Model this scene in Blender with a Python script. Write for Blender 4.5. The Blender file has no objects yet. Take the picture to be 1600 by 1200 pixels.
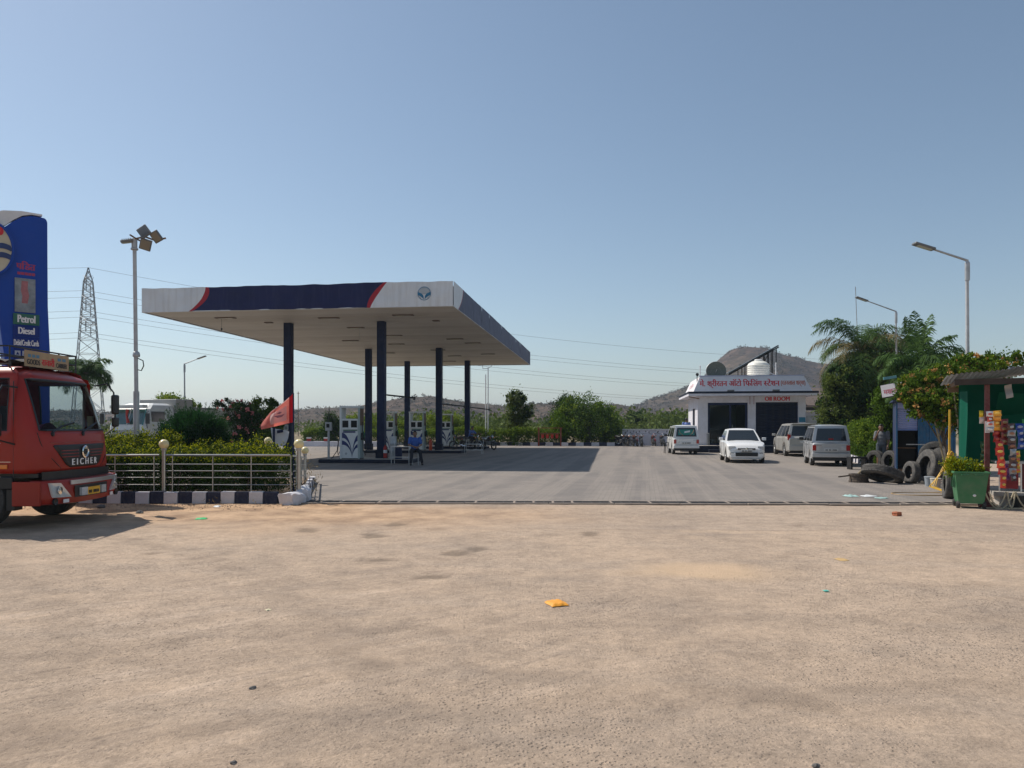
import bpy, bmesh, math, random
import numpy as np
from mathutils import Vector, Matrix, Euler, noise as mnoise

S = bpy.context.scene
COL = S.collection
R = math.radians
PI = math.pi
rng = random.Random(7)
nrg = np.random.default_rng(7)

# ------------------------------------------------------------------ camera, sky, sun, exposure
FPX, HZ, CAMH = 1180.0, 666.0, 1.6          # focal length and horizon row (1600 px wide picture), eye height
cam = bpy.data.cameras.new('camera')
cam.sensor_width = 36.0
cam.lens = FPX / 1600 * 36
cam.shift_y = (HZ - 600) / 1600
cam.clip_start, cam.clip_end = 0.05, 6000
camo = bpy.data.objects.new('camera', cam)
COL.objects.link(camo)
camo.location = (0, 0, CAMH)
camo.rotation_euler = (R(90), 0, 0)
S.camera = camo

SUN = Vector((-4.97, 3.0, 7.25)).normalized()
SUN_EL = math.asin(SUN.z)
SUN_AZ = math.atan2(SUN.x, SUN.y)           # clockwise from +Y
w = bpy.data.worlds.new('World')
S.world = w
w.use_nodes = True
nt = w.node_tree
bg = nt.nodes['Background']
sky = nt.nodes.new('ShaderNodeTexSky')
sky.sky_type = 'NISHITA'
sky.sun_disc = False
sky.sun_elevation = SUN_EL
sky.sun_rotation = SUN_AZ
sky.altitude = 0
sky.air_density = 1.0
sky.dust_density = 0.65
sky.ozone_density = 1.0
hs = nt.nodes.new('ShaderNodeHueSaturation')      # dusty, slightly greyed sky
hs.inputs['Saturation'].default_value = 0.93
hs.inputs['Hue'].default_value = 0.494
nt.links.new(sky.outputs[0], hs.inputs['Color'])
nt.links.new(hs.outputs[0], bg.inputs[0])
bg.inputs[1].default_value = 0.104
sl = bpy.data.lights.new('sun', 'SUN')
sl.energy = 4.6
sl.angle = R(0.55)
sl.color = (1.0, 0.93, 0.83)
so = bpy.data.objects.new('sun', sl)
COL.objects.link(so)
so.rotation_euler = SUN.to_track_quat('Z', 'Y').to_euler()
S.view_settings.view_transform = 'Standard'
S.view_settings.look = 'None'
S.view_settings.exposure = 0.06
S.view_settings.gamma = 1.0
S.view_settings.use_curve_mapping = False
S.cycles.max_bounces = 6
S.cycles.transparent_max_bounces = 16
S.cycles.use_denoising = True

# ------------------------------------------------------------------ helpers
def P(x, y, Y):
    """world point seen at picture pixel (x, y) and standing at depth Y"""
    return Vector(((x - 800) / FPX * Y, Y, CAMH - (y - HZ) / FPX * Y))
def G(x, y):
    Y = FPX * CAMH / (y - HZ)
    return Vector(((x - 800) / FPX * Y, Y, 0))
def PX(x, Y):
    return (x - 800) / FPX * Y
def PZ(y, Y):
    return CAMH - (y - HZ) / FPX * Y

class MB:
    def __init__(s):
        s.v = []; s.f = []; s.m = []
    def add(s, vs, fs, mi=0):
        n = len(s.v)
        s.v += [tuple(v) for v in vs]
        s.f += [tuple(i + n for i in f) for f in fs]
        s.m += [mi] * len(fs)
        return s
    def box(s, c, d, rz=0, mi=0, tx=1, ty=1, M=None):
        """box centred at c; tx, ty taper the top"""
        vs = []
        for z in (-.5, .5):
            ax, ay = (tx, ty) if z > 0 else (1, 1)
            for x, y in ((-.5, -.5), (.5, -.5), (.5, .5), (-.5, .5)):
                p = Vector((x * d[0] * ax, y * d[1] * ay, z * d[2]))
                if rz: p = Matrix.Rotation(rz, 3, 'Z') @ p
                if M is not None: p = M @ p
                vs.append(p + Vector(c))
        return s.add(vs, [(3, 2, 1, 0), (4, 5, 6, 7), (0, 1, 5, 4), (1, 2, 6, 5), (2, 3, 7, 6), (3, 0, 4, 7)], mi)
    def b2(s, x0, x1, y0, y1, z0, z1, mi=0):
        return s.box(((x0 + x1) / 2, (y0 + y1) / 2, (z0 + z1) / 2), (abs(x1 - x0), abs(y1 - y0), abs(z1 - z0)), 0, mi)
    def hexa(s, p, mi=0):
        """p: 4 bottom corners (ccw from above) then 4 top corners"""
        return s.add(p, [(3, 2, 1, 0), (4, 5, 6, 7), (0, 1, 5, 4), (1, 2, 6, 5), (2, 3, 7, 6), (3, 0, 4, 7)], mi)
    def tube(s, pts, r, n=8, mi=0, caps=True, closed=False):
        pts = [Vector(p) for p in pts]
        k = len(pts)
        rs = r if isinstance(r, (list, tuple)) else [r] * k
        vs = []; fs = []
        up = None
        for i, p in enumerate(pts):
            a = pts[(i - 1) % k] if (i > 0 or closed) else p
            b = pts[(i + 1) % k] if (i < k - 1 or closed) else p
            t = (b - a).normalized()
            if up is None:
                up = Vector((0, 0, 1)) if abs(t.z) < .9 else Vector((1, 0, 0))
            x = t.cross(up).normalized(); y = x.cross(t).normalized(); up = y
            for j in range(n):
                an = 2 * PI * j / n
                vs.append(p + x * (math.cos(an) * rs[i]) + y * (math.sin(an) * rs[i]))
        for i in range(k if closed else k - 1):
            for j in range(n):
                i2 = (i + 1) % k
                fs.append((i * n + j, i * n + (j + 1) % n, i2 * n + (j + 1) % n, i2 * n + j))
        if caps and not closed:
            fs.append(tuple(range(n - 1, -1, -1))); fs.append(tuple(range((k - 1) * n, k * n)))
        return s.add(vs, fs, mi)
    def cyl(s, p0, p1, r0, r1=None, n=12, mi=0):
        return s.tube([p0, p1], [r0, r0 if r1 is None else r1], n, mi)
    def lathe(s, prof, n=24, M=None, mi=0, closed=False):
        """prof: (r, z) pairs turned about z"""
        vs = []; fs = []
        k = len(prof)
        for r, z in prof:
            for j in range(n):
                a = 2 * PI * j / n
                p = Vector((r * math.cos(a), r * math.sin(a), z))
                vs.append(M @ p if M is not None else p)
        for i in range(k if closed else k - 1):
            i2 = (i + 1) % k
            for j in range(n):
                fs.append((i * n + j, i * n + (j + 1) % n, i2 * n + (j + 1) % n, i2 * n + j))
        if not closed:
            if prof[0][0] > 1e-6: fs.append(tuple(range(n - 1, -1, -1)))
            if prof[-1][0] > 1e-6: fs.append(tuple(range((k - 1) * n, k * n)))
        return s.add(vs, fs, mi)
    def prism(s, poly, t0, t1, fr, mi=0):
        """poly: 2D outline; fr(u, v, t) -> point"""
        n = len(poly)
        vs = [fr(u, v, t0) for u, v in poly] + [fr(u, v, t1) for u, v in poly]
        fs = [tuple(range(n - 1, -1, -1)), tuple(range(n, 2 * n))]
        fs += [(i, (i + 1) % n, n + (i + 1) % n, n + i) for i in range(n)]
        return s.add(vs, fs, mi)
    def grid(s, fn, nu, nv, mi=0):
        vs = [fn(i / nu, j / nv) for j in range(nv + 1) for i in range(nu + 1)]
        fs = [(j * (nu + 1) + i, j * (nu + 1) + i + 1, (j + 1) * (nu + 1) + i + 1, (j + 1) * (nu + 1) + i) for j in range(nv) for i in range(nu)]
        return s.add(vs, fs, mi)
    def ell(s, c, r, n=14, m=9, M=None, mi=0):
        c = Vector(c)
        r = (r, r, r) if isinstance(r, (int, float)) else r
        vs = []; fs = []
        for i in range(m + 1):
            th = PI * i / m
            for j in range(n):
                a = 2 * PI * j / n
                p = Vector((r[0] * math.sin(th) * math.cos(a), r[1] * math.sin(th) * math.sin(a), -r[2] * math.cos(th)))
                vs.append((M @ p if M is not None else p) + c)
        for i in range(m):
            for j in range(n):
                fs.append((i * n + j, i * n + (j + 1) % n, (i + 1) * n + (j + 1) % n, (i + 1) * n + j))
        return s.add(vs, fs, mi)
    def build(s, name, mats, parent=None, smooth=False, bevel=0, seg=2, weld=False):
        me = bpy.data.meshes.new(name)
        me.from_pydata(s.v, [], s.f)
        mats = mats if isinstance(mats, (list, tuple)) else [mats]
        for m in mats: me.materials.append(m)
        if len(mats) > 1: me.polygons.foreach_set('material_index', s.m)
        if weld:
            bm = bmesh.new(); bm.from_mesh(me)
            bmesh.ops.remove_doubles(bm, verts=bm.verts, dist=1e-5)
            bmesh.ops.recalc_face_normals(bm, faces=bm.faces)
            bm.to_mesh(me); bm.free()
        me.update()
        if smooth:
            me.polygons.foreach_set('use_smooth', [True] * len(me.polygons))
            me.set_sharp_from_angle(angle=R(38 if smooth is True else smooth))
        o = bpy.data.objects.new(name, me)
        COL.objects.link(o)
        if parent is not None: o.parent = parent
        if bevel:
            b = o.modifiers.new('edge', 'BEVEL')
            b.width = bevel; b.segments = seg; b.limit_method = 'ANGLE'; b.angle_limit = R(40)
            b.harden_normals = False
        return o

def tag(o, label=None, cat=None, group=None, kind=None):
    if label: o['label'] = label
    if cat: o['category'] = cat
    if group: o['group'] = group
    if kind: o['kind'] = kind
    return o
def thing(name, label, cat, loc=(0, 0, 0), rz=0, group=None):
    o = bpy.data.objects.new(name, None)
    COL.objects.link(o)
    o.empty_display_size = .2
    o.location = loc; o.rotation_euler = (0, 0, rz)
    return tag(o, label, cat, group)
def copy_tree(o, parent=None):
    c = o.copy(); COL.objects.link(c)
    if parent is not None: c.parent = parent
    for ch in list(o.children): copy_tree(ch, c)
    return c
def box_part(name, m, parent, *a, bevel=0, **k):
    return MB().b2(*a).build(name, m, parent, bevel=bevel, **k)

# ------------------------------------------------------------------ materials
def _new(name):
    m = bpy.data.materials.new(name); m.use_nodes = True
    t = m.node_tree
    return m, t, t.nodes['Principled BSDF']
def _noise(t, scale, detail=4, rough=.6, coord='Object', mapscale=None):
    tc = t.nodes.new('ShaderNodeTexCoord')
    n = t.nodes.new('ShaderNodeTexNoise')
    n.inputs['Scale'].default_value = scale; n.inputs['Detail'].default_value = detail
    n.inputs['Roughness'].default_value = rough
    if mapscale:
        mp = t.nodes.new('ShaderNodeMapping'); mp.inputs['Scale'].default_value = mapscale
        t.links.new(tc.outputs[coord], mp.inputs[0]); t.links.new(mp.outputs[0], n.inputs['Vector'])
    else:
        t.links.new(tc.outputs[coord], n.inputs['Vector'])
    return n
def _ramp(t, fac, stops):
    r = t.nodes.new('ShaderNodeValToRGB')
    e = r.color_ramp.elements
    while len(e) > 1: e.remove(e[-1])
    e[0].position, e[0].color = stops[0][0], (*stops[0][1], 1)
    for p, c in stops[1:]:
        x = e.new(p); x.color = (*c, 1)
    t.links.new(fac, r.inputs[0])
    return r
def _mix(t, fac, a, b, mode='MIX'):
    m = t.nodes.new('ShaderNodeMix'); m.data_type = 'RGBA'; m.blend_type = mode
    for sock, val in ((m.inputs[0], fac), (m.inputs[6], a), (m.inputs[7], b)):
        if hasattr(val, 'links') or hasattr(val, 'is_output'): t.links.new(val, sock)
        elif isinstance(val, (int, float)): sock.default_value = val
        else: sock.default_value = (*val, 1)
    return m.outputs[2]
def _math(t, op, a, b=0.0):
    m = t.nodes.new('ShaderNodeMath'); m.operation = op
    for i, val in enumerate((a, b)):
        if isinstance(val, (int, float)): m.inputs[i].default_value = val
        else: t.links.new(val, m.inputs[i])
    return m.outputs[0]
def _bump(t, b, h, strength=.3, dist=.01):
    n = t.nodes.new('ShaderNodeBump'); n.inputs['Strength'].default_value = strength; n.inputs['Distance'].default_value = dist
    t.links.new(h, n.inputs['Height']); t.links.new(n.outputs[0], b.inputs['Normal'])
    return n
def mat(name, col, rough=.6, metal=0, var=.15, scale=2.5, bump=0, bscale=30, coat=0, dirt=0, dcol=(.30, .24, .18), spec=.5):
    """plain painted / plastic / metal / stone surface with uneven tone, dust and fine relief"""
    m, t, b = _new(name)
    n = _noise(t, scale, 6, .65)
    lo = tuple(max(0, c * (1 - var)) for c in col); hi = tuple(min(1, c * (1 + var)) for c in col)
    c = _ramp(t, n.outputs[0], [(.3, lo), (.7, hi)]).outputs[0]
    if dirt:
        d = _noise(t, scale * 2.3, 8, .7)
        f = _ramp(t, d.outputs[0], [(.42, (0, 0, 0)), (.75, (dirt,) * 3)])
        c = _mix(t, f.outputs[0], c, dcol)
    t.links.new(c, b.inputs['Base Color'])
    b.inputs['Roughness'].default_value = rough; b.inputs['Metallic'].default_value = metal
    b.inputs['Specular IOR Level'].default_value = spec
    if coat:
        b.inputs['Coat Weight'].default_value = coat; b.inputs['Coat Roughness'].default_value = .12
    if bump:
        _bump(t, b, _noise(t, bscale, 5, .6).outputs[0], bump, .01)
    return m
def leafmat(name, lo, hi, trans=.35, rough=.65):
    m, t, b = _new(name)
    a = t.nodes.new('ShaderNodeAttribute'); a.attribute_name = 'tint'
    r = _ramp(t, a.outputs['Fac'], [(0, lo), (1, hi)])
    t.links.new(r.outputs[0], b.inputs['Base Color'])
    b.inputs['Roughness'].default_value = rough; b.inputs['Specular IOR Level'].default_value = .12
    tr = t.nodes.new('ShaderNodeBsdfTranslucent')
    t.links.new(r.outputs[0], tr.inputs[0])
    mx = t.nodes.new('ShaderNodeMixShader'); mx.inputs[0].default_value = trans
    t.links.new(b.outputs[0], mx.inputs[1]); t.links.new(tr.outputs[0], mx.inputs[2])
    t.links.new(mx.outputs[0], t.nodes['Material Output'].inputs[0])
    return m
def glassmat(name, col=(.8, .9, .9), clear=.75):
    """thin pane: mostly see-through, mirror at grazing angles"""
    m, t, b = _new(name)
    b.inputs['Base Color'].default_value = (.01, .012, .013, 1); b.inputs['Roughness'].default_value = .04
    b.inputs['Specular IOR Level'].default_value = .8
    tr = t.nodes.new('ShaderNodeBsdfTransparent'); tr.inputs[0].default_value = (*col, 1)
    fr = t.nodes.new('ShaderNodeFresnel'); fr.inputs[0].default_value = 1.5
    f = _math(t, 'ADD', _math(t, 'MULTIPLY', fr.outputs[0], .9), 1 - clear)
    mx = t.nodes.new('ShaderNodeMixShader')
    t.links.new(f, mx.inputs[0]); t.links.new(tr.outputs[0], mx.inputs[1]); t.links.new(b.outputs[0], mx.inputs[2])
    t.links.new(mx.outputs[0], t.nodes['Material Output'].inputs[0])
    return m

M = {}
M['steel'] = mat('steel', (.40, .40, .39), .32, .9, .12, 6)
M['galv'] = mat('galvanised', (.42, .43, .44), .5, .5, .2, 5, .1, 30)
M['pole'] = mat('pole_paint', (.50, .51, .52), .5, .2, .15, 3, .1, 30, dirt=.3)
M['lampgrey'] = mat('lamp_grey', (.16, .165, .17), .5, .3)
M['lens'] = mat('lamp_lens', (.5, .5, .46), .2, 0, .05, coat=.5)
M['white'] = mat('white_paint', (.74, .74, .74), .6, 0, .07, 1.2, .08, 25, dirt=.18)
M['lilac'] = mat('whitewash', (.70, .69, .75), .8, 0, .10, 1.0, .15, 30, dirt=.28)
M['navy'] = mat('navy_paint', (.008, .018, .058), .6, 0, .25, 2, .05, 20, dirt=.06, spec=.25)
M['navydk'] = mat('navy_dark', (.010, .016, .036), .65, 0, .25, 2, .08, 20, dirt=.10, spec=.25)
M['kerbwhite'] = mat('kerb_white', (.64, .63, .66), .8, 0, .12, 4, .3, 40, dirt=.30)
M['kerbnavy'] = mat('kerb_navy', (.014, .022, .055), .8, 0, .3, 4, .3, 40, dirt=.18)
M['concrete'] = mat('concrete', (.40, .37, .33), .85, 0, .18, 3, .35, 40, dirt=.3)
M['black'] = mat('black_plastic', (.012, .012, .013), .45, 0, .3, 5)
M['rubber'] = mat('rubber', (.030, .029, .028), .8, 0, .3, 6, .2, 40, dirt=.45, dcol=(.16, .14, .12))
M['oldrubber'] = mat('dusty_rubber', (.060, .058, .056), .85, 0, .3, 5, .3, 40, dirt=.7, dcol=(.20, .18, .155))
M['chrome'] = mat('chrome', (.75, .75, .75), .12, 1, .05)
M['alu'] = mat('aluminium', (.62, .63, .64), .35, .8, .1)
M['red'] = mat('red_paint', (.45, .03, .02), .5, 0, .15)
M['darkred'] = mat('dark_red_paint', (.13, .022, .022), .6, 0, .25, 5, .1, 30, dirt=.3)
M['cream'] = mat('cream_globe', (.78, .66, .34), .35, 0, .06, 6, coat=.3)
M['wood'] = mat('wood', (.20, .12, .07), .75, 0, .35, 6, .2, 20)
M['bark'] = mat('bark', (.13, .10, .075), .9, 0, .35, 9, .5, 40)
M['drystem'] = mat('dry_stem', (.28, .22, .13), .9, 0, .3, 9)
M['soil'] = mat('soil', (.22, .15, .10), .95, 0, .25, 2, .5, 20)
M['skin'] = mat('skin', (.22, .115, .07), .5, 0, .08, 8)
M['hair'] = mat('hair', (.010, .008, .007), .5, 0, .3, 30)
M['darkglass'] = mat('dark_glass', (.016, .020, .022), .06, 0, .2, 1, coat=.6)
M['glass'] = glassmat('clear_glass')
M['tailred'] = mat('tail_lens', (.40, .015, .012), .15, 0, .1, 10, coat=.7)
M['amber'] = mat('amber_lens', (.75, .20, .02), .2, 0, .1, 10, coat=.7)
M['headlens'] = mat('head_lens', (.62, .64, .65), .12, .2, .15, 15, coat=.8)
M['plate'] = mat('plate_white', (.62, .62, .6), .5, 0, .1, 12)
M['plateyellow'] = mat('plate_yellow', (.75, .42, .03), .5, 0, .1, 12)
M['print'] = mat('black_print', (.02, .02, .02), .6)
M['redprint'] = mat('red_print', (.62, .018, .028), .6, 0, .15)
M['whiteprint'] = mat('white_print', (.78, .78, .78), .6, 0, .05)
M['greenpanel'] = mat('green_panel', (.01, .12, .075), .4)

# ------------------------------------------------------------------ lettering
def text_geo(s, size=1.0):
    """filled flat glyphs of one string -> verts, faces, advance"""
    c = bpy.data.curves.new('lettering', 'FONT'); c.size = size; c.body = s
    c.resolution_u = 3
    o = bpy.data.objects.new('lettering', c)
    me = bpy.data.meshes.new_from_object(o)
    vs = [tuple(v.co) for v in me.vertices]; fs = [tuple(p.vertices) for p in me.polygons]
    bpy.data.meshes.remove(me); bpy.data.objects.remove(o); bpy.data.curves.remove(c)
    return vs, fs
_ADV = {}
def advance(s):
    if s not in _ADV:
        def xm(q): return max([v[0] for v in text_geo(q)[0]] or [0])
        _ADV[s] = xm(s + '|') - xm('|')
    return _ADV[s]
def lettering(name, glyphs, width, height, fr, m, parent, bold=0.0, squeeze=True):
    """glyphs: a string or list of clusters (text, cut) laid side by side, fitted into width x height; fr(u, v, lift) -> point.
    Each glyph sits a hair prouder than the one before, so overlapping head-lines never share a plane."""
    gl = [(g, 0) if isinstance(g, str) else g for g in (list(glyphs) if isinstance(glyphs, str) else glyphs)]
    x = 0; items = []
    for g, cut in gl:
        if g == ' ': x += .28; continue
        vs, fs = text_geo(g)
        a = advance(g)
        if cut:
            bm = bmesh.new()
            bv = [bm.verts.new(v) for v in vs]
            for f in fs:
                try: bm.faces.new([bv[i] for i in f])
                except ValueError: pass
            bmesh.ops.bisect_plane(bm, geom=bm.verts[:] + bm.edges[:] + bm.faces[:], plane_co=(a * cut, 0, 0), plane_no=(1, 0, 0), clear_outer=True)
            bm.verts.index_update()
            vs = [tuple(v.co) for v in bm.verts]; fs = [tuple(v.index for v in f.verts) for f in bm.faces]
            bm.free(); a *= cut
        items.append(([(p[0] + x, p[1]) for p in vs], fs)); x += a * (.62 if g == 'ि' else 1)
    xs = [p[0] for it in items for p in it[0]]; ys = [p[1] for it in items for p in it[0]]
    x0, x1, y0, y1 = min(xs), max(xs), min(ys), max(ys)
    su, sv = width / (x1 - x0), height / (y1 - y0)
    mb = MB(); lift = .003
    for k, (vs, fs) in enumerate(items):
        for b in ((0,) if not bold else (-bold, 0, bold)):
            lift2 = lift + (k % 3) * .0012 + (b > 0) * .0004 + (b < 0) * .0008
            mb.add([fr((p[0] - x0) * su + b, (p[1] - y0) * sv, lift2) for p in vs], fs)
    o = mb.build(name, m, parent)
    o['kind'] = 'stuff'
    return o
# ------------------------------------------------------------------ ground
def fbm(x, y, s, o=4, seed=0.0):
    return mnoise.fractal(Vector((x * s + seed, y * s - seed, seed)), 1.0, 2.0, o)
def smooth(a, b, x):
    t = min(1, max(0, (x - a) / (b - a))); return t * t * (3 - 2 * t)

def build_ground():
    xs = list(np.arange(-13.0, 13.01, .075))
    xs = [-2500, -1200, -600, -300, -150, -90, -60, -40, -30, -24, -20, -17, -15, -14] + xs + [14, 15, 17, 20, 24, 30, 40, 60, 90, 150, 300, 600, 1200, 2500]
    ys = []
    y = 1.6
    while y < 16.2:
        ys.append(y); y += .035 + .0042 * y
    ys = [-400, -100, -30, -10, -4, -1, .6] + ys + [17, 19, 22, 26, 31, 37, 44, 52, 60, 64, 70, 80, 100, 130, 180, 260, 380, 600, 1000, 2500]
    nx, ny = len(xs), len(ys)
    vs = []; dirt = []; sand = []; far = []; stain = []
    SPOT = [(-3.64, 9.35, .26, .22), (-1.49, 9.03, .30, .20), (-.79, 8.07, .24, .18), (-.72, 9.49, .18, .22), (-3.0, 11.6, .34, .32), (-2.05, 11.1, .26, .25), (-1.9, 12.3, .28, .35), (-.45, 9.9, .16, .2), (-4.6, 9.6, .3, .25), (1.1, 11.2, .2, .3), (4.6, 12.2, .3, .3)]
    for y in ys:
        for x in xs:
            z = 0; d = 0; sd = 0; sn = 0
            if -13.2 < x < 13.2 and 1 < y < 16.4:
                # loose reddish earth in front of the kerb and under the lorry
                k = smooth(12.2, 14.6, y + .9 * fbm(x, y, .35, 3, 3.1)) * smooth(-.2, -4.2, x + .8 * fbm(x, y, .5, 3, 9.2) - .35 * (14.5 - y))
                k2 = .80 * smooth(10.2, 13.2, y + 1.2 * fbm(x, y, .3, 3, 5.5)) * smooth(4.5, -3.5, x + 1.8 * fbm(x, y, .4, 3, 2.4)) * smooth(15.6, 14.3, y)
                d = min(1, max(k, k2))
                q = math.hypot((x - 2.15 - .25 * (8.3 - y)) / 1.15, (y - 8.35) / .62) + .35 * fbm(x, y, 1.2, 3, 7)
                sd = smooth(1.1, .25, q)
                edge = smooth(1.6, 2.5, y) * smooth(16.2, 15.4, y) * smooth(13, 11.8, abs(x))
                tr = fbm(x * .35 + y * .25, y * 1.6 - x * .8, .9, 4, 4.4)
                z = edge * (.012 * fbm(x, y, .5, 3) + .0045 * fbm(x, y, 5, 3, 1.7) + .006 * tr + d * (.012 * fbm(x, y, 2.2, 4, 6) + .012 * max(0, fbm(x, y, 6, 3, 2.2))))
                for ax, ay, rx, ry in SPOT:
                    if abs(x - ax) < .7 and abs(y - ay) < .7:
                        q = math.hypot((x - ax) / rx, (y - ay) / ry) + .9 * fbm(x, y, 2.6, 3, ax)
                        sn = max(sn, .58 * smooth(1.0, .35, q)); z -= edge * .010 * smooth(1.0, .3, q)
            f = 1.0 if (y > 63 or abs(x) > 34) else 0.0
            vs.append((x, y, z)); dirt.append(d); sand.append(sd); far.append(f); stain.append(sn)
    fs = [(j * nx + i, j * nx + i + 1, (j + 1) * nx + i + 1, (j + 1) * nx + i) for j in range(ny - 1) for i in range(nx - 1)]
    mb = MB(); mb.v = vs; mb.f = fs; mb.m = [0] * len(fs)
    m, t, b = _new('dusty_asphalt')
    def attr(n):
        a = t.nodes.new('ShaderNodeAttribute'); a.attribute_name = n; return a.outputs['Fac']
    def mask(n, a, b_, hi=1.0): return _ramp(t, n.outputs[0], [(a, (0, 0, 0)), (b_, (hi,) * 3)]).outputs[0]
    tc = t.nodes.new('ShaderNodeTexCoord')
    sp = t.nodes.new('ShaderNodeSeparateXYZ'); t.links.new(tc.outputs['Object'], sp.inputs[0])
    def streak(sc, rot, seed):
        n = t.nodes.new('ShaderNodeTexNoise'); n.inputs['Scale'].default_value = 1; n.inputs['Detail'].default_value = 7; n.inputs['Roughness'].default_value = .62
        mp = t.nodes.new('ShaderNodeMapping'); mp.inputs['Rotation'].default_value = (0, 0, R(rot)); mp.inputs['Location'].default_value = (seed, seed, 0)
        m2 = t.nodes.new('ShaderNodeMapping'); m2.inputs['Scale'].default_value = (*sc, 1)
        t.links.new(tc.outputs['Object'], mp.inputs[0]); t.links.new(mp.outputs[0], m2.inputs[0]); t.links.new(m2.outputs[0], n.inputs['Vector'])
        return n
    n1 = _noise(t, .30, 5, .6); n2 = _noise(t, 1.6, 7, .68); n3 = _noise(t, 130, 4, .75); n5 = _noise(t, 14, 8, .80); n6 = _noise(t, 40, 6, .8)
    s1 = streak((.35, 3.2), -36, 0); s2 = streak((.8, 13), -39, 5); s3 = streak((.25, 1.5), 8, 9)
    # pink beige dust film over old asphalt
    c = _ramp(t, n1.outputs[0], [(.34, (.310, .236, .176)), (.5, (.425, .316, .228)), (.66, (.540, .402, .285))]).outputs[0]
    c = _mix(t, .5, c, _ramp(t, n2.outputs[0], [(.32, (.285, .220, .166)), (.68, (.560, .418, .300))]).outputs[0])
    near = _ramp(t, _math(t, 'DIVIDE', sp.outputs[1], 14.0), [(.50, (1, 1, 1)), (.75, (.25,) * 3)]).outputs[0]
    lf = _ramp(t, _math(t, 'ADD', .5, _math(t, 'MULTIPLY', sp.outputs[0], .09)), [(.40, (1, 1, 1)), (.72, (.25,) * 3)]).outputs[0]
    k = _math(t, 'MULTIPLY', near, lf)
    c = _mix(t, _math(t, 'MULTIPLY', mask(s1, .52, .66, .75), k), c, (.640, .500, .390))
    c = _mix(t, _math(t, 'MULTIPLY', _ramp(t, s1.outputs[0], [(.34, (.85,) * 3), (.46, (0, 0, 0))]).outputs[0], k), c, (.262, .202, .158))
    c = _mix(t, _math(t, 'MULTIPLY', _ramp(t, s2.outputs[0], [(.34, (.7,) * 3), (.46, (0, 0, 0))]).outputs[0], k), c, (.215, .168, .134))
    c = _mix(t, mask(s3, .50, .64, .60), c, (.300, .248, .205))
    # bands where the stone of the asphalt shows through
    pn = _noise(t, .42, 5, .6)
    wm = _math(t, 'ADD', _math(t, 'MULTIPLY', mask(pn, .40, .66), .80), .20)
    c = _mix(t, _math(t, 'MULTIPLY', wm, .38), c, (.330, .272, .226))
    # greyer apron beyond the long seam in front of the drain
    sy = _math(t, 'ADD', _math(t, 'SUBTRACT', sp.outputs[1], 11.85), _math(t, 'ADD', _math(t, 'MULTIPLY', sp.outputs[0], .03), _math(t, 'MULTIPLY', n2.outputs[0], .22)))
    ap = _ramp(t, _math(t, 'ADD', .5, sy), [(.495, (0, 0, 0)), (.53, (.55,) * 3)]).outputs[0]
    c = _mix(t, ap, c, (.315, .262, .220))
    sm_ = _ramp(t, _math(t, 'ABSOLUTE', sy), [(.012, (.8,) * 3), (.045, (0, 0, 0))]).outputs[0]
    c = _mix(t, _math(t, 'MULTIPLY', sm_, mask(n1, .42, .55, 1)), c, (.16, .118, .088))
    # pits
    def vor(scale, thr, r0, r1, ch):
        v = t.nodes.new('ShaderNodeTexVoronoi'); v.inputs['Scale'].default_value = scale; t.links.new(tc.outputs['Object'], v.inputs['Vector'])
        p = t.nodes.new('ShaderNodeSeparateColor'); t.links.new(v.outputs['Color'], p.inputs[0])
        return _math(t, 'MULTIPLY', _ramp(t, v.outputs['Distance'], [(r0, (1, 1, 1)), (r1, (0, 0, 0))]).outputs[0], _math(t, 'GREATER_THAN', p.outputs[ch], thr))
    pit = _math(t, 'MULTIPLY', vor(44, .50, .20, .42, 0), wm); pit2 = _math(t, 'MULTIPLY', vor(23, .62, .12, .30, 1), wm); pit3 = vor(9, .90, .06, .15, 2)
    c = _mix(t, _math(t, 'MULTIPLY', pit, .62), c, (.125, .100, .082)); c = _mix(t, _math(t, 'MULTIPLY', pit2, .65), c, (.085, .070, .060)); c = _mix(t, _math(t, 'MULTIPLY', pit3, .8), c, (.075, .062, .054))
    c = _mix(t, .26, c, _ramp(t, n5.outputs[0], [(.36, (.15, .115, .09)), (.50, (.47, .35, .26)), (.64, (.82, .62, .46))]).outputs[0])
    c = _mix(t, .20, c, _ramp(t, n6.outputs[0], [(.36, (.10, .08, .064)), (.64, (.84, .66, .52))]).outputs[0])
    c = _mix(t, .12, c, _ramp(t, n3.outputs[0], [(.35, (.08, .065, .055)), (.65, (.76, .62, .50))]).outputs[0])
    # wheel tracks curving across, and blotches of trodden dust
    for cx, cy, rad, wdt in ((-14.5, -1.0, 13.0, .16), (-14.5, -1.0, 14.8, .16), (4.0, -24.0, 28.6, .15), (4.0, -24.0, 30.3, .15), (12.0, -3.0, 9.6, .14), (12.0, -3.0, 11.2, .14), (-3.0, -9.0, 14.2, .13)):
        dx = _math(t, 'SUBTRACT', sp.outputs[0], cx); dy = _math(t, 'SUBTRACT', sp.outputs[1], cy)
        rr = _math(t, 'SQRT', _math(t, 'ADD', _math(t, 'MULTIPLY', dx, dx), _math(t, 'MULTIPLY', dy, dy)))
        e = _math(t, 'ABSOLUTE', _math(t, 'SUBTRACT', _math(t, 'ADD', rr, _math(t, 'MULTIPLY', n2.outputs[0], .18)), rad + .09))
        tm = _math(t, 'MULTIPLY', _ramp(t, e, [(wdt * .6, (1, 1, 1)), (wdt * 1.5, (0, 0, 0))]).outputs[0], mask(n2, .40, .62, .40))
        c = _mix(t, tm, c, (.245, .190, .148))
    b1 = _noise(t, .55, 8, .66); b2_ = _noise(t, 3.1, 7, .72)
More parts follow.
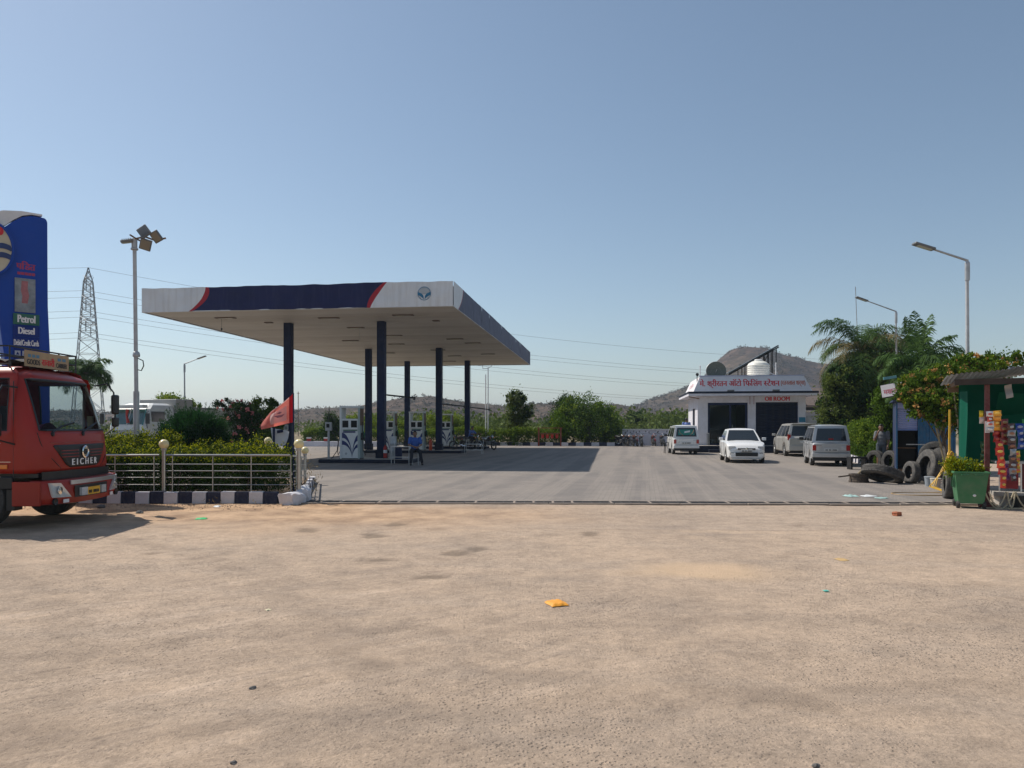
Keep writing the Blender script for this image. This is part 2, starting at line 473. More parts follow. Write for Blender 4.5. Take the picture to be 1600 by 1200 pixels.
    c = _mix(t, 1.0, c, _ramp(t, b1.outputs[0], [(.34, (.87, .875, .88)), (.5, (1.03, 1.02, 1.0)), (.66, (1.10, 1.09, 1.07))]).outputs[0], 'MULTIPLY')
    c = _mix(t, 1.0, c, _ramp(t, b2_.outputs[0], [(.34, (.82, .82, .82)), (.5, (1, 1, 1)), (.66, (1.13, 1.12, 1.10))]).outputs[0], 'MULTIPLY')
    dn = _noise(t, 1.3, 7, .68)
    c = _mix(t, _math(t, 'MULTIPLY', attr('dirt'), .92), c, _ramp(t, dn.outputs[0], [(.34, (.250, .150, .085)), (.5, (.46, .30, .18)), (.66, (.640, .430, .265))]).outputs[0])
    c = _mix(t, _math(t, 'MULTIPLY', attr('sand'), .60), c, (.640, .455, .290))
    c = _mix(t, attr('stain'), c, (.125, .096, .070))
    on = _noise(t, .8, 4, .5)
    c = _mix(t, mask(on, .70, .78, .25), c, (.16, .125, .10))
    fn = _noise(t, .05, 6, .7)
    c = _mix(t, attr('far'), c, _ramp(t, fn.outputs[0], [(.35, (.11, .10, .05)), (.5, (.21, .165, .105)), (.7, (.30, .23, .15))]).outputs[0])
    t.links.new(c, b.inputs['Base Color'])
    b.inputs['Roughness'].default_value = .92; b.inputs['Specular IOR Level'].default_value = .2
    h = _math(t, 'ADD', _math(t, 'MULTIPLY', n3.outputs[0], .3), _math(t, 'ADD', _math(t, 'MULTIPLY', n5.outputs[0], 1.3), _math(t, 'MULTIPLY', n6.outputs[0], .7)))
    h = _math(t, 'ADD', h, _math(t, 'MULTIPLY', _math(t, 'ADD', s1.outputs[0], s2.outputs[0]), _math(t, 'MULTIPLY', k, 1.1)))
    h = _math(t, 'SUBTRACT', h, _math(t, 'ADD', pit, pit2))
    _bump(t, b, h, .9, .012)
    o = mb.build('ground', m, smooth=180)
    for nme, arr in (('dirt', dirt), ('sand', sand), ('far', far), ('stain', stain)):
        a = o.data.attributes.new(nme, 'FLOAT', 'POINT'); a.data.foreach_set('value', arr)
    tag(o, kind='structure')
build_ground()

SITE = R(-8)      # the station stands turned a little to the camera
def paver_mat():
    m, t, b = _new('interlocking_pavers')
    tc = t.nodes.new('ShaderNodeTexCoord')
    mp = t.nodes.new('ShaderNodeMapping'); mp.inputs['Rotation'].default_value = (0, 0, R(8 + 2))
    t.links.new(tc.outputs['Object'], mp.inputs[0])
    br = t.nodes.new('ShaderNodeTexBrick')
    br.inputs['Scale'].default_value = 1
    br.inputs['Brick Width'].default_value = .225; br.inputs['Row Height'].default_value = .125; br.inputs['Mortar Size'].default_value = .007
    br.inputs['Color1'].default_value = (.205, .182, .163, 1); br.inputs['Color2'].default_value = (.258, .227, .200, 1); br.inputs['Mortar'].default_value = (.105, .090, .078, 1)
    t.links.new(mp.outputs[0], br.inputs['Vector'])
    # bands of dust and wheel polish along the driving direction
    st = t.nodes.new('ShaderNodeTexNoise'); st.inputs['Scale'].default_value = 1.0; st.inputs['Detail'].default_value = 4
    m2 = t.nodes.new('ShaderNodeMapping'); m2.inputs['Scale'].default_value = (1.5, .05, 1)
    t.links.new(mp.outputs[0], m2.inputs[0]); t.links.new(m2.outputs[0], st.inputs['Vector'])
    n2 = _noise(t, .5, 6, .7); n3 = _noise(t, 60, 4, .7)
    c = _mix(t, _ramp(t, st.outputs[0], [(.44, (.75,) * 3), (.54, (0, 0, 0))]).outputs[0], br.outputs['Color'], (.140, .127, .119))
    c = _mix(t, _ramp(t, n2.outputs[0], [(.45, (0, 0, 0)), (.7, (.65,) * 3)]).outputs[0], c, (.275, .236, .202))
    c = _mix(t, .12, c, _ramp(t, n3.outputs[0], [(.35, (.05, .05, .05)), (.65, (.7, .62, .55))]).outputs[0])
    n4 = _noise(t, .35, 5, .6)
    c = _mix(t, _ramp(t, n4.outputs[0], [(.66, (0, 0, 0)), (.76, (.4,) * 3)]).outputs[0], c, (.11, .095, .085))
    t.links.new(c, b.inputs['Base Color'])
    b.inputs['Roughness'].default_value = .85; b.inputs['Specular IOR Level'].default_value = .3
    _bump(t, b, _math(t, 'ADD', _math(t, 'MULTIPLY', br.outputs['Fac'], -1.0), _math(t, 'MULTIPLY', n3.outputs[0], .4)), .5, .006)
    return m
FC = [(-60, 16.35), (-4.3, 15.99), (9.7, 15.62), (11.2, 18.5), (12.6, 23), (14.3, 30.5), (18.6, 42.7), (23, 52), (26, 62), (10, 62.6), (-60, 66)]
mb = MB(); mb.add([(x, y, .016) for x, y in FC], [tuple(range(len(FC)))])
tag(mb.build('forecourt_paving', paver_mat()), kind='structure')

# ------------------------------------------------------------------ drain along the forecourt's edge
def drain():
    A, B = Vector((-4.35, 15.62, 0)), Vector((10.4, 15.22, 0))
    d = (B - A).normalized(); L = (B - A).length; ang = math.atan2(d.y, d.x)
    root = thing('drain_channel', None, None, A, ang); del_keys(root)
    tag(root, kind='structure')
    lipm = mat('dusty_lip', (.26, .215, .18), .9, 0, .25, 4, .3, 40, dirt=.4, dcol=(.36, .27, .20))
    box_part('channel_shade', M['black'], root, 0, L, .01, .37, .002, .012)  # black sheet standing in for the shade of a deeper channel
    for y0, y1 in ((-.09, 0), (.38, .47)):
        x = 0
        while x < L:      # lips cast in bays
            x1 = min(L, x + rng.uniform(1.3, 2.1))
            mb = MB().b2(x, x1 - .012, y0, y1, .0, .034 + rng.uniform(-.006, .004)); mb.build('concrete_lip', lipm, root, bevel=.008)
            x = x1
    gm = mat('grate_iron', (.060, .058, .058), .7, .3, .3, 6, .2, 30, dirt=.35, dcol=(.22, .18, .15))
    x = .02
    while x < L - .85:
        w = .40 if rng.random() < .5 else .80
        mb = MB()
        for k in range(7):
            y = .012 + k * .058
            mb.b2(x, x + w - .05, y, y + .020, .014, .030)
        for xx in np.arange(x, x + w - .04, .18):
            mb.b2(xx, xx + .018, .010, .372, .013, .0285)
        g = mb.build('grate', gm, root); g['kind'] = 'stuff'
        box_part('cross_bar', lipm, root, x + w - .048, x + w - .006, .006, .374, .013, .0335 + rng.uniform(-.004, .004))
        x += w
def del_keys(o):
    for k in ('label', 'category', 'group'):
        if k in o: del o[k]
drain()

# ------------------------------------------------------------------ planted island with its painted kerb
def kerb_run(pts, first, step, h, wd, z0=0, name='kerb', jitter=.006):
    """blocks painted in turn navy and white along a polyline"""
    root = bpy.data.objects.new(name, None); COL.objects.link(root); tag(root, kind='structure')
    k = first
    meshes = {}
    for a, b in zip(pts[:-1], pts[1:]):
        a, b = Vector((*a, 0)), Vector((*b, 0)); d = b - a; n = max(1, round(d.length / step)); st = d.length / n
        an = math.atan2(d.y, d.x)
        for i in range(n):
            key = round(st, 3)
            if key not in meshes:
                for c in (0, 1):
                    o = MB().box((0, 0, h / 2), (st - .008, wd, h), tx=1, ty=.86).build('kerb_block', M['kerbwhite' if c else 'kerbnavy'], bevel=.014)
                    meshes[key, c] = o.data; meshes[key] = 1
                    bpy.data.objects.remove(o)
            o = bpy.data.objects.new('kerb_block', meshes[key, k % 2]); COL.objects.link(o); o.parent = root
            bv = o.modifiers.new('edge', 'BEVEL'); bv.width = .014; bv.segments = 2
            p = a + d.normalized() * (st * (i + .5))
            o.location = (p.x, p.y + rng.uniform(-jitter, jitter), z0 - .01 + rng.uniform(-jitter, jitter))
            o.rotation_euler = (rng.uniform(-.01, .01), rng.uniform(-.008, .008), an + rng.uniform(-.012, .012))
            k += 1
    return root
ISL = [(-22, 15.86), (-4.75, 15.72), (-5.75, 21.3), (-22, 23)]
kerb_run([(-15.5, 15.80), (-4.86, 15.70)], 1, .296, .25, .17)
kerb_run([(-4.55, 16.3), (-5.62, 21.3)], 0, .5, .20, .16)
mb = MB(); mb.add([(-22, 15.84, .14), (-4.72, 15.80, .14), (-5.70, 21.3, .14), (-22, 23, .14)] + [(-22, 15.84, 0), (-4.72, 15.80, 0), (-5.70, 21.3, 0), (-22, 23, 0)],
    [(0, 1, 2, 3), (4, 5, 1, 0), (5, 6, 2, 1), (6, 7, 3, 2), (7, 4, 0, 3)])
tag(mb.build('planting_bed', M['soil']), kind='structure')
# rough broken concrete at the kerb's corner
def rough_block(name, label, loc, dims, rz, m, tilt=0):
    bm = bmesh.new(); bmesh.ops.create_cube(bm, size=1)
    bmesh.ops.subdivide_edges(bm, edges=bm.edges[:], cuts=5, use_grid_fill=True)
    for v in bm.verts:
        q = v.co.copy()
        v.co = Vector((q.x * dims[0], q.y * dims[1], q.z * dims[2]))
        nn = mnoise.noise_vector(Vector((q.x * 2.1 + loc[0], q.y * 2.1 + loc[1], q.z * 2.1)))
        v.co += nn * min(dims) * .22
        v.co *= 1 - .10 * (abs(q.x) * 2 > .99 and abs(q.z) * 2 > .99)
    me = bpy.data.meshes.new(name); bm.to_mesh(me); bm.free(); me.materials.append(m)
    me.polygons.foreach_set('use_smooth', [True] * len(me.polygons)); me.set_sharp_from_angle(angle=R(35))
    o = bpy.data.objects.new(name, me); COL.objects.link(o)
    o.location = loc; o.rotation_euler = (tilt, 0, rz)
    return tag(o, label, 'concrete block', 'broken concrete at the corner of the planted bed')
rough_block('concrete_block', 'rough whitewashed concrete block ending the striped kerb', (-4.50, 15.52, .10), (.34, .46, .25), R(-18), M['kerbwhite'])
rough_block('concrete_block', 'smaller broken concrete lump behind the corner block, below the railing', (-4.42, 16.02, .13), (.26, .44, .32), R(10), M['kerbwhite'], .15)

# ------------------------------------------------------------------ hills
BIG = [(700, 668), (860, 664), (940, 652), (985, 637), (1030, 622), (1080, 600), (1105, 585), (1125, 567), (1145, 552), (1160, 546), (1180, 549), (1200, 556), (1225, 560), (1255, 566), (1290, 573), (1350, 590), (1430, 615), (1520, 640), (1650, 655), (1800, 666)]
LOW = [(-420, 664), (-200, 648), (50, 640), (160, 645), (300, 646), (420, 643), (480, 640), (520, 637), (560, 636), (600, 628), (640, 622), (670, 620), (700, 624), (740, 629), (790, 633), (850, 632), (900, 634), (960, 633), (1000, 640), (1100, 655), (1250, 668)]
def hill_h(prof, Y0, sig, x, y, sd):
    px = x / Y0 * FPX + 800
    if px <= prof[0][0] or px >= prof[-1][0]: return 0
    for (a, ya), (b, yb) in zip(prof[:-1], prof[1:]):
        if a <= px <= b:
            py = ya + (yb - ya) * (px - a) / (b - a); break
    r = max(0, PZ(py, Y0))
    e = math.exp(-((y - Y0) / sig) ** 2)
    rel = fbm(x, y, .018, 5, sd)
    return r * e * (1 + .10 * rel) + 1.1 * e * fbm(x, y, .07, 3, sd + 2) - .4
def hill_mat():
    m, t, b = _new('dry_hillside')
    n1 = _noise(t, .022, 8, .68); n2 = _noise(t, .16, 6, .75); n3 = _noise(t, .010, 4, .5)
    c = _ramp(t, n1.outputs[0], [(.34, (.078, .054, .040)), (.50, (.118, .080, .058)), (.60, (.180, .120, .085)), (.69, (.40, .27, .185))]).outputs[0]
    c = _mix(t, _ramp(t, n2.outputs[0], [(.44, (.85,) * 3), (.58, (0, 0, 0))]).outputs[0], c, (.050, .040, .030))
    c = _mix(t, _ramp(t, n3.outputs[0], [(.40, (.35,) * 3), (.55, (0, 0, 0))]).outputs[0], c, (.085, .075, .040))
    t.links.new(c, b.inputs['Base Color']); b.inputs['Roughness'].default_value = .95; b.inputs['Specular IOR Level'].default_value = .1
    _bump(t, b, n2.outputs[0], 1.0, 2.0)
    return m
HM = hill_mat()
def make_hill(name, prof, Y0, sig, sd, nx, ny):
    xa, xb = (prof[0][0] - 800) / FPX * Y0, (prof[-1][0] - 800) / FPX * Y0
    mb = MB(); mb.grid(lambda u, v: (lambda x, y: (x, y, hill_h(prof, Y0, sig, x, y, sd)))(xa + (xb - xa) * u, Y0 + (2 * v - 1) * sig * 2.0), nx, ny)
    o = mb.build(name, HM, smooth=180); tag(o, kind='structure')
make_hill('hill', BIG, 650, 130, 3.3, 170, 80)
make_hill('low_ridge', LOW, 420, 80, 8.1, 230, 50)

# ------------------------------------------------------------------ leaves
def leaf_object(name, pts, size, m, parent=None, up=.25, out=None, aspect=.5, tint=None, fold=.25):
    """one leaf blade (two triangles folded on the midrib) at every point"""
    n = len(pts)
    pts = np.asarray(pts, float)
    size = np.full(n, size) * nrg.uniform(.65, 1.35, n) if np.isscalar(size) else np.asarray(size)
    ax = nrg.normal(size=(n, 3))
    if out is not None: ax = ax * .55 + out
    ax[:, 2] += up
    ax /= np.linalg.norm(ax, axis=1)[:, None] + 1e-9
    sd = np.cross(ax, nrg.normal(size=(n, 3))); sd /= np.linalg.norm(sd, axis=1)[:, None] + 1e-9
    nm = np.cross(ax, sd)
    L = size[:, None]
    v = np.empty((n, 4, 3))
    v[:, 0] = pts - ax * L * .5
    v[:, 1] = pts + sd * L * aspect * .5 + nm * L * fold * .3
    v[:, 2] = pts + ax * L * .5
    v[:, 3] = pts - sd * L * aspect * .5 + nm * L * fold * .3
    me = bpy.data.meshes.new(name)
    me.vertices.add(4 * n); me.vertices.foreach_set('co', v.reshape(-1))
    me.loops.add(4 * n); me.loops.foreach_set('vertex_index', np.arange(4 * n, dtype=np.int32))
    me.polygons.add(n); me.polygons.foreach_set('loop_start', np.arange(0, 4 * n, 4, dtype=np.int32))
    me.update(calc_edges=True); me.validate()
    t = nrg.uniform(0, 1, n) if tint is None else np.clip(tint, 0, 1)
    a = me.attributes.new('tint', 'FLOAT', 'FACE'); a.data.foreach_set('value', t.astype(np.float32))
    me.materials.append(m)
    o = bpy.data.objects.new(name, me); COL.objects.link(o)
    if parent is not None: o.parent = parent
    return o
def blob_points(blobs, n, clusters=60, spread=.17, shell=.45, zmin=.05):
    """leaf positions gathered in clumps through the outer part of ellipsoids -> points, outward directions, clump shade"""
    vol = np.array([b[1][0] * b[1][1] + b[1][2] * b[1][0] for b in blobs]); vol = vol / vol.sum()
    C = []; RR = []; OUT = []
    for i in nrg.choice(len(blobs), clusters, p=vol):
        c, r = np.array(blobs[i][0], float), np.array(blobs[i][1], float)
        d = nrg.normal(size=3); d /= np.linalg.norm(d)
        k = (shell + (1 - shell) * nrg.random() ** .6) * nrg.uniform(.9, 1.08)
        C.append(c + d * r * k); RR.append(r.mean() * spread * nrg.uniform(.6, 1.5)); OUT.append(d)
    C = np.array(C); RR = np.array(RR); OUT = np.array(OUT)
    idx = nrg.integers(0, clusters, n)
    p = C[idx] + nrg.normal(size=(n, 3)) * RR[idx][:, None]
    sh = nrg.uniform(0, 1, clusters)[idx] * .6 + nrg.uniform(0, .4, n)
    keep = p[:, 2] > zmin
    return p[keep], OUT[idx][keep], sh[keep]
def box_points(x0, x1, y0, y1, z0, z1, n, cl=.16, rough=.07):
    """clumped leaf positions near the sides and top of a clipped box"""
    A = [(x1 - x0) * (y1 - y0) * 1.3, (x1 - x0) * (z1 - z0) * 1.3, (x1 - x0) * (z1 - z0) * .4, (y1 - y0) * (z1 - z0), (y1 - y0) * (z1 - z0)]
    A = np.array(A) / sum(A)
    k = max(20, int(sum([(x1 - x0) * (y1 - y0), 2 * (x1 - x0) * (z1 - z0), 2 * (y1 - y0) * (z1 - z0)]) / (cl * cl) * .8))
    u = nrg.random((k, 3)); c = np.array((x0, y0, z0)) + u * np.array((x1 - x0, y1 - y0, z1 - z0))
    s = nrg.choice(5, k, p=A); o = np.zeros((k, 3)); o[:, 2] = .3
    c[s == 0, 2] = z1; c[s == 1, 1] = y0; c[s == 2, 1] = y1; c[s == 3, 0] = x0; c[s == 4, 0] = x1
    for q, vec in enumerate(((0, 0, 1), (0, -1, .2), (0, 1, .2), (-1, 0, .2), (1, 0, .2))): o[s == q] = vec
    c += nrg.normal(size=(k, 3)) * rough
    c[:, 2] += np.where(s == 0, nrg.uniform(-.5, 1.0, k) * rough * 1.5, 0)
    i = nrg.integers(0, k, n)
    p = c[i] + nrg.normal(size=(n, 3)) * cl * .42
    sh = nrg.uniform(0, 1, k)[i] * .55 + nrg.uniform(0, .45, n)
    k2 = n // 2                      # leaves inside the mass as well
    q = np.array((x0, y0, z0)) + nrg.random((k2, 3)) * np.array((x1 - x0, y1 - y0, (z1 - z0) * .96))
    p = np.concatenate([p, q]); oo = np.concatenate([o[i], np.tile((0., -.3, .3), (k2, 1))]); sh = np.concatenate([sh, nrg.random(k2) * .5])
    kp = p[:, 2] > .02
    return p[kp], oo[kp], sh[kp]
L = {}
L['hedge'] = leafmat('hedge_leaf', (.012, .034, .005), (.050, .098, .009))
L['duranta'] = leafmat('golden_leaf', (.130, .165, .006), (.420, .420, .010))
L['dark'] = leafmat('dark_leaf', (.010, .030, .006), (.042, .088, .014))
L['thuja'] = leafmat('thuja_leaf', (.010, .040, .012), (.030, .100, .026))
L['mid'] = leafmat('mid_leaf', (.034, .072, .007), (.120, .205, .018))
L['bright'] = leafmat('bright_leaf', (.070, .125, .009), (.250, .320, .024))
L['olive'] = leafmat('olive_leaf', (.042, .066, .013), (.140, .180, .036))
L['dry'] = leafmat('dry_leaf', (.110, .080, .035), (.300, .220, .100))
L['pink'] = leafmat('pink_petal', (.55, .14, .15), (.80, .36, .34), .3)
L['whitefl'] = leafmat('white_petal', (.60, .62, .55), (.82, .82, .76), .3)
L['orange'] = leafmat('orange_petal', (.46, .21, .06), (.66, .42, .16), .3)
L['palm'] = leafmat('palm_leaf', (.024, .062, .014), (.105, .180, .044), .25)
L['palmdry'] = leafmat('palm_dry', (.10, .085, .030), (.30, .24, .11), .25)
L['scrubfar'] = leafmat('scrub_leaf', (.070, .058, .040), (.150, .125, .080), .2)
L['scrubgreen'] = leafmat('acacia_leaf', (.045, .075, .015), (.135, .180, .040), .3)

# scrub on the hills: nobody could count it
def hill_scrub(name, prof, Y0, sig, sd, n, s0):
    pts = []; 
    xa, xb = (prof[0][0] - 800) / FPX * Y0, (prof[-1][0] - 800) / FPX * Y0
    while len(pts) < n:
        x = nrg.uniform(xa, xb); y = nrg.uniform(Y0 - sig * 1.3, Y0 + 10)
        if fbm(x, y, .02, 3, 5.0) < nrg.uniform(-.5, .35): continue
        z = hill_h(prof, Y0, sig, x, y, sd)
        if z > .3: pts.append((x, y, z))
    pts = np.array(pts)
    k = 9
    sz = nrg.uniform(.5, 1.5, n) * s0
    pp = np.repeat(pts, k, 0) + nrg.normal(size=(n * k, 3)) * np.repeat(sz, k)[:, None] * np.array((.55, .55, .38)) + np.repeat(sz, k)[:, None] * np.array((0, 0, .45))
    o = leaf_object(name, pp, np.repeat(sz, k) * .75, L['scrubfar'], aspect=.9, tint=np.repeat(nrg.random(n), k) * .7 + nrg.random(n * k) * .3)
    tag(o, None, None, None, 'stuff')
    return o
tag(hill_scrub('hillside_scrub', BIG, 650, 130, 3.3, 5200, 1.05), 'grey brown thorn scrub dotted over the rounded hill', 'scrub')
tag(hill_scrub('ridge_scrub', LOW, 420, 80, 8.1, 4200, .85), 'grey brown thorn scrub dotted along the low stony ridge', 'scrub')
# belt of green acacia scrub on the plain behind the station
def scrub_belt():
    pp = []; sz = []; tn = []
    for i in range(420):
        y = nrg.uniform(80, 190); x = nrg.uniform(-.78, .46) * y
        px = 800 + x / y * FPX
        if px > 1090 and nrg.random() < .5: continue
        h = nrg.uniform(1.5, 3.4) * (1.25 if px > 560 else .9); r = h * nrg.uniform(.6, .95)
        k = 150
        d = nrg.normal(size=(k, 3)); d /= np.linalg.norm(d, axis=1)[:, None]
        q = d * nrg.uniform(.45, 1.05, (k, 1)) * np.array((r, r, h * .5)) + np.array((x, y, h * .5))
        q = q[q[:, 2] > 0]
        pp.append(q); sz.append(np.full(len(q), .13 * h) * nrg.uniform(.6, 1.4, len(q))); tn.append(nrg.random() * .6 + nrg.random(len(q)) * .4)
    o = leaf_object('acacia_scrub', np.concatenate(pp), np.concatenate(sz), L['scrubgreen'], aspect=.7, tint=np.concatenate(tn))
    tag(o, 'belt of pale green acacia scrub on the plain behind the station', 'scrub', None, 'stuff')
scrub_belt()

# ------------------------------------------------------------------ lattice tower and its wires
def pylon():
    base = Vector((PX(138, 140), 140, 0))
    ARM = R(-66)
    t = thing('transmission_tower', 'tall grey steel lattice transmission tower behind the lorry', 'pylon', base, ARM)
    H = 31.0
    def hw(z): return 2.75 - (2.75 - .74) * min(1, z / 28.3) if z < 28.3 else max(.06, .74 * (1 - (z - 28.3) / (H - 28.3)))
    m = mat('tower_steel', (.30, .31, .32), .6, .4, .15, 2)
    zs = [0, 4.6, 8.6, 12, 15, 17.6, 19.2, 20.7, 22.1, 23.4, 24.6, 25.9, 27.1, 28.3, 29.4, 30.3, H]
    for sx, sy in ((1, 1), (1, -1), (-1, 1), (-1, -1)):
        MB().tube([(sx * hw(z), sy * hw(z), z) for z in zs], .075, 4).build('leg', m, t)
    lat = MB()
    for a, b in zip(zs[:-1], zs[1:]):
        ha, hb = hw(a), hw(b)
        for k in range(4):
            an = k * PI / 2
            Rm = Matrix.Rotation(an, 3, 'Z')
            lat.tube([Rm @ Vector((ha, -ha, a)), Rm @ Vector((hb, hb, b))], .04, 4, caps=False)
            lat.tube([Rm @ Vector((ha, ha, a)), Rm @ Vector((hb, -hb, b))], .04, 4, caps=False)
            if b < H - .1: lat.tube([Rm @ Vector((hb, -hb, b)), Rm @ Vector((hb, hb, b))], .045, 4, caps=False)
    o = lat.build('bracing', m, t); o['kind'] = 'stuff'
    ends = []
    for z, l in ((20.7, 4.3), (24.6, 4.1), (28.3, 3.7)):
        for s in (-1, 1):
            mb = MB()
            h0 = hw(z)
            for sy in (-1, 1):
                mb.tube([(s * h0, sy * h0, z), (s * l, 0, z + .1)], .05, 4); mb.tube([(s * h0, sy * h0, z + 1.1), (s * l, 0, z + .12)], .05, 4)
            for f in (.35, .65):
                x = s * (h0 + (l - h0) * f); mb.tube([(x, -h0 * (1 - f), z + .05), (x, 0, z + 1.1 * (1 - f)), (x, h0 * (1 - f), z + .05)], .03, 4)
            mb.build('crossarm', m, t)
            ins = MB().lathe([(.03, 0), (.03, -.1)] + [(r, -.12 - .16 * i - dz) for i in range(12) for r, dz in ((.05, 0), (.15, .06), (.05, .1))] + [(.03, -2.2)], 8, Matrix.Translation((s * l, 0, z + .05)))
            ins.build('insulator', mat('insulator_brown', (.05, .04, .04), .3) if 'ins' not in M else M['ins'], t)
            ends.append((s * l, z - 2.15))
    ends.append((0, H))
    A = Vector((math.cos(ARM), math.sin(ARM), 0)); D = Vector((-A.y, A.x, 0))
    if D.x < 0: D = -D
    wm = mat('wire_aluminium', (.10, .10, .105), .6, .3)
    names = ['lowest', 'lowest', 'middle', 'middle', 'upper', 'upper', 'topmost']
    for i, (l, z) in enumerate(ends):
        p = base + A * l + Vector((0, 0, z))
        span = 330
        pts = []
        for k in range(-12, 41):
            f = k / 40
            s = f * span if f > 0 else f * 330
            sag = 4 * 10.5 * (f * (1 - f)) if f > 0 else 4 * 9 * ((-f) * (1 + f))
            pts.append(p + D * s + Vector((0, 0, -sag)))
        side = 'near' if (A * l).y < 0 else 'far'
        lab = f'{names[i]} thin power line on the {side} side of the lattice tower' if i < 6 else 'thin earth wire strung from the very tip of the lattice tower'
        o = MB().tube(pts, .024, 4, caps=False).build('power_line', wm)
        tag(o, lab, 'power line', 'power lines across the sky')
pylon()
# ------------------------------------------------------------------ canopy over the pumps
CR = R(-7.4)
CAN = Vector((-2.28, 29.2, 0))
CW, CD, CZ, CT = 12.95, 28.3, 6.25, .97
def can_pt(x, y, z=0):
    v = Matrix.Rotation(CR, 3, 'Z') @ Vector((x, y, z)); return v + CAN
def fascia_print(name, length, left, right):
    """white ends and navy middle parted by red swooshes; printed along local x (0 = right corner)"""
    m, t, b = _new(name)
    tc = t.nodes.new('ShaderNodeTexCoord'); sp = t.nodes.new('ShaderNodeSeparateXYZ'); t.links.new(tc.outputs['Object'], sp.inputs[0])
    u = sp.outputs[0]; z = _math(t, 'DIVIDE', _math(t, 'SUBTRACT', sp.outputs[2], CZ), CT)
    def ge(a, c): return _math(t, 'GREATER_THAN', a, c)
    zi = _math(t, 'SUBTRACT', 1.0, z)
    cl = _math(t, 'SUBTRACT', left, _math(t, 'MULTIPLY', _math(t, 'POWER', zi, 1.9), .72))     # left band's outer edge
    wl = _math(t, 'ADD', .13, _math(t, 'MULTIPLY', _math(t, 'MULTIPLY', z, zi), .42))
    cr = _math(t, 'ADD', right, _math(t, 'MULTIPLY', _math(t, 'POWER', z, 1.9), .66))
    wr = _math(t, 'ADD', .13, _math(t, 'MULTIPLY', _math(t, 'MULTIPLY', z, zi), .42))
    navy = _math(t, 'MULTIPLY', ge(u, _math(t, 'ADD', cl, wl)), ge(cr, u))
    redl = _math(t, 'MULTIPLY', ge(u, cl), ge(_math(t, 'ADD', cl, wl), u))
    redr = _math(t, 'MULTIPLY', ge(u, cr), ge(_math(t, 'ADD', cr, wr), u))
    n = _noise(t, .8, 5, .6); nv = _noise(t, 1, 4, .6, mapscale=(6, 6, .4))
    wh = _ramp(t, n.outputs[0], [(.3, (.66, .67, .69)), (.7, (.78, .79, .80))]).outputs[0]
    wh = _mix(t, _ramp(t, nv.outputs[0], [(.46, (0, 0, 0)), (.72, (.42,) * 3)]).outputs[0], wh, (.50, .47, .43))
    nb = _ramp(t, n.outputs[0], [(.3, (.010, .013, .062)), (.7, (.016, .020, .088))]).outputs[0]
    nb = _mix(t, _ramp(t, nv.outputs[0], [(.5, (0, 0, 0)), (.75, (.12,) * 3)]).outputs[0], nb, (.12, .12, .18))
    c = _mix(t, navy, wh, nb)
    c = _mix(t, _math(t, 'MINIMUM', _math(t, 'ADD', redl, redr), 1.0), c, (.38, .022, .035))
    t.links.new(c, b.inputs['Base Color']); b.inputs['Roughness'].default_value = .5; b.inputs['Specular IOR Level'].default_value = .25
    _bump(t, b, _noise(t, 1.1, 4, .5, mapscale=(1.6, 1, 1)).outputs[0], .6, .06)
    return m
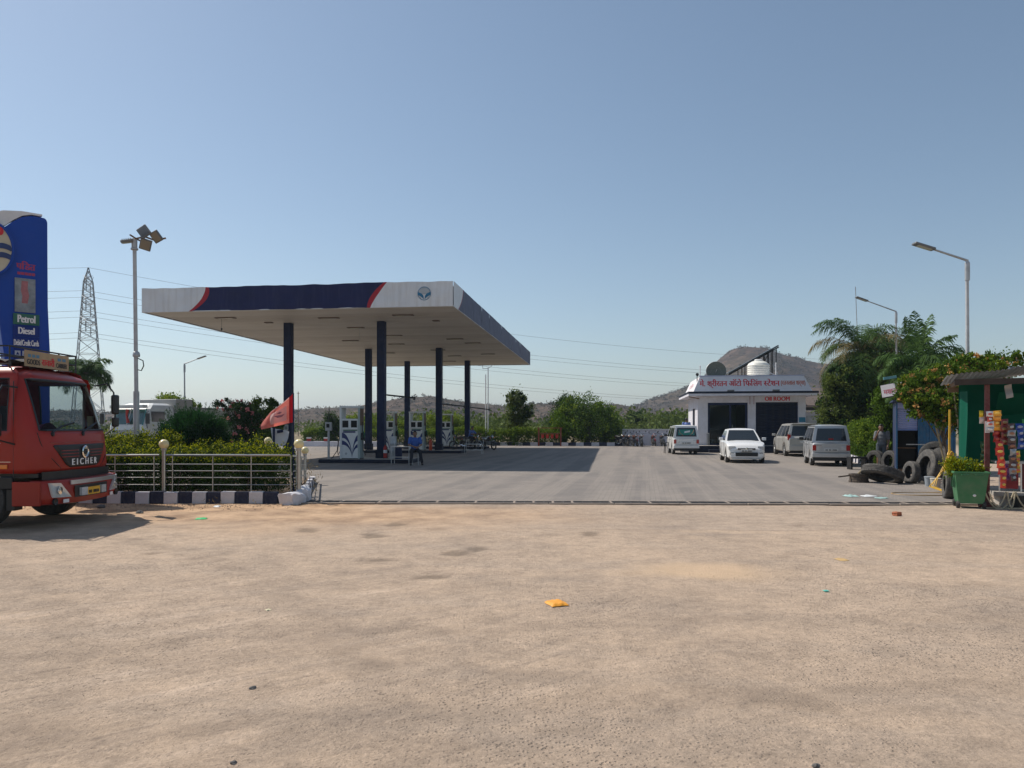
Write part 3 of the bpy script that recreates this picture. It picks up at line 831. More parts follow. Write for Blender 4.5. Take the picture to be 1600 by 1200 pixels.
def canopy():
    t = thing('station_canopy', 'flat station canopy with navy, red and white fascia on six navy columns', 'canopy', CAN, CR)
    # soffit of pressed sheet strips
    sm = mat('soffit_sheet', (.62, .57, .49), .6, 0, .08, .35, 0, 10, dirt=.10, dcol=(.35, .30, .25))
    sms = [sm, mat('soffit_sheet_dull', (.57, .52, .445), .6, 0, .10, .5, 0, 10, dirt=.16, dcol=(.33, .28, .23)), mat('soffit_sheet_pale', (.64, .595, .52), .6, 0, .08, .35, 0, 10, dirt=.10, dcol=(.35, .30, .25))]
    n = 34; st = CD / n
    for i in range(n):
        MB().b2(-CW + .06, -.06, i * st + .016 + (.06 if i == 0 else 0), (i + 1) * st - (.06 if i == n - 1 else 0), CZ + .03 + rng.uniform(-.004, .004), CZ + .055).build('soffit_strip', sms[(i * 7 // 3) % 3], t)
    box_part('soffit_backing', M['lampgrey'], t, -CW + .07, -.07, .07, CD - .07, CZ + .058, CZ + .062)
    box_part('roof_deck', M['galv'], t, -CW + .08, -.08, .08, CD - .08, CZ + CT - .14, CZ + CT - .1)
    # stretched printed fascia: wrinkled sheet with real folds
    def wr(u, v, L):
        x = u * L
        return .034 * mnoise.fractal(Vector((x * .9, v * 1.3, L)), 1, 2, 3) + .012 * mnoise.noise(Vector((x * 2.7 + v * 2, v * 4, 3.3)))
    fm = fascia_print('front_fascia_print', CW, -CW + 2.78, -3.43)
    def fsheet(u, v):
        edge = .032 * mnoise.noise(Vector((u * 22, 1.7, 0))) if v > .99 else (.012 * mnoise.noise(Vector((u * 26, 9.7, 0))) if v < .01 else 0)
        return (-CW + u * CW, -.02 + (0 if u in (0, 1) else wr(u, v, CW)), CZ + v * CT + edge)
    MB().grid(fsheet, 150, 12).build('front_fascia', fm, t, smooth=180)
    MB().grid(lambda u, v: (-CW + u * CW, CD + .02 + .5 * wr(u, v, CW), CZ + v * CT), 60, 6).build('rear_fascia', fm, t, smooth=180)
    sidem = fascia_print('side_fascia_print', CD, 99, 99)
    pn = 13; pl = CD / pn
    navyv = mat('navy_sheen_sheet', (.058, .060, .120), .55, 0, .2, 1.2, .35, 2, dirt=.18, dcol=(.24, .22, .25), spec=.3)  # navy lightened: the sky's grazing reflection put into its colour
    whitep = mat('white_sheet', (.70, .71, .73), .5, 0, .06, 1, .25, 2, dirt=.2)
    for i in range(pn):
        for side in (1, -1):
            x = .02 if side > 0 else -CW - .02
            off = rng.uniform(-.012, .012)
            y0, y1 = i * pl + .012, (i + 1) * pl - .012
            if i == 0:
                # white end, a curved red edge, then navy
                ns = 14
                def cut(v): return 1.9 - 1.0 * (1 - v) ** 1.8
                mb = MB()
                mb.grid(lambda u, v: (x, y0 + (cut(v) - y0) * u, CZ + v * CT), 6, ns, 0)
                mb.grid(lambda u, v: (x, cut(v) + .10 * u, CZ + v * CT), 1, ns, 1)
                mb.grid(lambda u, v: (x, cut(v) + .10 + (y1 - cut(v) - .10) * u, CZ + v * CT), 4, ns, 2)
                mb.build('fascia_panel', [whitep, mat('faded_red_sheet', (.30, .035, .05), .5), navyv], t)
            elif i == pn - 1:
                MB().grid(lambda u, v: (x + .008 * mnoise.noise(Vector((u * 4 + i, v * 2, side))), y0 + (y1 - y0) * u, CZ + v * CT), 8, 5).build('fascia_panel', navyv, t, smooth=180)
            else:
                MB().grid(lambda u, v: (x + off * v + .014 * mnoise.noise(Vector((u * 3 + i * 2, v * 2, side))), y0 + (y1 - y0) * u, CZ + v * CT + .01 * off), 8, 5).build('fascia_panel', navyv, t, smooth=180)
            box_part('fascia_joint', M['galv'], t, x - .03 * side - .004, x - .03 * side + .004, y1 - .01, y1 + .035, CZ + .02, CZ + CT - .03)
    for a, b in (((-CW, 0), (0, 0)), ((0, 0), (0, CD)), ((0, CD), (-CW, CD)), ((-CW, CD), (-CW, 0))):
        MB().tube([(a[0], a[1], CZ + .01), (b[0], b[1], CZ + .01)], .022, 6).build('edge_trim', whitep, t)
    # round emblem printed on the white end of the front
    ex, ez, er = -1.13, CZ + .50, .265
    fr = lambda u, v, l: (ex + u, -.045 - l, ez + v)
    grey = mat('emblem_grey', (.42, .45, .47), .5); blue = mat('emblem_blue', (.02, .16, .30), .5)
    ring = MB(); ns = 40
    for i in range(ns):
        a0, a1 = 2 * PI * i / ns, 2 * PI * (i + 1) / ns
        ring.add([fr(r * math.cos(a), r * math.sin(a), .004) for r, a in ((er - .025, a0), (er, a0), (er, a1), (er - .025, a1))], [(0, 1, 2, 3)])
    e = ring.build('emblem', blue, t)
    top = [(er * .86 * math.cos(a), er * .86 * math.sin(a)) for a in np.linspace(R(8), R(172), 18)]
    poly = top + [(-er * .80, -.01), (0, -.03), (er * .80, -.01)]
    MB().prism(poly, 0, .003, fr).build('emblem_dome', grey, e)
    for s in (-1, 1):
        w_ = [(s * .015, -er * .86), (s * .03, -er * .35), (s * .10, .0), (s * .24, .06), (s * .255, -.05), (s * .13, -.12), (s * .075, -er * .62)]
        if s < 0: w_ = w_[::-1]
        MB().prism(w_, 0, .008, fr).build('emblem_wing', blue, e)
        w2 = [(s * .09, -er * .72), (s * .14, -.15), (s * .235, -.095), (s * .20, -.17)]
        if s < 0: w2 = w2[::-1]
        MB().prism(w2, 0, .007, fr).build('emblem_feather', grey, e)
    # columns
    for x, y in ((-8.46, 4.05), (-4.10, 4.05), (-8.49, 15.6), (-4.13, 15.6), (-8.46, 24.3), (-4.07, 24.3)):
        w_ = .175
        c = MB().b2(x - w_, x + w_, y - w_, y + w_, .0, CZ + .028).build('column', M['navy'], t, bevel=.02)
        box_part('column_base', M['navydk'], c, x - w_ - .05, x + w_ + .05, y - w_ - .05, y + w_ + .05, .0, .55, bevel=.02)
    # worn light fittings, stains of old fixings
    fm2 = mat('fitting_brown', (.16, .12, .09), .6)
    for x, y, a in ((-10.4, 2.0, .9), (-6.0, 2.6, .9), (-2.6, 2.2, .9), (-5.9, 5.8, .8), (-1.6, 4.0, .3), (-9.2, 3.6, .35), (-5.0, 9.0, .9), (-2.2, 11.0, .9), (-6.0, 13.0, .9), (-4.4, 16.5, .9), (-1.6, 13.0, .9), (-8.0, 11.0, .9), (-4.2, 20.5, .9), (-8.0, 18.0, .9), (-1.8, 19.5, .9), (-5.4, 24.5, .9)):
        f = MB().b2(x - a / 2, x + a / 2, y - .12, y + .12, CZ - .012, CZ + .026).build('light_fitting', fm2, t, bevel=.008)
        if a > .5: box_part('lens', M['lens'], f, x - a / 2 + .12, x + a / 2 - .12, y - .07, y + .07, CZ - .02, CZ - .013)
    c = MB().tube([(-10.55, 1.95, CZ), (-10.55, 1.95, CZ - .42)], .007, 5).build('hanging_cable', M['black'], t)
    MB().lathe([(.01, .05), (.03, .03), (.035, -.04), (.0, -.07)], 10, Matrix.Translation((-10.55, 1.95, CZ - .47))).build('bulb_holder', M['black'], c)
    c = MB().tube([(-5.7, 5.8, CZ), (-5.72, 5.8, CZ - .35), (-5.68, 5.8, CZ - .6)], .007, 5).build('hanging_cable', M['galv'], t)
    for x, y in ((-3.88, 15.5), (-3.82, 24.2)):
        MB().tube([(x, y, CZ), (x + .05, y - .2, 4.6), (x + .02, y - .15, 3.4), (x + .12, y - .2, 2.4)], .012, 5).build('hanging_cable', M['black'], t)
canopy()

# steel arms holding the hose lines between columns
def hose_arm(p, q, label):
    t = thing('hose_arm', label, 'pipe arm', can_pt(*p[:2]), CR, 'black swing arms on the columns')
    d = (q[0] - p[0], q[1] - p[1])
    MB().tube([(0, 0, p[2]), (d[0], d[1], q[2])], .035, 8).build('arm', M['black'], t)
    MB().tube([(-.30, 0, p[2] + .05), (.0, 0, p[2])], .03, 8).build('bracket', M['black'], t)
    MB().cyl((d[0], d[1], q[2] + .05), (d[0], d[1], q[2] - .10), .06, .05).build('end_weight', M['black'], t)
hose_arm((-3.88, 4.2, 3.0), (-2.75, 4.6, 2.88), 'black swing arm on the nearest column of the front pair')
hose_arm((-3.9, 15.8, 2.93), (-2.7, 16.2, 2.80), 'black swing arm on the middle column between the second pumps')
hose_arm((-3.85, 24.5, 2.95), (-2.6, 24.9, 2.80), 'black swing arm on the farthest visible column by the motorcycles')

# ------------------------------------------------------------------ pump islands and pumps
def island(x0, x1, y0, y1, label):
    t = thing('pump_island', label, 'pump island', can_pt(0, 0), CR, 'raised islands under the canopy')
    MB().b2(x0, x1, y0, y1, .017, .17).build('plinth', M['navydk'], t, bevel=.03)
    box_part('top_slab', M['concrete'], t, x0 + .12, x1 - .12, y0 + .12, y1 - .12, .168, .178)
island(-6.5, -2.45, 2.65, 4.9, 'long navy kerbed island carrying the nearest pump')
island(-9.2, -2.6, 14.6, 16.4, 'long navy kerbed island carrying the middle two pumps')
island(-9.2, -2.6, 23.3, 25.2, 'long navy kerbed island carrying the farthest pump')

pump_white = mat('pump_white', (.70, .72, .72), .4, 0, .05, 2, coat=.2, dirt=.15)
pump_teal = mat('pump_grey_green', (.36, .43, .42), .45, 0, .1, 2, dirt=.15)
screen = mat('pump_screen', (.012, .014, .014), .5, 0, .3, 4, spec=.2)
swblue = mat('swoosh_blue', (.018, .035, .14), .4)
def make_pump(loc, label):
    t = thing('fuel_pump', label, 'fuel pump', loc, CR, 'fuel pumps under the canopy')
    W, D = .92, .50
    MB().b2(-W / 2 + .05, W / 2 - .05, -D / 2, D / 2, .0, 1.74).build('cabinet', pump_white, t, bevel=.015)
    for s in (-1, 1):
        p = MB().b2(s * (W / 2 - .05) - .045, s * (W / 2 - .05) + .045, -D / 2 - .03, D / 2 + .03, 0, 2.22).build('post', pump_teal if s > 0 else pump_white, t, bevel=.012)
    MB().b2(-W / 2 - .01, W / 2 + .01, -D / 2 - .035, D / 2 + .035, 2.21, 2.30).build('header', pump_white, t, bevel=.012)
    box_part('side_panel', mat('rust_panel', (.17, .10, .06), .6) if 'rustp' not in M else M['rustp'], t, W / 2 - .003, W / 2 + .008, -D / 2 + .02, D / 2 - .02, 1.45, 2.18)
    f = MB().b2(-W / 2 + .10, W / 2 - .10, -D / 2 - .022, -D / 2 + .01, 1.28, 1.72).build('display_panel', pump_white, t, bevel=.008)
    for x0, x1 in ((-.33, -.06), (.06, .33)):
        d = MB().b2(x0, x1, -D / 2 - .030, -D / 2 - .02, 1.36, 1.66).build('screen', screen, f, bevel=.005)
        for k in range(3):
            box_part('readout', M['lens'], d, x0 + .05, x1 - .05, -D / 2 - .0335, -D / 2 - .0305, 1.40 + k * .085, 1.445 + k * .085) if False else None
    box_part('name_strip', swblue, t, -.30, .25, -D / 2 - .012, -D / 2 + .002, 1.13, 1.20)
    box_part('grade_strip', M['greenpanel'], t, -.30, .34, -D / 2 - .012, -D / 2 + .002, 1.215, 1.262)
    # winged print: blue swooshes rising from the middle of the foot
    fr = lambda u, v, l: (u, -D / 2 - l, v)
    def sw(x_end, z_end, w0, w1, side, m, l, bulge):
        pts_o = []; pts_i = []
        for k in range(11):
            f_ = k / 10
            x = .10 + (x_end - .10) * f_ ** 1.55; z = .06 + (z_end - .06) * (1 - (1 - f_) ** bulge)
            wd = w0 + (w1 - w0) * f_
            pts_o.append((x, z + wd / 2)); pts_i.append((x, max(.03, z - wd / 2)))
        poly = pts_o + pts_i[::-1]
        if x_end > .1: poly = poly
        mb = MB(); n = 11
        vs = [fr(*p, l) for p in pts_o] + [fr(*p, l) for p in pts_i]
        mb.add(vs, [(i, n + i, n + i + 1, i + 1) for i in range(n - 1)])
        mb.build('swoosh', m, t)
    sw(-.355, 1.02, .07, .24, -1, swblue, .004, 1.9); sw(-.355, .70, .06, .19, -1, swblue, .005, 1.9); sw(.35, .90, .07, .26, 1, swblue, .004, 1.6); sw(.35, .56, .06, .16, 1, swblue, .005, 1.6)
    MB().lathe([(.0, .0), (.05, .0), (.05, .004), (0, .004)], 12, Matrix.Translation((-.17, -D / 2 - .001, .22)) @ Matrix.Rotation(R(90), 4, 'X')).build('maker_badge', M['galv'], t)
    for s in (-1, 1):
        x = s * (W / 2 + .04)
        n = MB(); n.b2(x - .05, x + .05, -.12, .12, .82, 1.12); nb = n.build('nozzle_boot', M['black'], t, bevel=.02)
        MB().tube([(x + s * .06, -.02, .92), (x + s * .09, -.04, 1.08), (x + s * .02, -.05, 1.20)], [.03, .035, .018], 8).build('nozzle', M['greenpanel' if s > 0 else 'black'], nb)
        MB().tube([(x + s * .07, 0, .92), (x + s * .16, 0, .45), (x + s * .12, 0, .14), (x + s * .02, 0, .35), (x, 0, 1.0), (x - s * .02, 0, 1.6)], .02, 7).build('hose', M['rubber'], t)
    box_part('foot', M['black'], t, -W / 2 - .02, W / 2 + .02, -D / 2 - .02, D / 2 + .02, -.008, .025)
    return t
make_pump(can_pt(-5.22, 3.3, .186), 'white fuel pump with blue swooshes standing nearest, left of the thick column')
make_pump(can_pt(-7.2, 15.5, .186), 'white fuel pump half hidden behind the front column')
make_pump(can_pt(-5.42, 15.5, .186), 'white fuel pump right behind the seated man')
make_pump(can_pt(-5.6, 24.3, .186), 'white fuel pump farthest away, beside the motorcycles')

def air_post():
    t = thing('air_gauge_post', 'grey post with small gauge box left of the nearest pump', 'air gauge', can_pt(-6.2, 3.1, .178), CR)
    MB().tube([(0, 0, 0), (0, 0, 1.25)], .05, 10).build('post', M['galv'], t, smooth=True)
    h = MB().b2(-.13, .13, -.09, .09, 1.22, 1.60).build('gauge_box', M['galv'], t, bevel=.02)
    box_part('dial', screen, h, -.07, .07, -.096, -.088, 1.36, 1.53)
    MB().tube([(0, 0, 1.6), (.03, 0, 2.3)], .018, 6).build('aerial', M['black'], t)
    MB().tube([(.10, 0, 1.25), (.45, .0, .72), (.42, 0, .40), (.16, 0, .03), (.10, 0, .02)], .018, 6).build('hose', M['rubber'], t)
air_post()

def extinguisher():
    t = thing('fire_extinguisher', 'red fire extinguisher hung low on the front column', 'extinguisher', can_pt(-3.80, 3.62, .178), CR)
    MB().lathe([(0, .03), (.075, .03), (.085, .06), (.085, .46), (.06, .53), (.025, .56), (.025, .60), (0, .6)], 16).build('cylinder', M['red'], t, smooth=True)
    MB().lathe([(.0865, .24), (.0865, .38)], 16).build('label_band', M['whiteprint'], t, smooth=True)
    MB().b2(-.05, .05, -.015, .015, .60, .63).build('handle', M['black'], t)
    MB().tube([(.03, -.03, .60), (.11, -.05, .5), (.11, -.05, .2)], .012, 6).build('hose', M['black'], t)
extinguisher()
def second_extinguisher():
    t = thing('fire_extinguisher', 'small orange red extinguisher beside the pump behind the seated man', 'extinguisher', can_pt(-4.55, 15.2, .178), CR)
    MB().lathe([(0, 0), (.09, 0), (.10, .03), (.10, .52), (.07, .60), (.03, .63), (.03, .68), (0, .68)], 14).build('cylinder', mat('orange_red_paint', (.55, .08, .03), .5), t, smooth=True)
    MB().b2(-.05, .05, -.015, .015, .68, .71).build('handle', M['black'], t)
second_extinguisher()
for k, (x, y, lab, m) in enumerate(((-3.42, 3.5, 'grey steel drum on the island beside the red extinguisher', 'galv'), (-3.08, 3.2, 'small blue drum on the island right of the grey drum', 'navy'))):
    t = thing('oil_drum', lab, 'drum', can_pt(x, y, .178), CR, 'drums on the pump island')
    h = .98 if k == 0 else .55
    MB().lathe([(0, 0), (.15, 0), (.15, h * .33), (.157, h * .345), (.15, h * .36), (.15, h * .66), (.157, h * .675), (.15, h * .69), (.15, h), (.14, h), (.14, h - .02), (0, h - .02)], 18).build('shell', M[m], t, smooth=True)
    MB().lathe([(0, 0), (.02, 0), (.02, .015), (0, .015)], 10, Matrix.Translation((.08, 0, h - .02))).build('bung', M['galv'], t)

# steel frame table and stools beside the island
def steel_table(loc, label, w=.75, d=.45, h=.72):
    t = thing('steel_table', label, 'table', loc, CR, 'steel tables by the pump islands')
    for x in (-w / 2, w / 2):
        for y in (-d / 2, d / 2):
            MB().tube([(x, y, 0), (x, y, h + (.25 if y > 0 else 0))], .016, 6).build('leg', M['galv'], t)
    MB().b2(-w / 2 - .02, w / 2 + .02, -d / 2 - .02, d / 2 + .02, h, h + .02).build('top', M['alu'], t)
    MB().b2(-w / 2, w / 2, -d / 2, d / 2, h * .4, h * .4 + .015).build('shelf', M['alu'], t)
steel_table(can_pt(-2.62, 2.05, .016), 'open steel table left of the seated man')
steel_table(can_pt(-1.7, 13.9, .016), 'low steel table in front of the farther pumps', 1.0, .5, .55)

# low whitewashed wall at the back left with red-topped pegs
def back_wall():
    t = thing('low_wall', 'low whitewashed wall seen between the globe lamps and the nearest pump', 'wall', (0, 0, 0))
    MB().hexa([(-26, 60.8, 0), (-9.6, 58.4, 0), (-9.55, 58.7, 0), (-26, 61.1, 0), (-26, 60.85, .42), (-9.6, 58.45, .42), (-9.55, 58.68, .42), (-26, 61.08, .42)]).build('wall_body', M['lilac'], t, bevel=.02)
    for x, lab in ((-16.0, 'red and white reflector post on the low wall behind the globe lamp'), (-14.6, 'red and white reflector post on the low wall nearest the air gauge'), (-18.6, 'red and white reflector post on the low wall behind the flag')):
        y = 60.95 - (x + 26) * .1463
        q = thing('reflector_post', lab, 'reflector post', (x, y, .421), 0, 'reflector posts on the low wall')
        MB().b2(-.16, .16, -.04, .04, .0, .2).build('red_face', M['red'], q)
        MB().b2(-.18, .18, -.05, .05, .2, .32).build('white_cap', M['white'], q)
back_wall()

# ------------------------------------------------------------------ station office
OX, OY = PX(1090, 47), 47.0
def office():
    t = thing('station_office', 'whitewashed station office with red lettering above and navy doorways', 'building', (OX, OY, 0), SITE)
    W, D, Z0, Z1 = 6.45, 6.2, .42, 3.46
    wl = M['lilac']
    # platform and steps
    MB().b2(-.25, W + .3, -1.35, D, .017, Z0 - .004).build('platform', M['navydk'], t, bevel=.02)
    box_part('platform_top', M['concrete'], t, -.2, W + .25, -1.28, D - .1, Z0 - .005, Z0 + .004)
    box_part('step', M['navydk'], t, .5, W - .3, -1.75, -1.352, .017, .21, bevel=.015)
    d0, d1, s0, s1 = .62, 3.02, 3.50, 6.0
    ztop = 3.06
    # front piers and beams
    for n_, x0, x1 in (('pier', 0, d0), ('pier', d1, s0), ('pier', s1, W)):
        MB().b2(x0, x1, 0, .35, Z0, Z1).build(n_, wl, t, bevel=.012)
    MB().b2(d0 + .003, d1 - .003, .02, .33, ztop, Z1).build('lintel', wl, t); MB().b2(s0 + .003, s1 - .003, .02, .33, ztop + .02, Z1).build('lintel', wl, t)
    for x0, x1 in ((d1 + .08, d1 + .16), (s0 - .16, s0 - .08)):
        box_part('pilaster_strip', mat('faded_pink', (.50, .42, .46), .8), t, x0, x1, -.025, -.001, 2.95, Z1 - .02)
    # side and rear walls
    MB().b2(.0, .25, .352, 1.7, Z0, Z1).build('side_wall', wl, t); MB().b2(.0, .25, 3.2, D, Z0, Z1).build('side_wall', wl, t)
    MB().b2(.0, .25, 1.703, 3.197, Z0, 1.25).build('side_wall', wl, t); MB().b2(.0, .25, 1.703, 3.197, 2.75, Z1).build('side_wall', wl, t)
    wd = MB().b2(.08, .12, 1.70, 3.20, 1.25, 2.75).build('side_window', M['darkglass'], t)
    for y in (1.72, 2.45, 3.18): box_part('frame', M['navy'], wd, .05, .15, y - .03, y + .03, 1.26, 2.74)
    MB().b2(W - .25, W, .352, D, Z0, Z1).build('side_wall', wl, t); MB().b2(.252, W - .252, D - .25, D, Z0, Z1).build('rear_wall', wl, t)
    box_part('floor_slab', M['concrete'], t, .252, W - .252, .352, D - .26, Z0, Z0 + .01)
    # glazed entrance
    fr_ = M['navy']
    g = MB().b2(d0 + .003, d0 + .12, .08, .20, Z0, ztop - .003).build('entrance_frame', fr_, t, bevel=.008)
    for x0, x1, z0, z1 in ((d1 - .14, d1 - .003, Z0, ztop - .003), (d0 + .123, d1 - .143, ztop - .15, ztop - .003), (d0 + .123, d1 - .143, Z0 + .012, Z0 + .10), (1.92, 2.04, Z0 + .103, ztop - .153)):
        box_part('entrance_frame', fr_, t, x0, x1, .085, .195, z0, z1, bevel=.006)
    box_part('glass_pane', M['glass'], t, d0 + .12, 1.92, .13, .14, Z0 + .10, ztop - .15)
    box_part('glass_pane', M['glass'], t, 2.04, d1 - .14, .13, .14, Z0 + .10, ztop - .15)
    box_part('door_handle', M['chrome'], t, 2.10, 2.13, .05, .075, 1.3, 1.7)
    # roller shutter of navy slats
    z = Z0 + .02; k = 0
    pro = None
    while z < ztop - .0:
        if pro is None:
            pro = MB().add([(s0 + .004, .16, 0), (s1 - .004, .16, 0), (s1 - .004, .125, .05), (s0 + .004, .125, .05), (s1 - .004, .16, .098), (s0 + .004, .16, .098)], [(0, 1, 2, 3), (3, 2, 4, 5)]).build('shutter_slat', M['navydk'], t)
            o = pro
        else:
            o = pro.copy(); COL.objects.link(o)
        o.location = (0, 0, z); z += .098
    box_part('shutter_box', M['navydk'], t, s0 + .004, s1 - .004, .10, .30, ztop - .09, ztop + .018)
    box_part('shutter_rail', M['navy'], t, s0 + .004, s0 + .07, .09, .122, Z0, ztop - .1); box_part('shutter_rail', M['navy'], t, s1 - .07, s1 - .004, .09, .122, Z0, ztop - .1)
    # roof slab and flared sign parapet
    MB().b2(-.62, W + .55, -.75, D + .4, Z1 + .003, Z1 + .14).build('roof_slab', M['lilac'], t)
    MB().b2(-.64, W + .57, -.77, D + .42, Z1 + .145, Z1 + .27).build('slab_edge', M['navydk'], t, bevel=.01)
    zb, zt = Z1 + .273, Z1 + 1.22
    pts = lambda i, z: [(-.30 + i, -.45 + i * .8, z), (W + .28 - i, -.45 + i * .8, z), (W + .28 - i, D - i, z), (-.30 + i, D - i, z)]
    pb = MB().hexa(pts(0, zb) + pts(.42, zt)).build('parapet', mat('sign_band_white', (.76, .73, .75), .7, 0, .06, 1.0, .1, 20, dirt=.15), t, bevel=.015)
    box_part('parapet_cap', mat('cap_violet', (.50, .52, .66), .7), t, .08, W - .10, -.13, -.03, zt + .001, zt + .06)
    sl_ = Vector((0, .336, zt - zb)).normalized()          # up along the leaning face
    nr = Vector((0, -sl_.z, sl_.y))
    def face(x0, v0): return lambda u, v, l: Vector((x0 + u, -.45, zb)) + sl_ * (v0 + v) + nr * l
    hin = ['मे', '.', ' ', ('श', 0), ('्र', 0), 'ी', 'र', 'त', 'न', ' ', 'ऑ', 'टो', ' ', 'ि', 'फ', 'ि', 'ल', 'ं', 'ग', ' ', ('स', .74), 'टे', 'श', 'न']
    lettering('main_lettering', hin, 4.75, .60, face(.10, .22), M['redprint'], t, bold=.016)
    hin2 = ['(', 'र', 'त', 'न', 'ल', 'ा', 'ल', ' ', 'श', 'र्', 'म', 'ा', ')']
    lettering('small_lettering', hin2, 1.42, .40, face(4.93, .30), mat('orange_print', (.55, .13, .06), .6), t, bold=.010)
    lettering('room_lettering', 'OIl ROOM', 1.45, .26, lambda u, v, l: Vector((4.05 + u, .02 - l, 3.16 + v)), M['redprint'], t, bold=.014)
    pinkm = mat('pale_pink_print', (.62, .25, .28), .7)
    slx = Vector((.42, 0, zt - zb)).normalized(); nrx = Vector((-slx.z, 0, slx.x))
    lettering('side_lettering', ['मे', '.', ' ', 'श', '्र', 'ी', 'र', 'त', 'न'], 3.0, .5, lambda u, v, l: Vector((-.30, 4.6 - u, zb)) + slx * (.25 + v) + nrx * l, pinkm, t)
    # lamps over the slab edge, cable, small signs
    for x in (1.9, 4.55): 
        l_ = MB().b2(x - .2, x + .2, -.83, -.60, Z1 + .275, Z1 + .36).build('flood_lamp', M['lampgrey'], t, bevel=.01)
    MB().tube([(-.55, -.3, Z1 - .04), (.1, -.02, Z1 - .15)], .03, 6).build('bracket_arm', M['wood'], t)
    MB().tube([(.28, -.01, 2.35), (.28, -.02, 1.9)], .10, 4).build('wall_switch_box', mat('smudge_grey', (.35, .35, .40), .8), t) if False else None
    box_part('wall_notice', mat('notice_blue', (.04, .20, .32), .5), t, s1 + .05, W - .03, -.015, -.002, 1.85, 2.15)
    box_part('wall_notice', M['white'], t, s1 + .08, W - .06, -.014, -.002, 1.5, 1.8)
    # interior seen through the glass
    box_part('counter', mat('counter_brown', (.12, .09, .07), .6), t, .8, 2.2, 2.4, 2.9, Z0 + .012, 1.4)
    box_part('inner_partition', mat('inner_wall', (.20, .19, .19), .8), t, 3.2, 3.3, .36, D - .26, Z0 + .012, Z1 - .01)
    for k_, (x, h, c) in enumerate(((.82, .35, (.35, .45, .5)), (1.05, .28, (.45, .40, .30)), (1.28, .52, (.40, .48, .52)), (1.55, .55, (.30, .42, .50)), (1.72, .30, (.5, .5, .5)), (2.2, .3, (.1, .15, .3)))):
        box_part('oil_carton', mat('carton_%d' % k_, c, .7), t, x, x + .19, .45, .75, Z0 + .012, Z0 + .012 + h)
    # railing on the platform
    for x in (.55, 3.25):
        r_ = MB().tube([(x, -1.2, Z0), (x, -1.2, Z0 + .75), (x, -.2, Z0 + .75), (x, -.2, Z0)], .025, 7).build('handrail', M['steel'], t)
    return Z1 + .27, zt
RZ0, RZT = office()

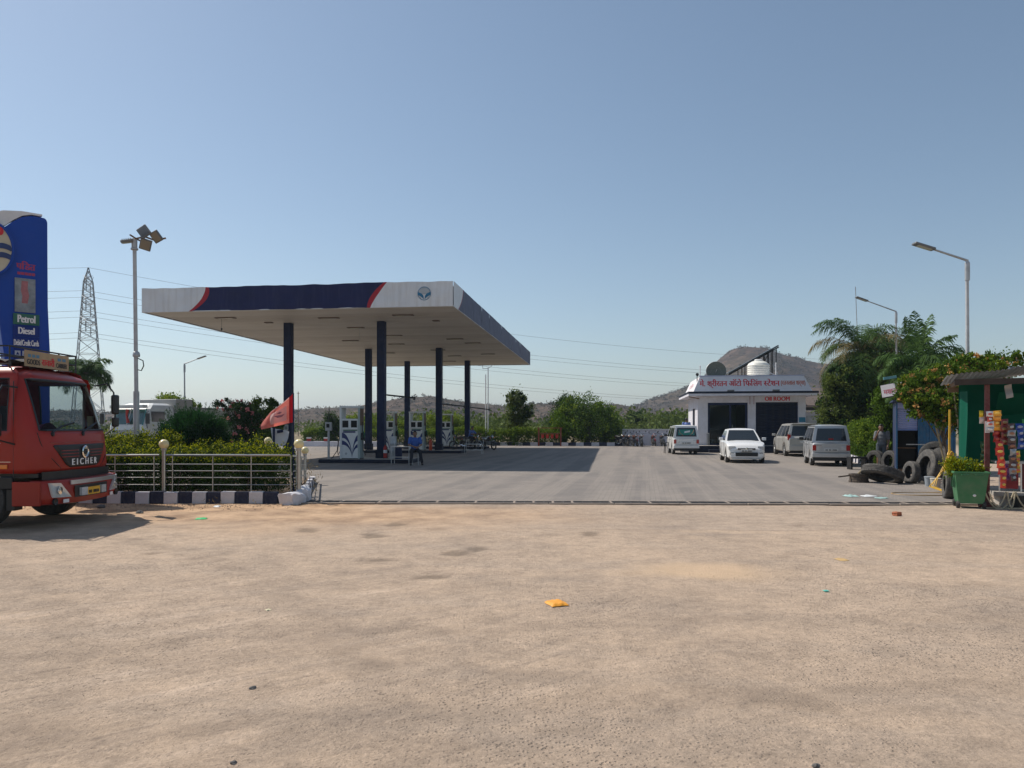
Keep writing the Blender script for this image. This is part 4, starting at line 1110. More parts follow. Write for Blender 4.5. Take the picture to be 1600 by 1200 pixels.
def on_roof(x, y, z=0):
    return Matrix.Rotation(SITE, 3, 'Z') @ Vector((x, y, 0)) + Vector((OX, OY, z))
def roof_things():
    # white water tank
    t = thing('water_tank', 'white ribbed plastic water tank on the office roof', 'water tank', on_roof(3.95, 1.7, RZT + .02), SITE)
    prof = [(0, -.9), (.66, -.9), (.66, .02)]
    for i in range(6):
        z = .05 + i * .13; prof += [(.66, z), (.69, z + .03), (.69, z + .07), (.66, z + .10)]
    prof += [(.62, .88), (.40, 1.02), (.24, 1.06), (.24, 1.02)]
    MB().lathe(prof, 28).build('tank_body', mat('tank_white', (.78, .77, .70), .45, 0, .05, 2, dirt=.12), t, smooth=30)
    MB().lathe([(.24, 1.05), (.25, 1.12), (.2, 1.16), (0, 1.17)], 20).build('lid', M['white'], t, smooth=True)
    MB().tube([(.65, -.2, .3), (1.3, -.3, -.05), (2.1, -.4, -.25)], .03, 7).build('outlet_pipe', M['white'], t)
    # mesh dish, face turned half away
    t = thing('satellite_dish', 'round grey mesh dish standing on the office roof', 'dish', on_roof(1.25, 1.2, RZT - .16), SITE)
    c = Vector((0, 0, .52)); rr = .63
    mb = MB(); K = 9
    ax = Matrix.Rotation(R(76), 3, 'X')
    for i in range(24):
        a = 2 * PI * i / 24
        mb.tube([c + ax @ Vector((math.cos(a) * rr * f, math.sin(a) * rr * f, .22 * f * f)) for f in (.05, .35, .7, 1)], .008, 4)
    for f in np.linspace(.15, 1, 9):
        mb.tube([c + ax @ Vector((math.cos(a) * rr * f, math.sin(a) * rr * f, .22 * f * f)) for a in np.linspace(0, 2 * PI, 33)[:-1]], .012 if f == 1 else .007, 4, closed=True)
    o = mb.build('mesh_ribs', M['galv'], t); o['kind'] = 'stuff'
    dm = mat('dish_mesh', (.10, .115, .10), .6, .3, .2, 8)
    MB().grid(lambda u, v: c + ax @ Vector((math.cos(u * 2 * PI) * rr * max(.02, v), math.sin(u * 2 * PI) * rr * max(.02, v), .22 * v * v + .012)), 32, 6).build('reflector', dm, t, smooth=180)
    MB().tube([c, c + ax @ Vector((0, 0, .6))], .012, 5).build('feed_arm', M['galv'], t)
    MB().tube([(0, .1, -.9), (0, .1, .5)], .03, 8).build('mast', M['galv'], t)
    # solar array, steep, seen from its side
    t = thing('solar_array', 'dark solar panel array sloping steeply on posts above the office roof', 'solar panel', on_roof(3.9, 3.2, RZ0 + .01), SITE)
    pvm = mat('solar_cell', (.010, .012, .020), .2, 0, .2, 1, coat=.5)
    a0, a1 = Vector((-1.75, 0, 1.22)), Vector((1.45, 0, 3.02))
    sd = (a1 - a0); 
    nrm = Vector((-sd.z, 0, sd.x)).normalized()
    for i in range(2):
        for j in range(2):
            p = a0 + sd * (i / 2 + .01); q = a0 + sd * ((i + 1) / 2 - .01)
            y0, y1 = j * 1.0 - 1.0 + .012, (j + 1) * 1.0 - 1.0 - .012
            v = [p + Vector((0, y0, 0)), q + Vector((0, y0, 0)), q + Vector((0, y1, 0)), p + Vector((0, y1, 0))]
            MB().hexa(v + [w_ + nrm * .09 for w_ in v]).build('solar_panel', pvm, t)
    for y in (-.8, .8):
        MB().tube([a0 + Vector((0, y, -.06)), a1 + Vector((0, y, -.06))], .04, 4).build('rail', M['black'], t)
    for f in (.28, .42, .72, .80, .88, .95):
        p = a0 + sd * f
        for y in (-.8, .8): MB().tube([(p.x, y, 0), (p.x, y, p.z - .06)], .03, 4).build('post', M['black'], t)
    MB().tube([a0 + sd * .8 + Vector((0, -.8, -.1)), (a0.x + sd.x * .42, -.8, .1)], .025, 4).build('brace', M['black'], t)
    # masts
    for x, y, h, r_, lab in ((.25, .9, .72, .035, 'thin white pipe standing left of the roof dish'), (4.85, .8, .85, .03, 'thin white pipe standing right of the water tank')):
        t = thing('roof_pipe', lab, 'pipe', on_roof(x, y, RZT + .0), SITE, 'pipes on the office roof')
        MB().tube([(0, 0, -.9), (0, 0, h)], r_, 8).build('pipe', M['white'], t)
        MB().lathe([(r_ + .012, h - .02), (r_ + .012, h + .03), (0, h + .05)], 8).build('pipe_cap', M['white'], t)
    t = thing('roof_horn', 'small black loudspeaker horn on the office roof corner', 'loudspeaker', on_roof(.0, .3, RZT - .35), SITE)
    MB().tube([(0, 0, 0), (0, 0, .45)], .03, 6).build('stand', M['black'], t)
    MB().tube([(0, -.12, .5), (0, .02, .5), (0, .18, .52)], [.10, .06, .05], 10).build('horn', M['black'], t)
    t = thing('lightning_mast', 'slanting grey mast with spiked head behind the solar array', 'mast', on_roof(6.15, 4.2, RZ0), SITE)
    MB().tube([(0, 0, 0), (-.85, 0, 2.15)], .045, 8).build('pole', M['galv'], t)
    MB().lathe([(.0, .0), (.12, .05), (.06, .12), (.0, .3)], 10, Matrix.Translation((-.88, 0, 2.1))).build('spike_head', M['lampgrey'], t)
    MB().tube([(-2.2, -.5, .95), (-.2, 0, .12)], .025, 6).build('stay', M['white'], t)
roof_things()

# annexe behind on the right, brown sloping roof
def annexe():
    t = thing('annexe', 'low white annexe with brown sloping roof behind the office', 'building', on_roof(6.95, 4.6, 0), SITE)
    MB().b2(0, 3.4, 0, 3.5, .0, 2.55).build('wall', M['lilac'], t)
    MB().b2(.6, 1.5, -.05, -.005, 1.5, 2.3).build('window', M['galv'], t)
    MB().hexa([(-.3, -.4, 2.9), (4.2, -.4, 2.9), (4.2, 3.8, 4.25), (-.3, 3.8, 4.25), (-.3, -.4, 2.98), (4.2, -.4, 2.98), (4.2, 3.8, 4.33), (-.3, 3.8, 4.33)]).build('roof', mat('thatch_brown', (.11, .085, .075), .95, 0, .25, 4, .5, 20), t)
    MB().b2(-.3, 4.2, -.42, -.3, 2.66, 2.88).build('eave_beam', M['black'], t)
    MB().b2(1.9, 2.4, -.25, -.02, .016, 2.56).build('pier', M['white'], t)
annexe()
# ------------------------------------------------------------------ railing with globe lamps round the planted bed
def railing():
    t = thing('steel_railing', 'stainless steel railing on the striped kerb in front of the hedge', 'railing', (0, 0, 0))
    Y = 15.95
    x0, x1 = -15.2, -4.62
    def yy(x): return Y - (x - x0) * .008
    z_top = .99
    segs = [(x0, -7.42), (-7.33, -4.66)]
    for a, b in segs:
        for k, z in enumerate((z_top, .80, .66, .52, .37)):
            MB().tube([(a, yy(a), z), (b, yy(b), z)], .022 if k == 0 else .0095, 8).build('top_rail' if k == 0 else 'rail', M['steel'], t, smooth=True)
    for px in (-130, -70, -10, 50, 110, 180, 241, 270, 333, 393, 455):
        x = PX(px, 15.9)
        MB().tube([(x, yy(x) + .002, .14), (x, yy(x) + .002, z_top)], .012, 8).build('baluster', M['steel'], t, smooth=True)
    # return along the driveway
    a, b = Vector((-4.66, 16.05, 0)), Vector((-5.72, 21.0, 0))
    for k, z in enumerate((.97, .78, .64, .50, .36)):
        MB().tube([a + Vector((0, .06, z)), b + Vector((0, 0, z - .25))], .022 if k == 0 else .0095, 8).build('top_rail' if k == 0 else 'rail', M['steel'], t, smooth=True)
    for f in (.2, .4, .6, .8):
        p = a.lerp(b, f); MB().tube([p + Vector((0, 0, .14)), p + Vector((0, 0, .97 - .25 * f))], .015, 8).build('baluster', M['steel'], t, smooth=True)
railing()
def globe_post(loc, top, r, label, base=.14):
    t = thing('globe_lamp', label, 'lamp', (loc[0], loc[1], base), 0, 'cream globe lamps round the planted bed')
    h = top - base
    MB().tube([(0, 0, 0), (0, 0, h - 2 * r)], .042, 12).build('post', M['steel'], t, smooth=True)
    MB().lathe([(.05, -.03), (.06, 0), (.05, .03)], 12, Matrix.Translation((0, 0, h - 2 * r))).build('collar', M['galv'], t)
    MB().ell((0, 0, h - r), r, 20, 14).build('globe', M['cream'], t, smooth=180)
globe_post((PX(256.5, 15.9), 15.89), PZ(686.5, 15.9), .102, 'cream globe lamp on a steel post halfway along the railing')
globe_post((PX(468, 15.9), 15.86), PZ(686, 15.9), .104, 'cream globe lamp on the railing corner beside the driveway')
globe_post((PX(476.5, 20.6), 20.6), PZ(698, 20.6), .103, 'cream globe lamp standing lower, just behind the corner one')
globe_post((PX(419, 20.8), 20.8), PZ(683, 20.8), .106, 'cream globe lamp rising from the hedge under the flag')

# ------------------------------------------------------------------ floodlight pole, street lamps
def flood_pole():
    p = Vector((PX(213, 18.2), 18.2, .14))
    t = thing('floodlight_pole', 'tall grey pole with a cluster of tilted floodlights', 'light pole', p)
    zt = PZ(374, 18.2) - .14
    MB().tube([(0, 0, 0), (0, 0, 2.3)], [.075, .068], 14).build('pole', M['pole'], t, smooth=True)
    MB().tube([(0, 0, 2.3), (-.045, 0, zt)], [.048, .044], 14).build('pole', M['pole'], t, smooth=True)
    MB().lathe([(.078, -.05), (.085, 0), (.07, .06), (.05, .08)], 14, Matrix.Translation((0, 0, 3.18))).build('collar', M['galv'], t)
    MB().tube([(.03, 0, 3.10), (.16, 0, 3.04), (.18, 0, 2.92), (.12, 0, 2.80), (.04, 0, 2.82)], .013, 6).build('cable_loop', M['black'], t)
    MB().lathe([(.07, -.26), (.085, -.25), (.085, -.22), (.065, -.2), (.065, 0), (.0, .02)], 12, Matrix.Translation((-.045, 0, zt))).build('socket', M['galv'], t)
    # bent cross arms
    c = Vector((-.045, 0, zt - .02))
    MB().tube([c + Vector(q) for q in ((-.20, -.05, -.02), (0, 0, .03), (.22, .06, .10), (.45, .1, .02), (.70, .12, .08))], .022, 8).build('cross_arm', M['wood'], t)
    MB().tube([c + Vector(q) for q in ((.05, .3, .03), (.05, 0, .03), (.05, -.3, .05))], .02, 8).build('cross_arm', M['wood'], t)
    def head(pos, w_, h_, eul, col):
        Rm = Euler(eul).to_matrix(); w_ *= .76; h_ *= .76
        mb = MB(); pp = c + Vector(pos)
        mb.box(pp, (w_, h_, .06), M=Rm)
        hd = mb.build('lamp_head', M['lampgrey'], t, bevel=.012)
        mb = MB().box(pp + Rm @ Vector((0, 0, -.036)), (w_ - .05, h_ - .05, .012), M=Rm); mb.build('lens', col, hd)
        for k in range(-2, 3):
            mb = MB().box(pp + Rm @ Vector((w_ * k * .17, 0, .045)), (.012, h_ * .8, .03), M=Rm); mb.build('cooling_fin', M['lampgrey'], hd)
    lit = mat('lens_pale', (.42, .50, .50), .2, 0, .05, coat=.5); yel = mat('lens_yellow', (.25, .24, .18), .3, 0, .1, coat=.4)
    head((.24, -.02, .20), .34, .42, (R(64), R(-38), R(10)), lit)
    head((.26, .02, -.10), .34, .36, (R(-62), R(16), R(18)), yel)
    head((.50, .06, .10), .30, .36, (R(-58), R(-22), R(-16)), yel)
    head((-.16, -.04, -.035), .36, .30, (R(6), R(-12), R(20)), yel)
flood_pole()

def street_lamp(pole_px, Y, top_px, tip, label, base=0, r=.055, joint=None):
    """pole_px, top_px in picture pixels at depth Y; tip = (x, y) of the arm's far end"""
    a = P(pole_px, top_px, Y)
    t = thing('street_lamp', label, 'street lamp', (a.x, Y, base), 0, 'grey street lamps with a raised single arm')
    e = P(tip[0], tip[1], Y) - Vector((a.x, Y, base)); h = a.z - base
    jz = joint if joint else h * .62
    MB().tube([(0, 0, 0), (0, 0, jz)], r * 1.25, 12).build('pole', M['pole'], t, smooth=True)
    MB().tube([(0, 0, jz), (-.02, 0, h)], [r * .95, r * .8], 12).build('pole', M['pole'], t, smooth=True)
    MB().lathe([(r * 1.3, -.03), (r * 1.4, 0), (r, .05)], 12, Matrix.Translation((0, 0, jz))).build('joint_collar', M['galv'], t)
    MB().lathe([(r * 1.25, -.6), (r * 1.25, -.1), (r, -.06)], 10, Matrix.Translation((-.01, 0, h))).build('arm_socket', M['galv'], t)
    d = Vector((e.x, 0, e.z - h)); dn = d.normalized()
    f = d.length - .62
    MB().tube([(-.01, 0, h - .02), Vector((0, 0, h)) + dn * f], [r * .62, r * .5], 10).build('arm', M['galv'], t, smooth=True)
    c = Vector((0, 0, h)) + dn * (f + .30)
    Rm = Matrix((dn, Vector((0, 1, 0)), dn.cross(Vector((0, 1, 0))))).transposed()
    hd = MB().box(c, (.62, .26, .07), M=Rm).build('lamp_head', M['lampgrey'], t, bevel=.025)
    upz = Rm @ Vector((0, 0, 1)); sg = -1 if upz.z > 0 else 1
    MB().box(c + upz * (.037 * sg) - dn * .02, (.42, .18, .014), M=Rm).build('lens', M['lens'], hd)
street_lamp(288.5, 52, 568, (322, 556), 'slim street lamp behind the silver truck, arm rising to the right')
street_lamp(1512, 22, 406, (1427, 380), 'tallest street lamp, standing behind the orange flowering shrub', joint=3.2)
street_lamp(1400.5, 38, 486, (1337, 464), 'street lamp behind the palms, its arm over the leaning palm', r=.05)
def twin_mast():
    a = P(760, 574, 63)
    t = thing('twin_light_mast', 'pale twin pole with two small heads behind the canopy', 'light pole', (a.x, 63, 0))
    for dx in (-.06, .14):
        MB().tube([(dx, 0, 0), (dx, 0, a.z - (.6 if dx < 0 else 0))], .045, 8).build('pole', M['white'], t)
    MB().tube([(-.32, 0, a.z + .28), (-.30, 0, a.z - .1), (.12, 0, a.z - .1), (.42, 0, a.z + .1), (.46, 0, a.z + .35)], .03, 6).build('bracket', M['galv'], t)
    for dx, dz in ((-.32, .3), (.46, .35)):
        MB().box((dx, 0, a.z + dz), (.22, .22, .12)).build('lamp_head', M['lampgrey'], t, bevel=.02)
twin_mast()
def thin_pole(x, y, Y, label, r=.04, base_y=None):
    a = P(x, y, Y)
    t = thing('wooden_pole', label, 'pole', (a.x, Y, 0), 0, 'thin poles on the plain')
    MB().tube([(0, 0, 0), (0, 0, a.z)], [r, r * .8], 6).build('pole', M['wood'], t)
    MB().box((0, 0, a.z - .25), (.5, .06, .06)).build('cross_piece', M['wood'], t)
thin_pole(1015, 646, 110, 'thin dark pole on the plain, left of the white rear-facing van', .09)
thin_pole(466, 612, 120, 'thin dark pole on the plain beside the flag', .07)
def aerial():
    a = P(1343, 448, 46)
    t = thing('aerial_mast', 'very thin mast rising above the leaning palm', 'mast', (a.x, 46, 0))
    MB().tube([(0, 0, 0), (-.15, 0, a.z - 2.5)], .05, 6).build('mast', M['galv'], t); MB().tube([(-.15, 0, a.z - 2.5), (-.25, 0, a.z)], .022, 6).build('tip', M['galv'], t)
aerial()

# ------------------------------------------------------------------ blue station totem
def totem():
    # local x to the right along the face, y away from the viewer, turned to face the road
    t = thing('station_totem', 'tall blue station totem listing Petrol and Diesel, white round emblem', 'sign', (-11.36, 16.6, .14), R(44))
    blue = mat('totem_blue', (.008, .060, .36), .5, 0, .10, .7, .03, 8, dirt=.03, spec=.25)
    zt = 6.22
    US = .722
    fr = lambda u, v, l: Vector((u * US, -l, v))
    left = []
    out = [(.55, 1.0), (1.46, 1.0), (1.46, 3.2), (1.405, 4.2), (1.385, zt - .10)]
    for a in np.linspace(0, 90, 5): out.append((1.385 - .10 + .10 * math.cos(R(a)), zt - .10 + .10 * math.sin(R(a))))
    out += [(.95, zt + .0), (.70, zt - .06), (.45, zt - .20), (.25, zt - .34), (0.06, zt - .36), (0.0, 4.9), (.10, 3.8), (.42, 1.9)]
    MB().prism(out, -.42, 0, fr).build('blade', blue, t, bevel=.02)
    wh = [(.0, zt - .33), (.25, zt - .31), (.45, zt - .17), (.70, zt - .03), (.95, zt + .03), (1.25, zt + .03), (1.25, zt + .075), (.7, zt + .075), (.2, zt + .02), (-.4, zt - .2), (-.4, zt - .4)]
    MB().prism(wh, -.40, -.02, fr).build('white_crest', M['white'], t)
    # round emblem at the blade's left edge
    ec = (-.14, 5.35); er = .58
    disc = [(ec[0] + er * math.cos(a) , ec[1] + er * 1.0 * math.sin(a)) for a in np.linspace(0, 2 * PI, 49)[:-1]]
    cream = mat('emblem_cream', (.55, .50, .36), .5)
    e = MB().prism(disc, .0, .10, fr).build('emblem', cream, t, bevel=.01)
    rim = MB().tube([fr(u, v, .10) for u, v in disc], .03, 6, closed=True).build('emblem_rim', blue, e)
    def band(z0, w_, m, ph):
        up = []; lo = []
        for k in range(25):
            u = -er * .97 + 2 * er * .97 * k / 24
            z = z0 + .10 * math.sin(abs(u) / er * 2.6 + ph)
            lim = math.sqrt(max(0, er * er * .93 - u * u))
            up.append((ec[0] + u, ec[1] + max(-lim, min(lim, z + w_ / 2)))); lo.append((ec[0] + u, ec[1] + max(-lim, min(lim, z - w_ / 2))))
        mb = MB(); n = 25
        mb.add([fr(*p, .112) for p in up] + [fr(*p, .112) for p in lo], [(i, n + i, n + i + 1, i + 1) for i in range(n - 1)])
        mb.build('emblem_wave', m, e)
    eb = mat('emblem_navy', (.02, .045, .16), .5)
    band(-.02, .12, eb, .2); band(-.22, .12, eb, .2)
    lettering('emblem_lettering', 'HP', .62, .34, lambda u, v, l: fr(ec[0] - .31 + u, ec[1] + .15 + v, .11 + l), M['redprint'], e, bold=.02)
    # picture panel (weathered, reddish figure barely readable) and price strips
    p = MB().prism([(.50, 4.02), (1.05, 4.02), (1.05, 4.78), (.50, 4.78)], .0, .03, fr).build('picture_panel', mat('faded_print', (.20, .24, .27), .4, 0, .4, 5, dirt=.4, dcol=(.34, .30, .26)), t)
    MB().prism([(.68, 4.22), (.84, 4.22), (.88, 4.40), (.84, 4.55), (.85, 4.72), (.68, 4.72), (.66, 4.5), (.70, 4.38)], .03, .033, fr).build('red_smear', mat('faded_red', (.36, .13, .14), .5, 0, .3, 8), p)
    rp = mat('totem_red', (.36, .03, .09), .5)
    lettering('red_lettering', ['प', 'ि', 'ड', 'त'], .50, .19, lambda u, v, l: fr(.55 + u, 4.98 + v, l), rp, t, bold=.012)
    lettering('red_small_lettering', '-----', .46, .06, lambda u, v, l: fr(.58 + u, 4.86 + v, l), rp, t, bold=.006)
    g = MB().prism([(.46, 3.74), (1.16, 3.74), (1.16, 3.985), (.46, 3.985)], .0, .028, fr).build('petrol_strip', M['greenpanel'], t)
    lettering('petrol_lettering', 'Petrol', .46, .17, lambda u, v, l: fr(.58 + u, 3.785 + v, .028 + l), M['whiteprint'], g, bold=.012)
    nb = mat('totem_navy', (.008, .030, .20), .5, spec=.25)
    d = MB().prism([(.46, 3.48), (1.16, 3.48), (1.16, 3.72), (.46, 3.72)], .0, .026, fr).build('diesel_strip', nb, t)
    lettering('diesel_lettering', 'Diesel', .42, .15, lambda u, v, l: fr(.60 + u, 3.53 + v, .026 + l), M['whiteprint'], d, bold=.012)
    c = MB().prism([(.46, 3.22), (1.16, 3.22), (1.16, 3.46), (.46, 3.46)], .0, .026, fr).build('cards_strip', nb, t)
    lettering('cards_lettering', 'Debit/Credit Cards', .66, .13, lambda u, v, l: fr(.48 + u, 3.27 + v, .026 + l), M['whiteprint'], c, bold=.006)
    s_ = MB().prism([(.46, 2.96), (1.16, 2.96), (1.16, 3.20), (.46, 3.20)], .0, .026, fr).build('services_strip', nb, t)
    pale = mat('totem_pale', (.40, .44, .52), .5)
    for x0, w_ in ((.50, .15), (.70, .12), (.86, .10), (1.0, .13)):
        q = MB().prism([(x0, 3.02), (x0 + w_, 3.02), (x0 + w_, 3.15), (x0, 3.15)], .026, .030, fr).build('service_icon', pale, s_)
        MB().prism([(x0 + .03, 3.06), (x0 + w_ - .03, 3.06), (x0 + w_ * .5, 3.13)], .030, .033, fr).build('icon_mark', nb, q)
    lettering('foot_lettering', '----', .42, .03, lambda u, v, l: fr(.62 + u, 2.78 + v, l), rp, t)
    box_part('side_bracket', M['galv'], t, 1.05, 1.13, .10, .30, 2.86, 2.94)
    MB().b2(.40, 1.05, .03, .40, -.14, 1.01).build('pedestal', M['navydk'], t, bevel=.02)
totem()

# ------------------------------------------------------------------ flag and banner in the hedge
def flag():
    Y = 16.6
    x = PX(458, Y)
    t = thing('flag', 'red cloth flag with white patch blowing from a thin navy pole', 'flag', (x, Y, .14))
    MB().tube([(.01, 0, 0), (0, 0, PZ(614, Y) - .14)], .022, 8).build('pole', M['navy'], t)
    za, zb = PZ(615, Y) - .14, PZ(660, Y) - .14       # hoist
    zc, zd = PZ(652, Y) - .14, PZ(671, Y) - .14       # fly
    xl = PX(412, Y) - x
    def surf(u, v):      # u along fly, v up
        top = za + (zc - za) * u ** .85; bot = zb + (zd - zb) * u ** 1.1
        wv = .09 * u * math.sin(5.2 * u + 2.2 * v) + .035 * math.sin(11 * u - 3 * v) * u + .05 * u * (v - .5) * math.sin(7 * v)
        return Vector((xl * u * (1 + .05 * math.sin(4 * v)), wv - .03, bot + (top - bot) * v))
    m, tr, b = _new('flag_cloth')
    n = _noise(tr, 5, 4, .6)
    c = _ramp(tr, n.outputs[0], [(.3, (.62, .13, .10)), (.7, (.74, .22, .18))])
    tr.links.new(c.outputs[0], b.inputs['Base Color']); b.inputs['Roughness'].default_value = .8
    tl = tr.nodes.new('ShaderNodeBsdfTranslucent'); tr.links.new(c.outputs[0], tl.inputs[0])
    mx = tr.nodes.new('ShaderNodeMixShader'); mx.inputs[0].default_value = .5
    tr.links.new(b.outputs[0], mx.inputs[1]); tr.links.new(tl.outputs[0], mx.inputs[2]); tr.links.new(mx.outputs[0], tr.nodes['Material Output'].inputs[0])
    deep = leafmat('flag_hoist', (.40, .012, .02), (.42, .015, .02), .3); pale = leafmat('flag_patch', (.74, .56, .56), (.76, .58, .58), .5); mark = leafmat('flag_mark', (.34, .20, .26), (.36, .22, .27), .4); edge = leafmat('flag_edge', (.70, .48, .44), (.72, .50, .46), .5)
    MB().grid(lambda u, v: surf(.10 + .90 * u, v), 40, 22).build('cloth', m, t, smooth=180)
    MB().grid(lambda u, v: surf(.115 * u, v) + Vector((0, -.012 * u, 0)), 6, 22).build('hoist_band', deep, t, smooth=180)
    off = Vector((0, -.022, 0))
    pt = MB().grid(lambda u, v: surf(.20 + .50 * u, .14 + .62 * v) + off, 20, 14).build('patch', pale, t, smooth=180)
    off2 = Vector((0, -.030, 0))
    for pts in ([(.25, .45), (.34, .36), (.46, .38), (.58, .55), (.50, .52), (.44, .50), (.36, .46)], [(.34, .58), (.40, .54), (.50, .60), (.42, .66)]):
        mb = MB(); mb.add([surf(*q) + off2 for q in pts], [tuple(range(len(pts)))]); mb.build('mark', mark, pt)
    MB().grid(lambda u, v: surf(.12 + .86 * u, .965 + .045 * v) + off, 30, 1).build('top_hem', edge, t, smooth=180)
flag()
def white_banner():
    Y = 19.5
    t = thing('banner', 'drooping white banner with blue print on a navy post under the flag', 'banner', (PX(428, Y), Y, .14))
    MB().tube([(0, 0, 0), (0, 0, PZ(668, Y) - .14)], .03, 8).build('post', M['navy'], t)
    c = Vector((.12, .03, PZ(681, Y) - .14)); 
    MB().grid(lambda u, v: c + Vector(((.24 - .10 * (1 - v) ** 2 * 1) * math.cos(PI * (1 - u)) + .03, .05 * math.sin(4 * u), -.24 + .46 * v * (1 - .25 * u))), 14, 10).build('sheet', M['white'], t, smooth=180)
    MB().grid(lambda u, v: c + Vector((-.04 + .16 * u, -.03, .06 + .08 * v + .03 * u)), 3, 3).build('blue_print', M['navy'], t)
white_banner()
def notice_on_column():
    Y = 33.0
    t = thing('notice_sheet', 'small white notice fixed to the column behind the flag', 'notice', P(447, 668, 33.75))
    MB().b2(-.10, .10, -.012, 0, -.14, .14).build('sheet', M['white'], t); MB().b2(-.06, .06, -.016, -.0125, -.08, .05).build('print', M['galv'], t)
notice_on_column()

# ------------------------------------------------------------------ plants of the bed and behind it
def hedge(name, label, x0, x1, y0, y1, z0, z1, n, leafm, size, base=.14, cl=.16, rough=.07, up=.25, group=None, stems=True, top=None, rz=0, loc=None):
    cx, cy = (x0 + x1) / 2, (y0 + y1) / 2
    t = thing(name, label, 'hedge', (cx, cy, base) if loc is None else loc, rz, group)
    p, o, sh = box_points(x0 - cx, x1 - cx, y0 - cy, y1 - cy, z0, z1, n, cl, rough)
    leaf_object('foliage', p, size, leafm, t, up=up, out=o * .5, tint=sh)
    if top:
        q = p[:, 2] > z1 - top[2]
        pp = p[q][nrg.random(q.sum()) < top[1]]
        pp = pp + nrg.normal(size=pp.shape) * .03 + np.array((0, 0, .03))
        leaf_object('top_leaves', pp, size, top[0], t, up=.8, tint=nrg.random(len(pp)))  # second, lighter leaf colour over the top of the hedge
    if stems:
        mb = MB(); k = max(4, int((x1 - x0) * (y1 - y0) * 5))
        for i in range(k):
            x, y = rng.uniform(x0 - cx, x1 - cx) * .9, rng.uniform(y0 - cy, y1 - cy) * .8
            mb.tube([(x, y, 0), (x + rng.uniform(-.1, .1), y + rng.uniform(-.1, .1), z1 * .5), (x + rng.uniform(-.2, .2), y + rng.uniform(-.1, .1), z1 * .85)], [.018, .013, .006], 5)
        s_ = mb.build('stems', M['bark'], t); s_['kind'] = 'stuff'
    return t
BED = 'hedges of the planted bed'
hedge('clipped_hedge', 'dark clipped hedge right behind the steel railing', -12.6, -4.98, 16.3, 17.5, .05, .80, 32000, L['hedge'], .052, cl=.14, rough=.06, group=BED, top=(L['duranta'], .55, .12))  # golden top leaves put the sunlit top into the colour
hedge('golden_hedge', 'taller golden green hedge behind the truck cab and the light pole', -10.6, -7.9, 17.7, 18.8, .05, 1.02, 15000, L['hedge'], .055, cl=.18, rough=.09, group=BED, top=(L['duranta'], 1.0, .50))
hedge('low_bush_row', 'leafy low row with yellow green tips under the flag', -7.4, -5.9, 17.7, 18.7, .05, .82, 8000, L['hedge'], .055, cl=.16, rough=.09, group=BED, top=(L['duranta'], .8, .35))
def thuja():
    Y = 18.9
    t = thing('round_conifer', 'dense round dark green conifer bush behind the hedge', 'bush', (PX(304, Y), Y, .14))
    zc = PZ(675, Y) - .14
    bl = [((0, 0, zc), (.74, .7, .50)), ((.08, -.1, zc + .18), (.48, .5, .30)), ((-.5, 0, zc - .15), (.35, .4, .4)), ((.5, 0, zc - .18), (.32, .4, .4)), ((0, 0, zc - .5), (.6, .55, .5))]
    p, o, sh = blob_points(bl, 34000, 520, .11, .78)
    leaf_object('foliage', p, .075, L['thuja'], t, up=.55, out=o * 1.1, aspect=.22, tint=sh)
    # a few upright sprays breaking the outline
    q = []; qo = []
    for i in range(70):
        d = nrg.normal(size=3); d[2] = abs(d[2]); d /= np.linalg.norm(d)
        c = np.array((0, 0, zc)) + d * np.array((.72, .66, .50))
        for k in range(24): q.append(c + d * .006 * k + np.array((0, 0, .0065 * k)) + nrg.normal(size=3) * .012); qo.append(d)
    leaf_object('sprays', np.array(q), .055, L['thuja'], t, up=.9, out=np.array(qo), aspect=.2)
    MB().tube([(0, 0, 0), (.02, 0, .5), (0, 0, 1.2)], [.08, .06, .03], 8).build('trunk', M['bark'], t)
thuja()
def tree(name, label, loc, blobs, n, leafm, size, trunk, clusters=90, spread=.2, shell=.4, group=None, extra=None, up=.2, cat='tree', aspect=.5, limbs=5):
    """blobs in local coordinates; trunk = (height, radius)"""
    t = thing(name, label, cat, loc, 0, group)
    p, o, sh = blob_points(blobs, n, clusters, spread, shell)
    leaf_object('crown', p, size, leafm, t, up=up, out=o * .4, tint=sh, aspect=aspect)
    if extra:
        for nm, em, k, es, sc_ in extra:
            pe, oe, se = blob_points(blobs, k, sc_, .06, .85)
            leaf_object(nm, pe, es, em, t, up=.3, aspect=.8)
    h, r = trunk
    mb = MB()
    mb.tube([(0, 0, 0), (.06 * h, .02, h * .5), (-.02 * h, 0, h)], [r, r * .8, r * .6], 8)
    for i in range(limbs):
        b = blobs[i % len(blobs)]
        e = Vector(b[0]) + Vector((rng.uniform(-.6, .6) * b[1][0], rng.uniform(-.6, .6) * b[1][1], rng.uniform(-.1, .5) * b[1][2]))
        s_ = Vector((-.02 * h, 0, h * rng.uniform(.7, 1)))
        mid = s_.lerp(e, .5) + Vector((rng.uniform(-.1, .1), rng.uniform(-.1, .1), .1 * h))
        mb.tube([s_, mid, e], [r * .5, r * .33, r * .1], 6)
    mb.build('trunk', M['bark'], t, smooth=True)
    return t
def B_at(px, py, w_, h_, Y, base, dy=0, depth=None):
    """ellipsoid filling a picture-sized patch at depth Y, local to base"""
    c = P(px, py, Y + dy)
    rx, rz_ = w_ / 2 / FPX * Y, h_ / 2 / FPX * Y
    return ((c.x - base[0], c.y - base[1], c.z - base[2]), (rx, depth or rx * .9, rz_))
def at(px, Y): return (PX(px, Y), Y, 0)
b0 = at(266, 50)
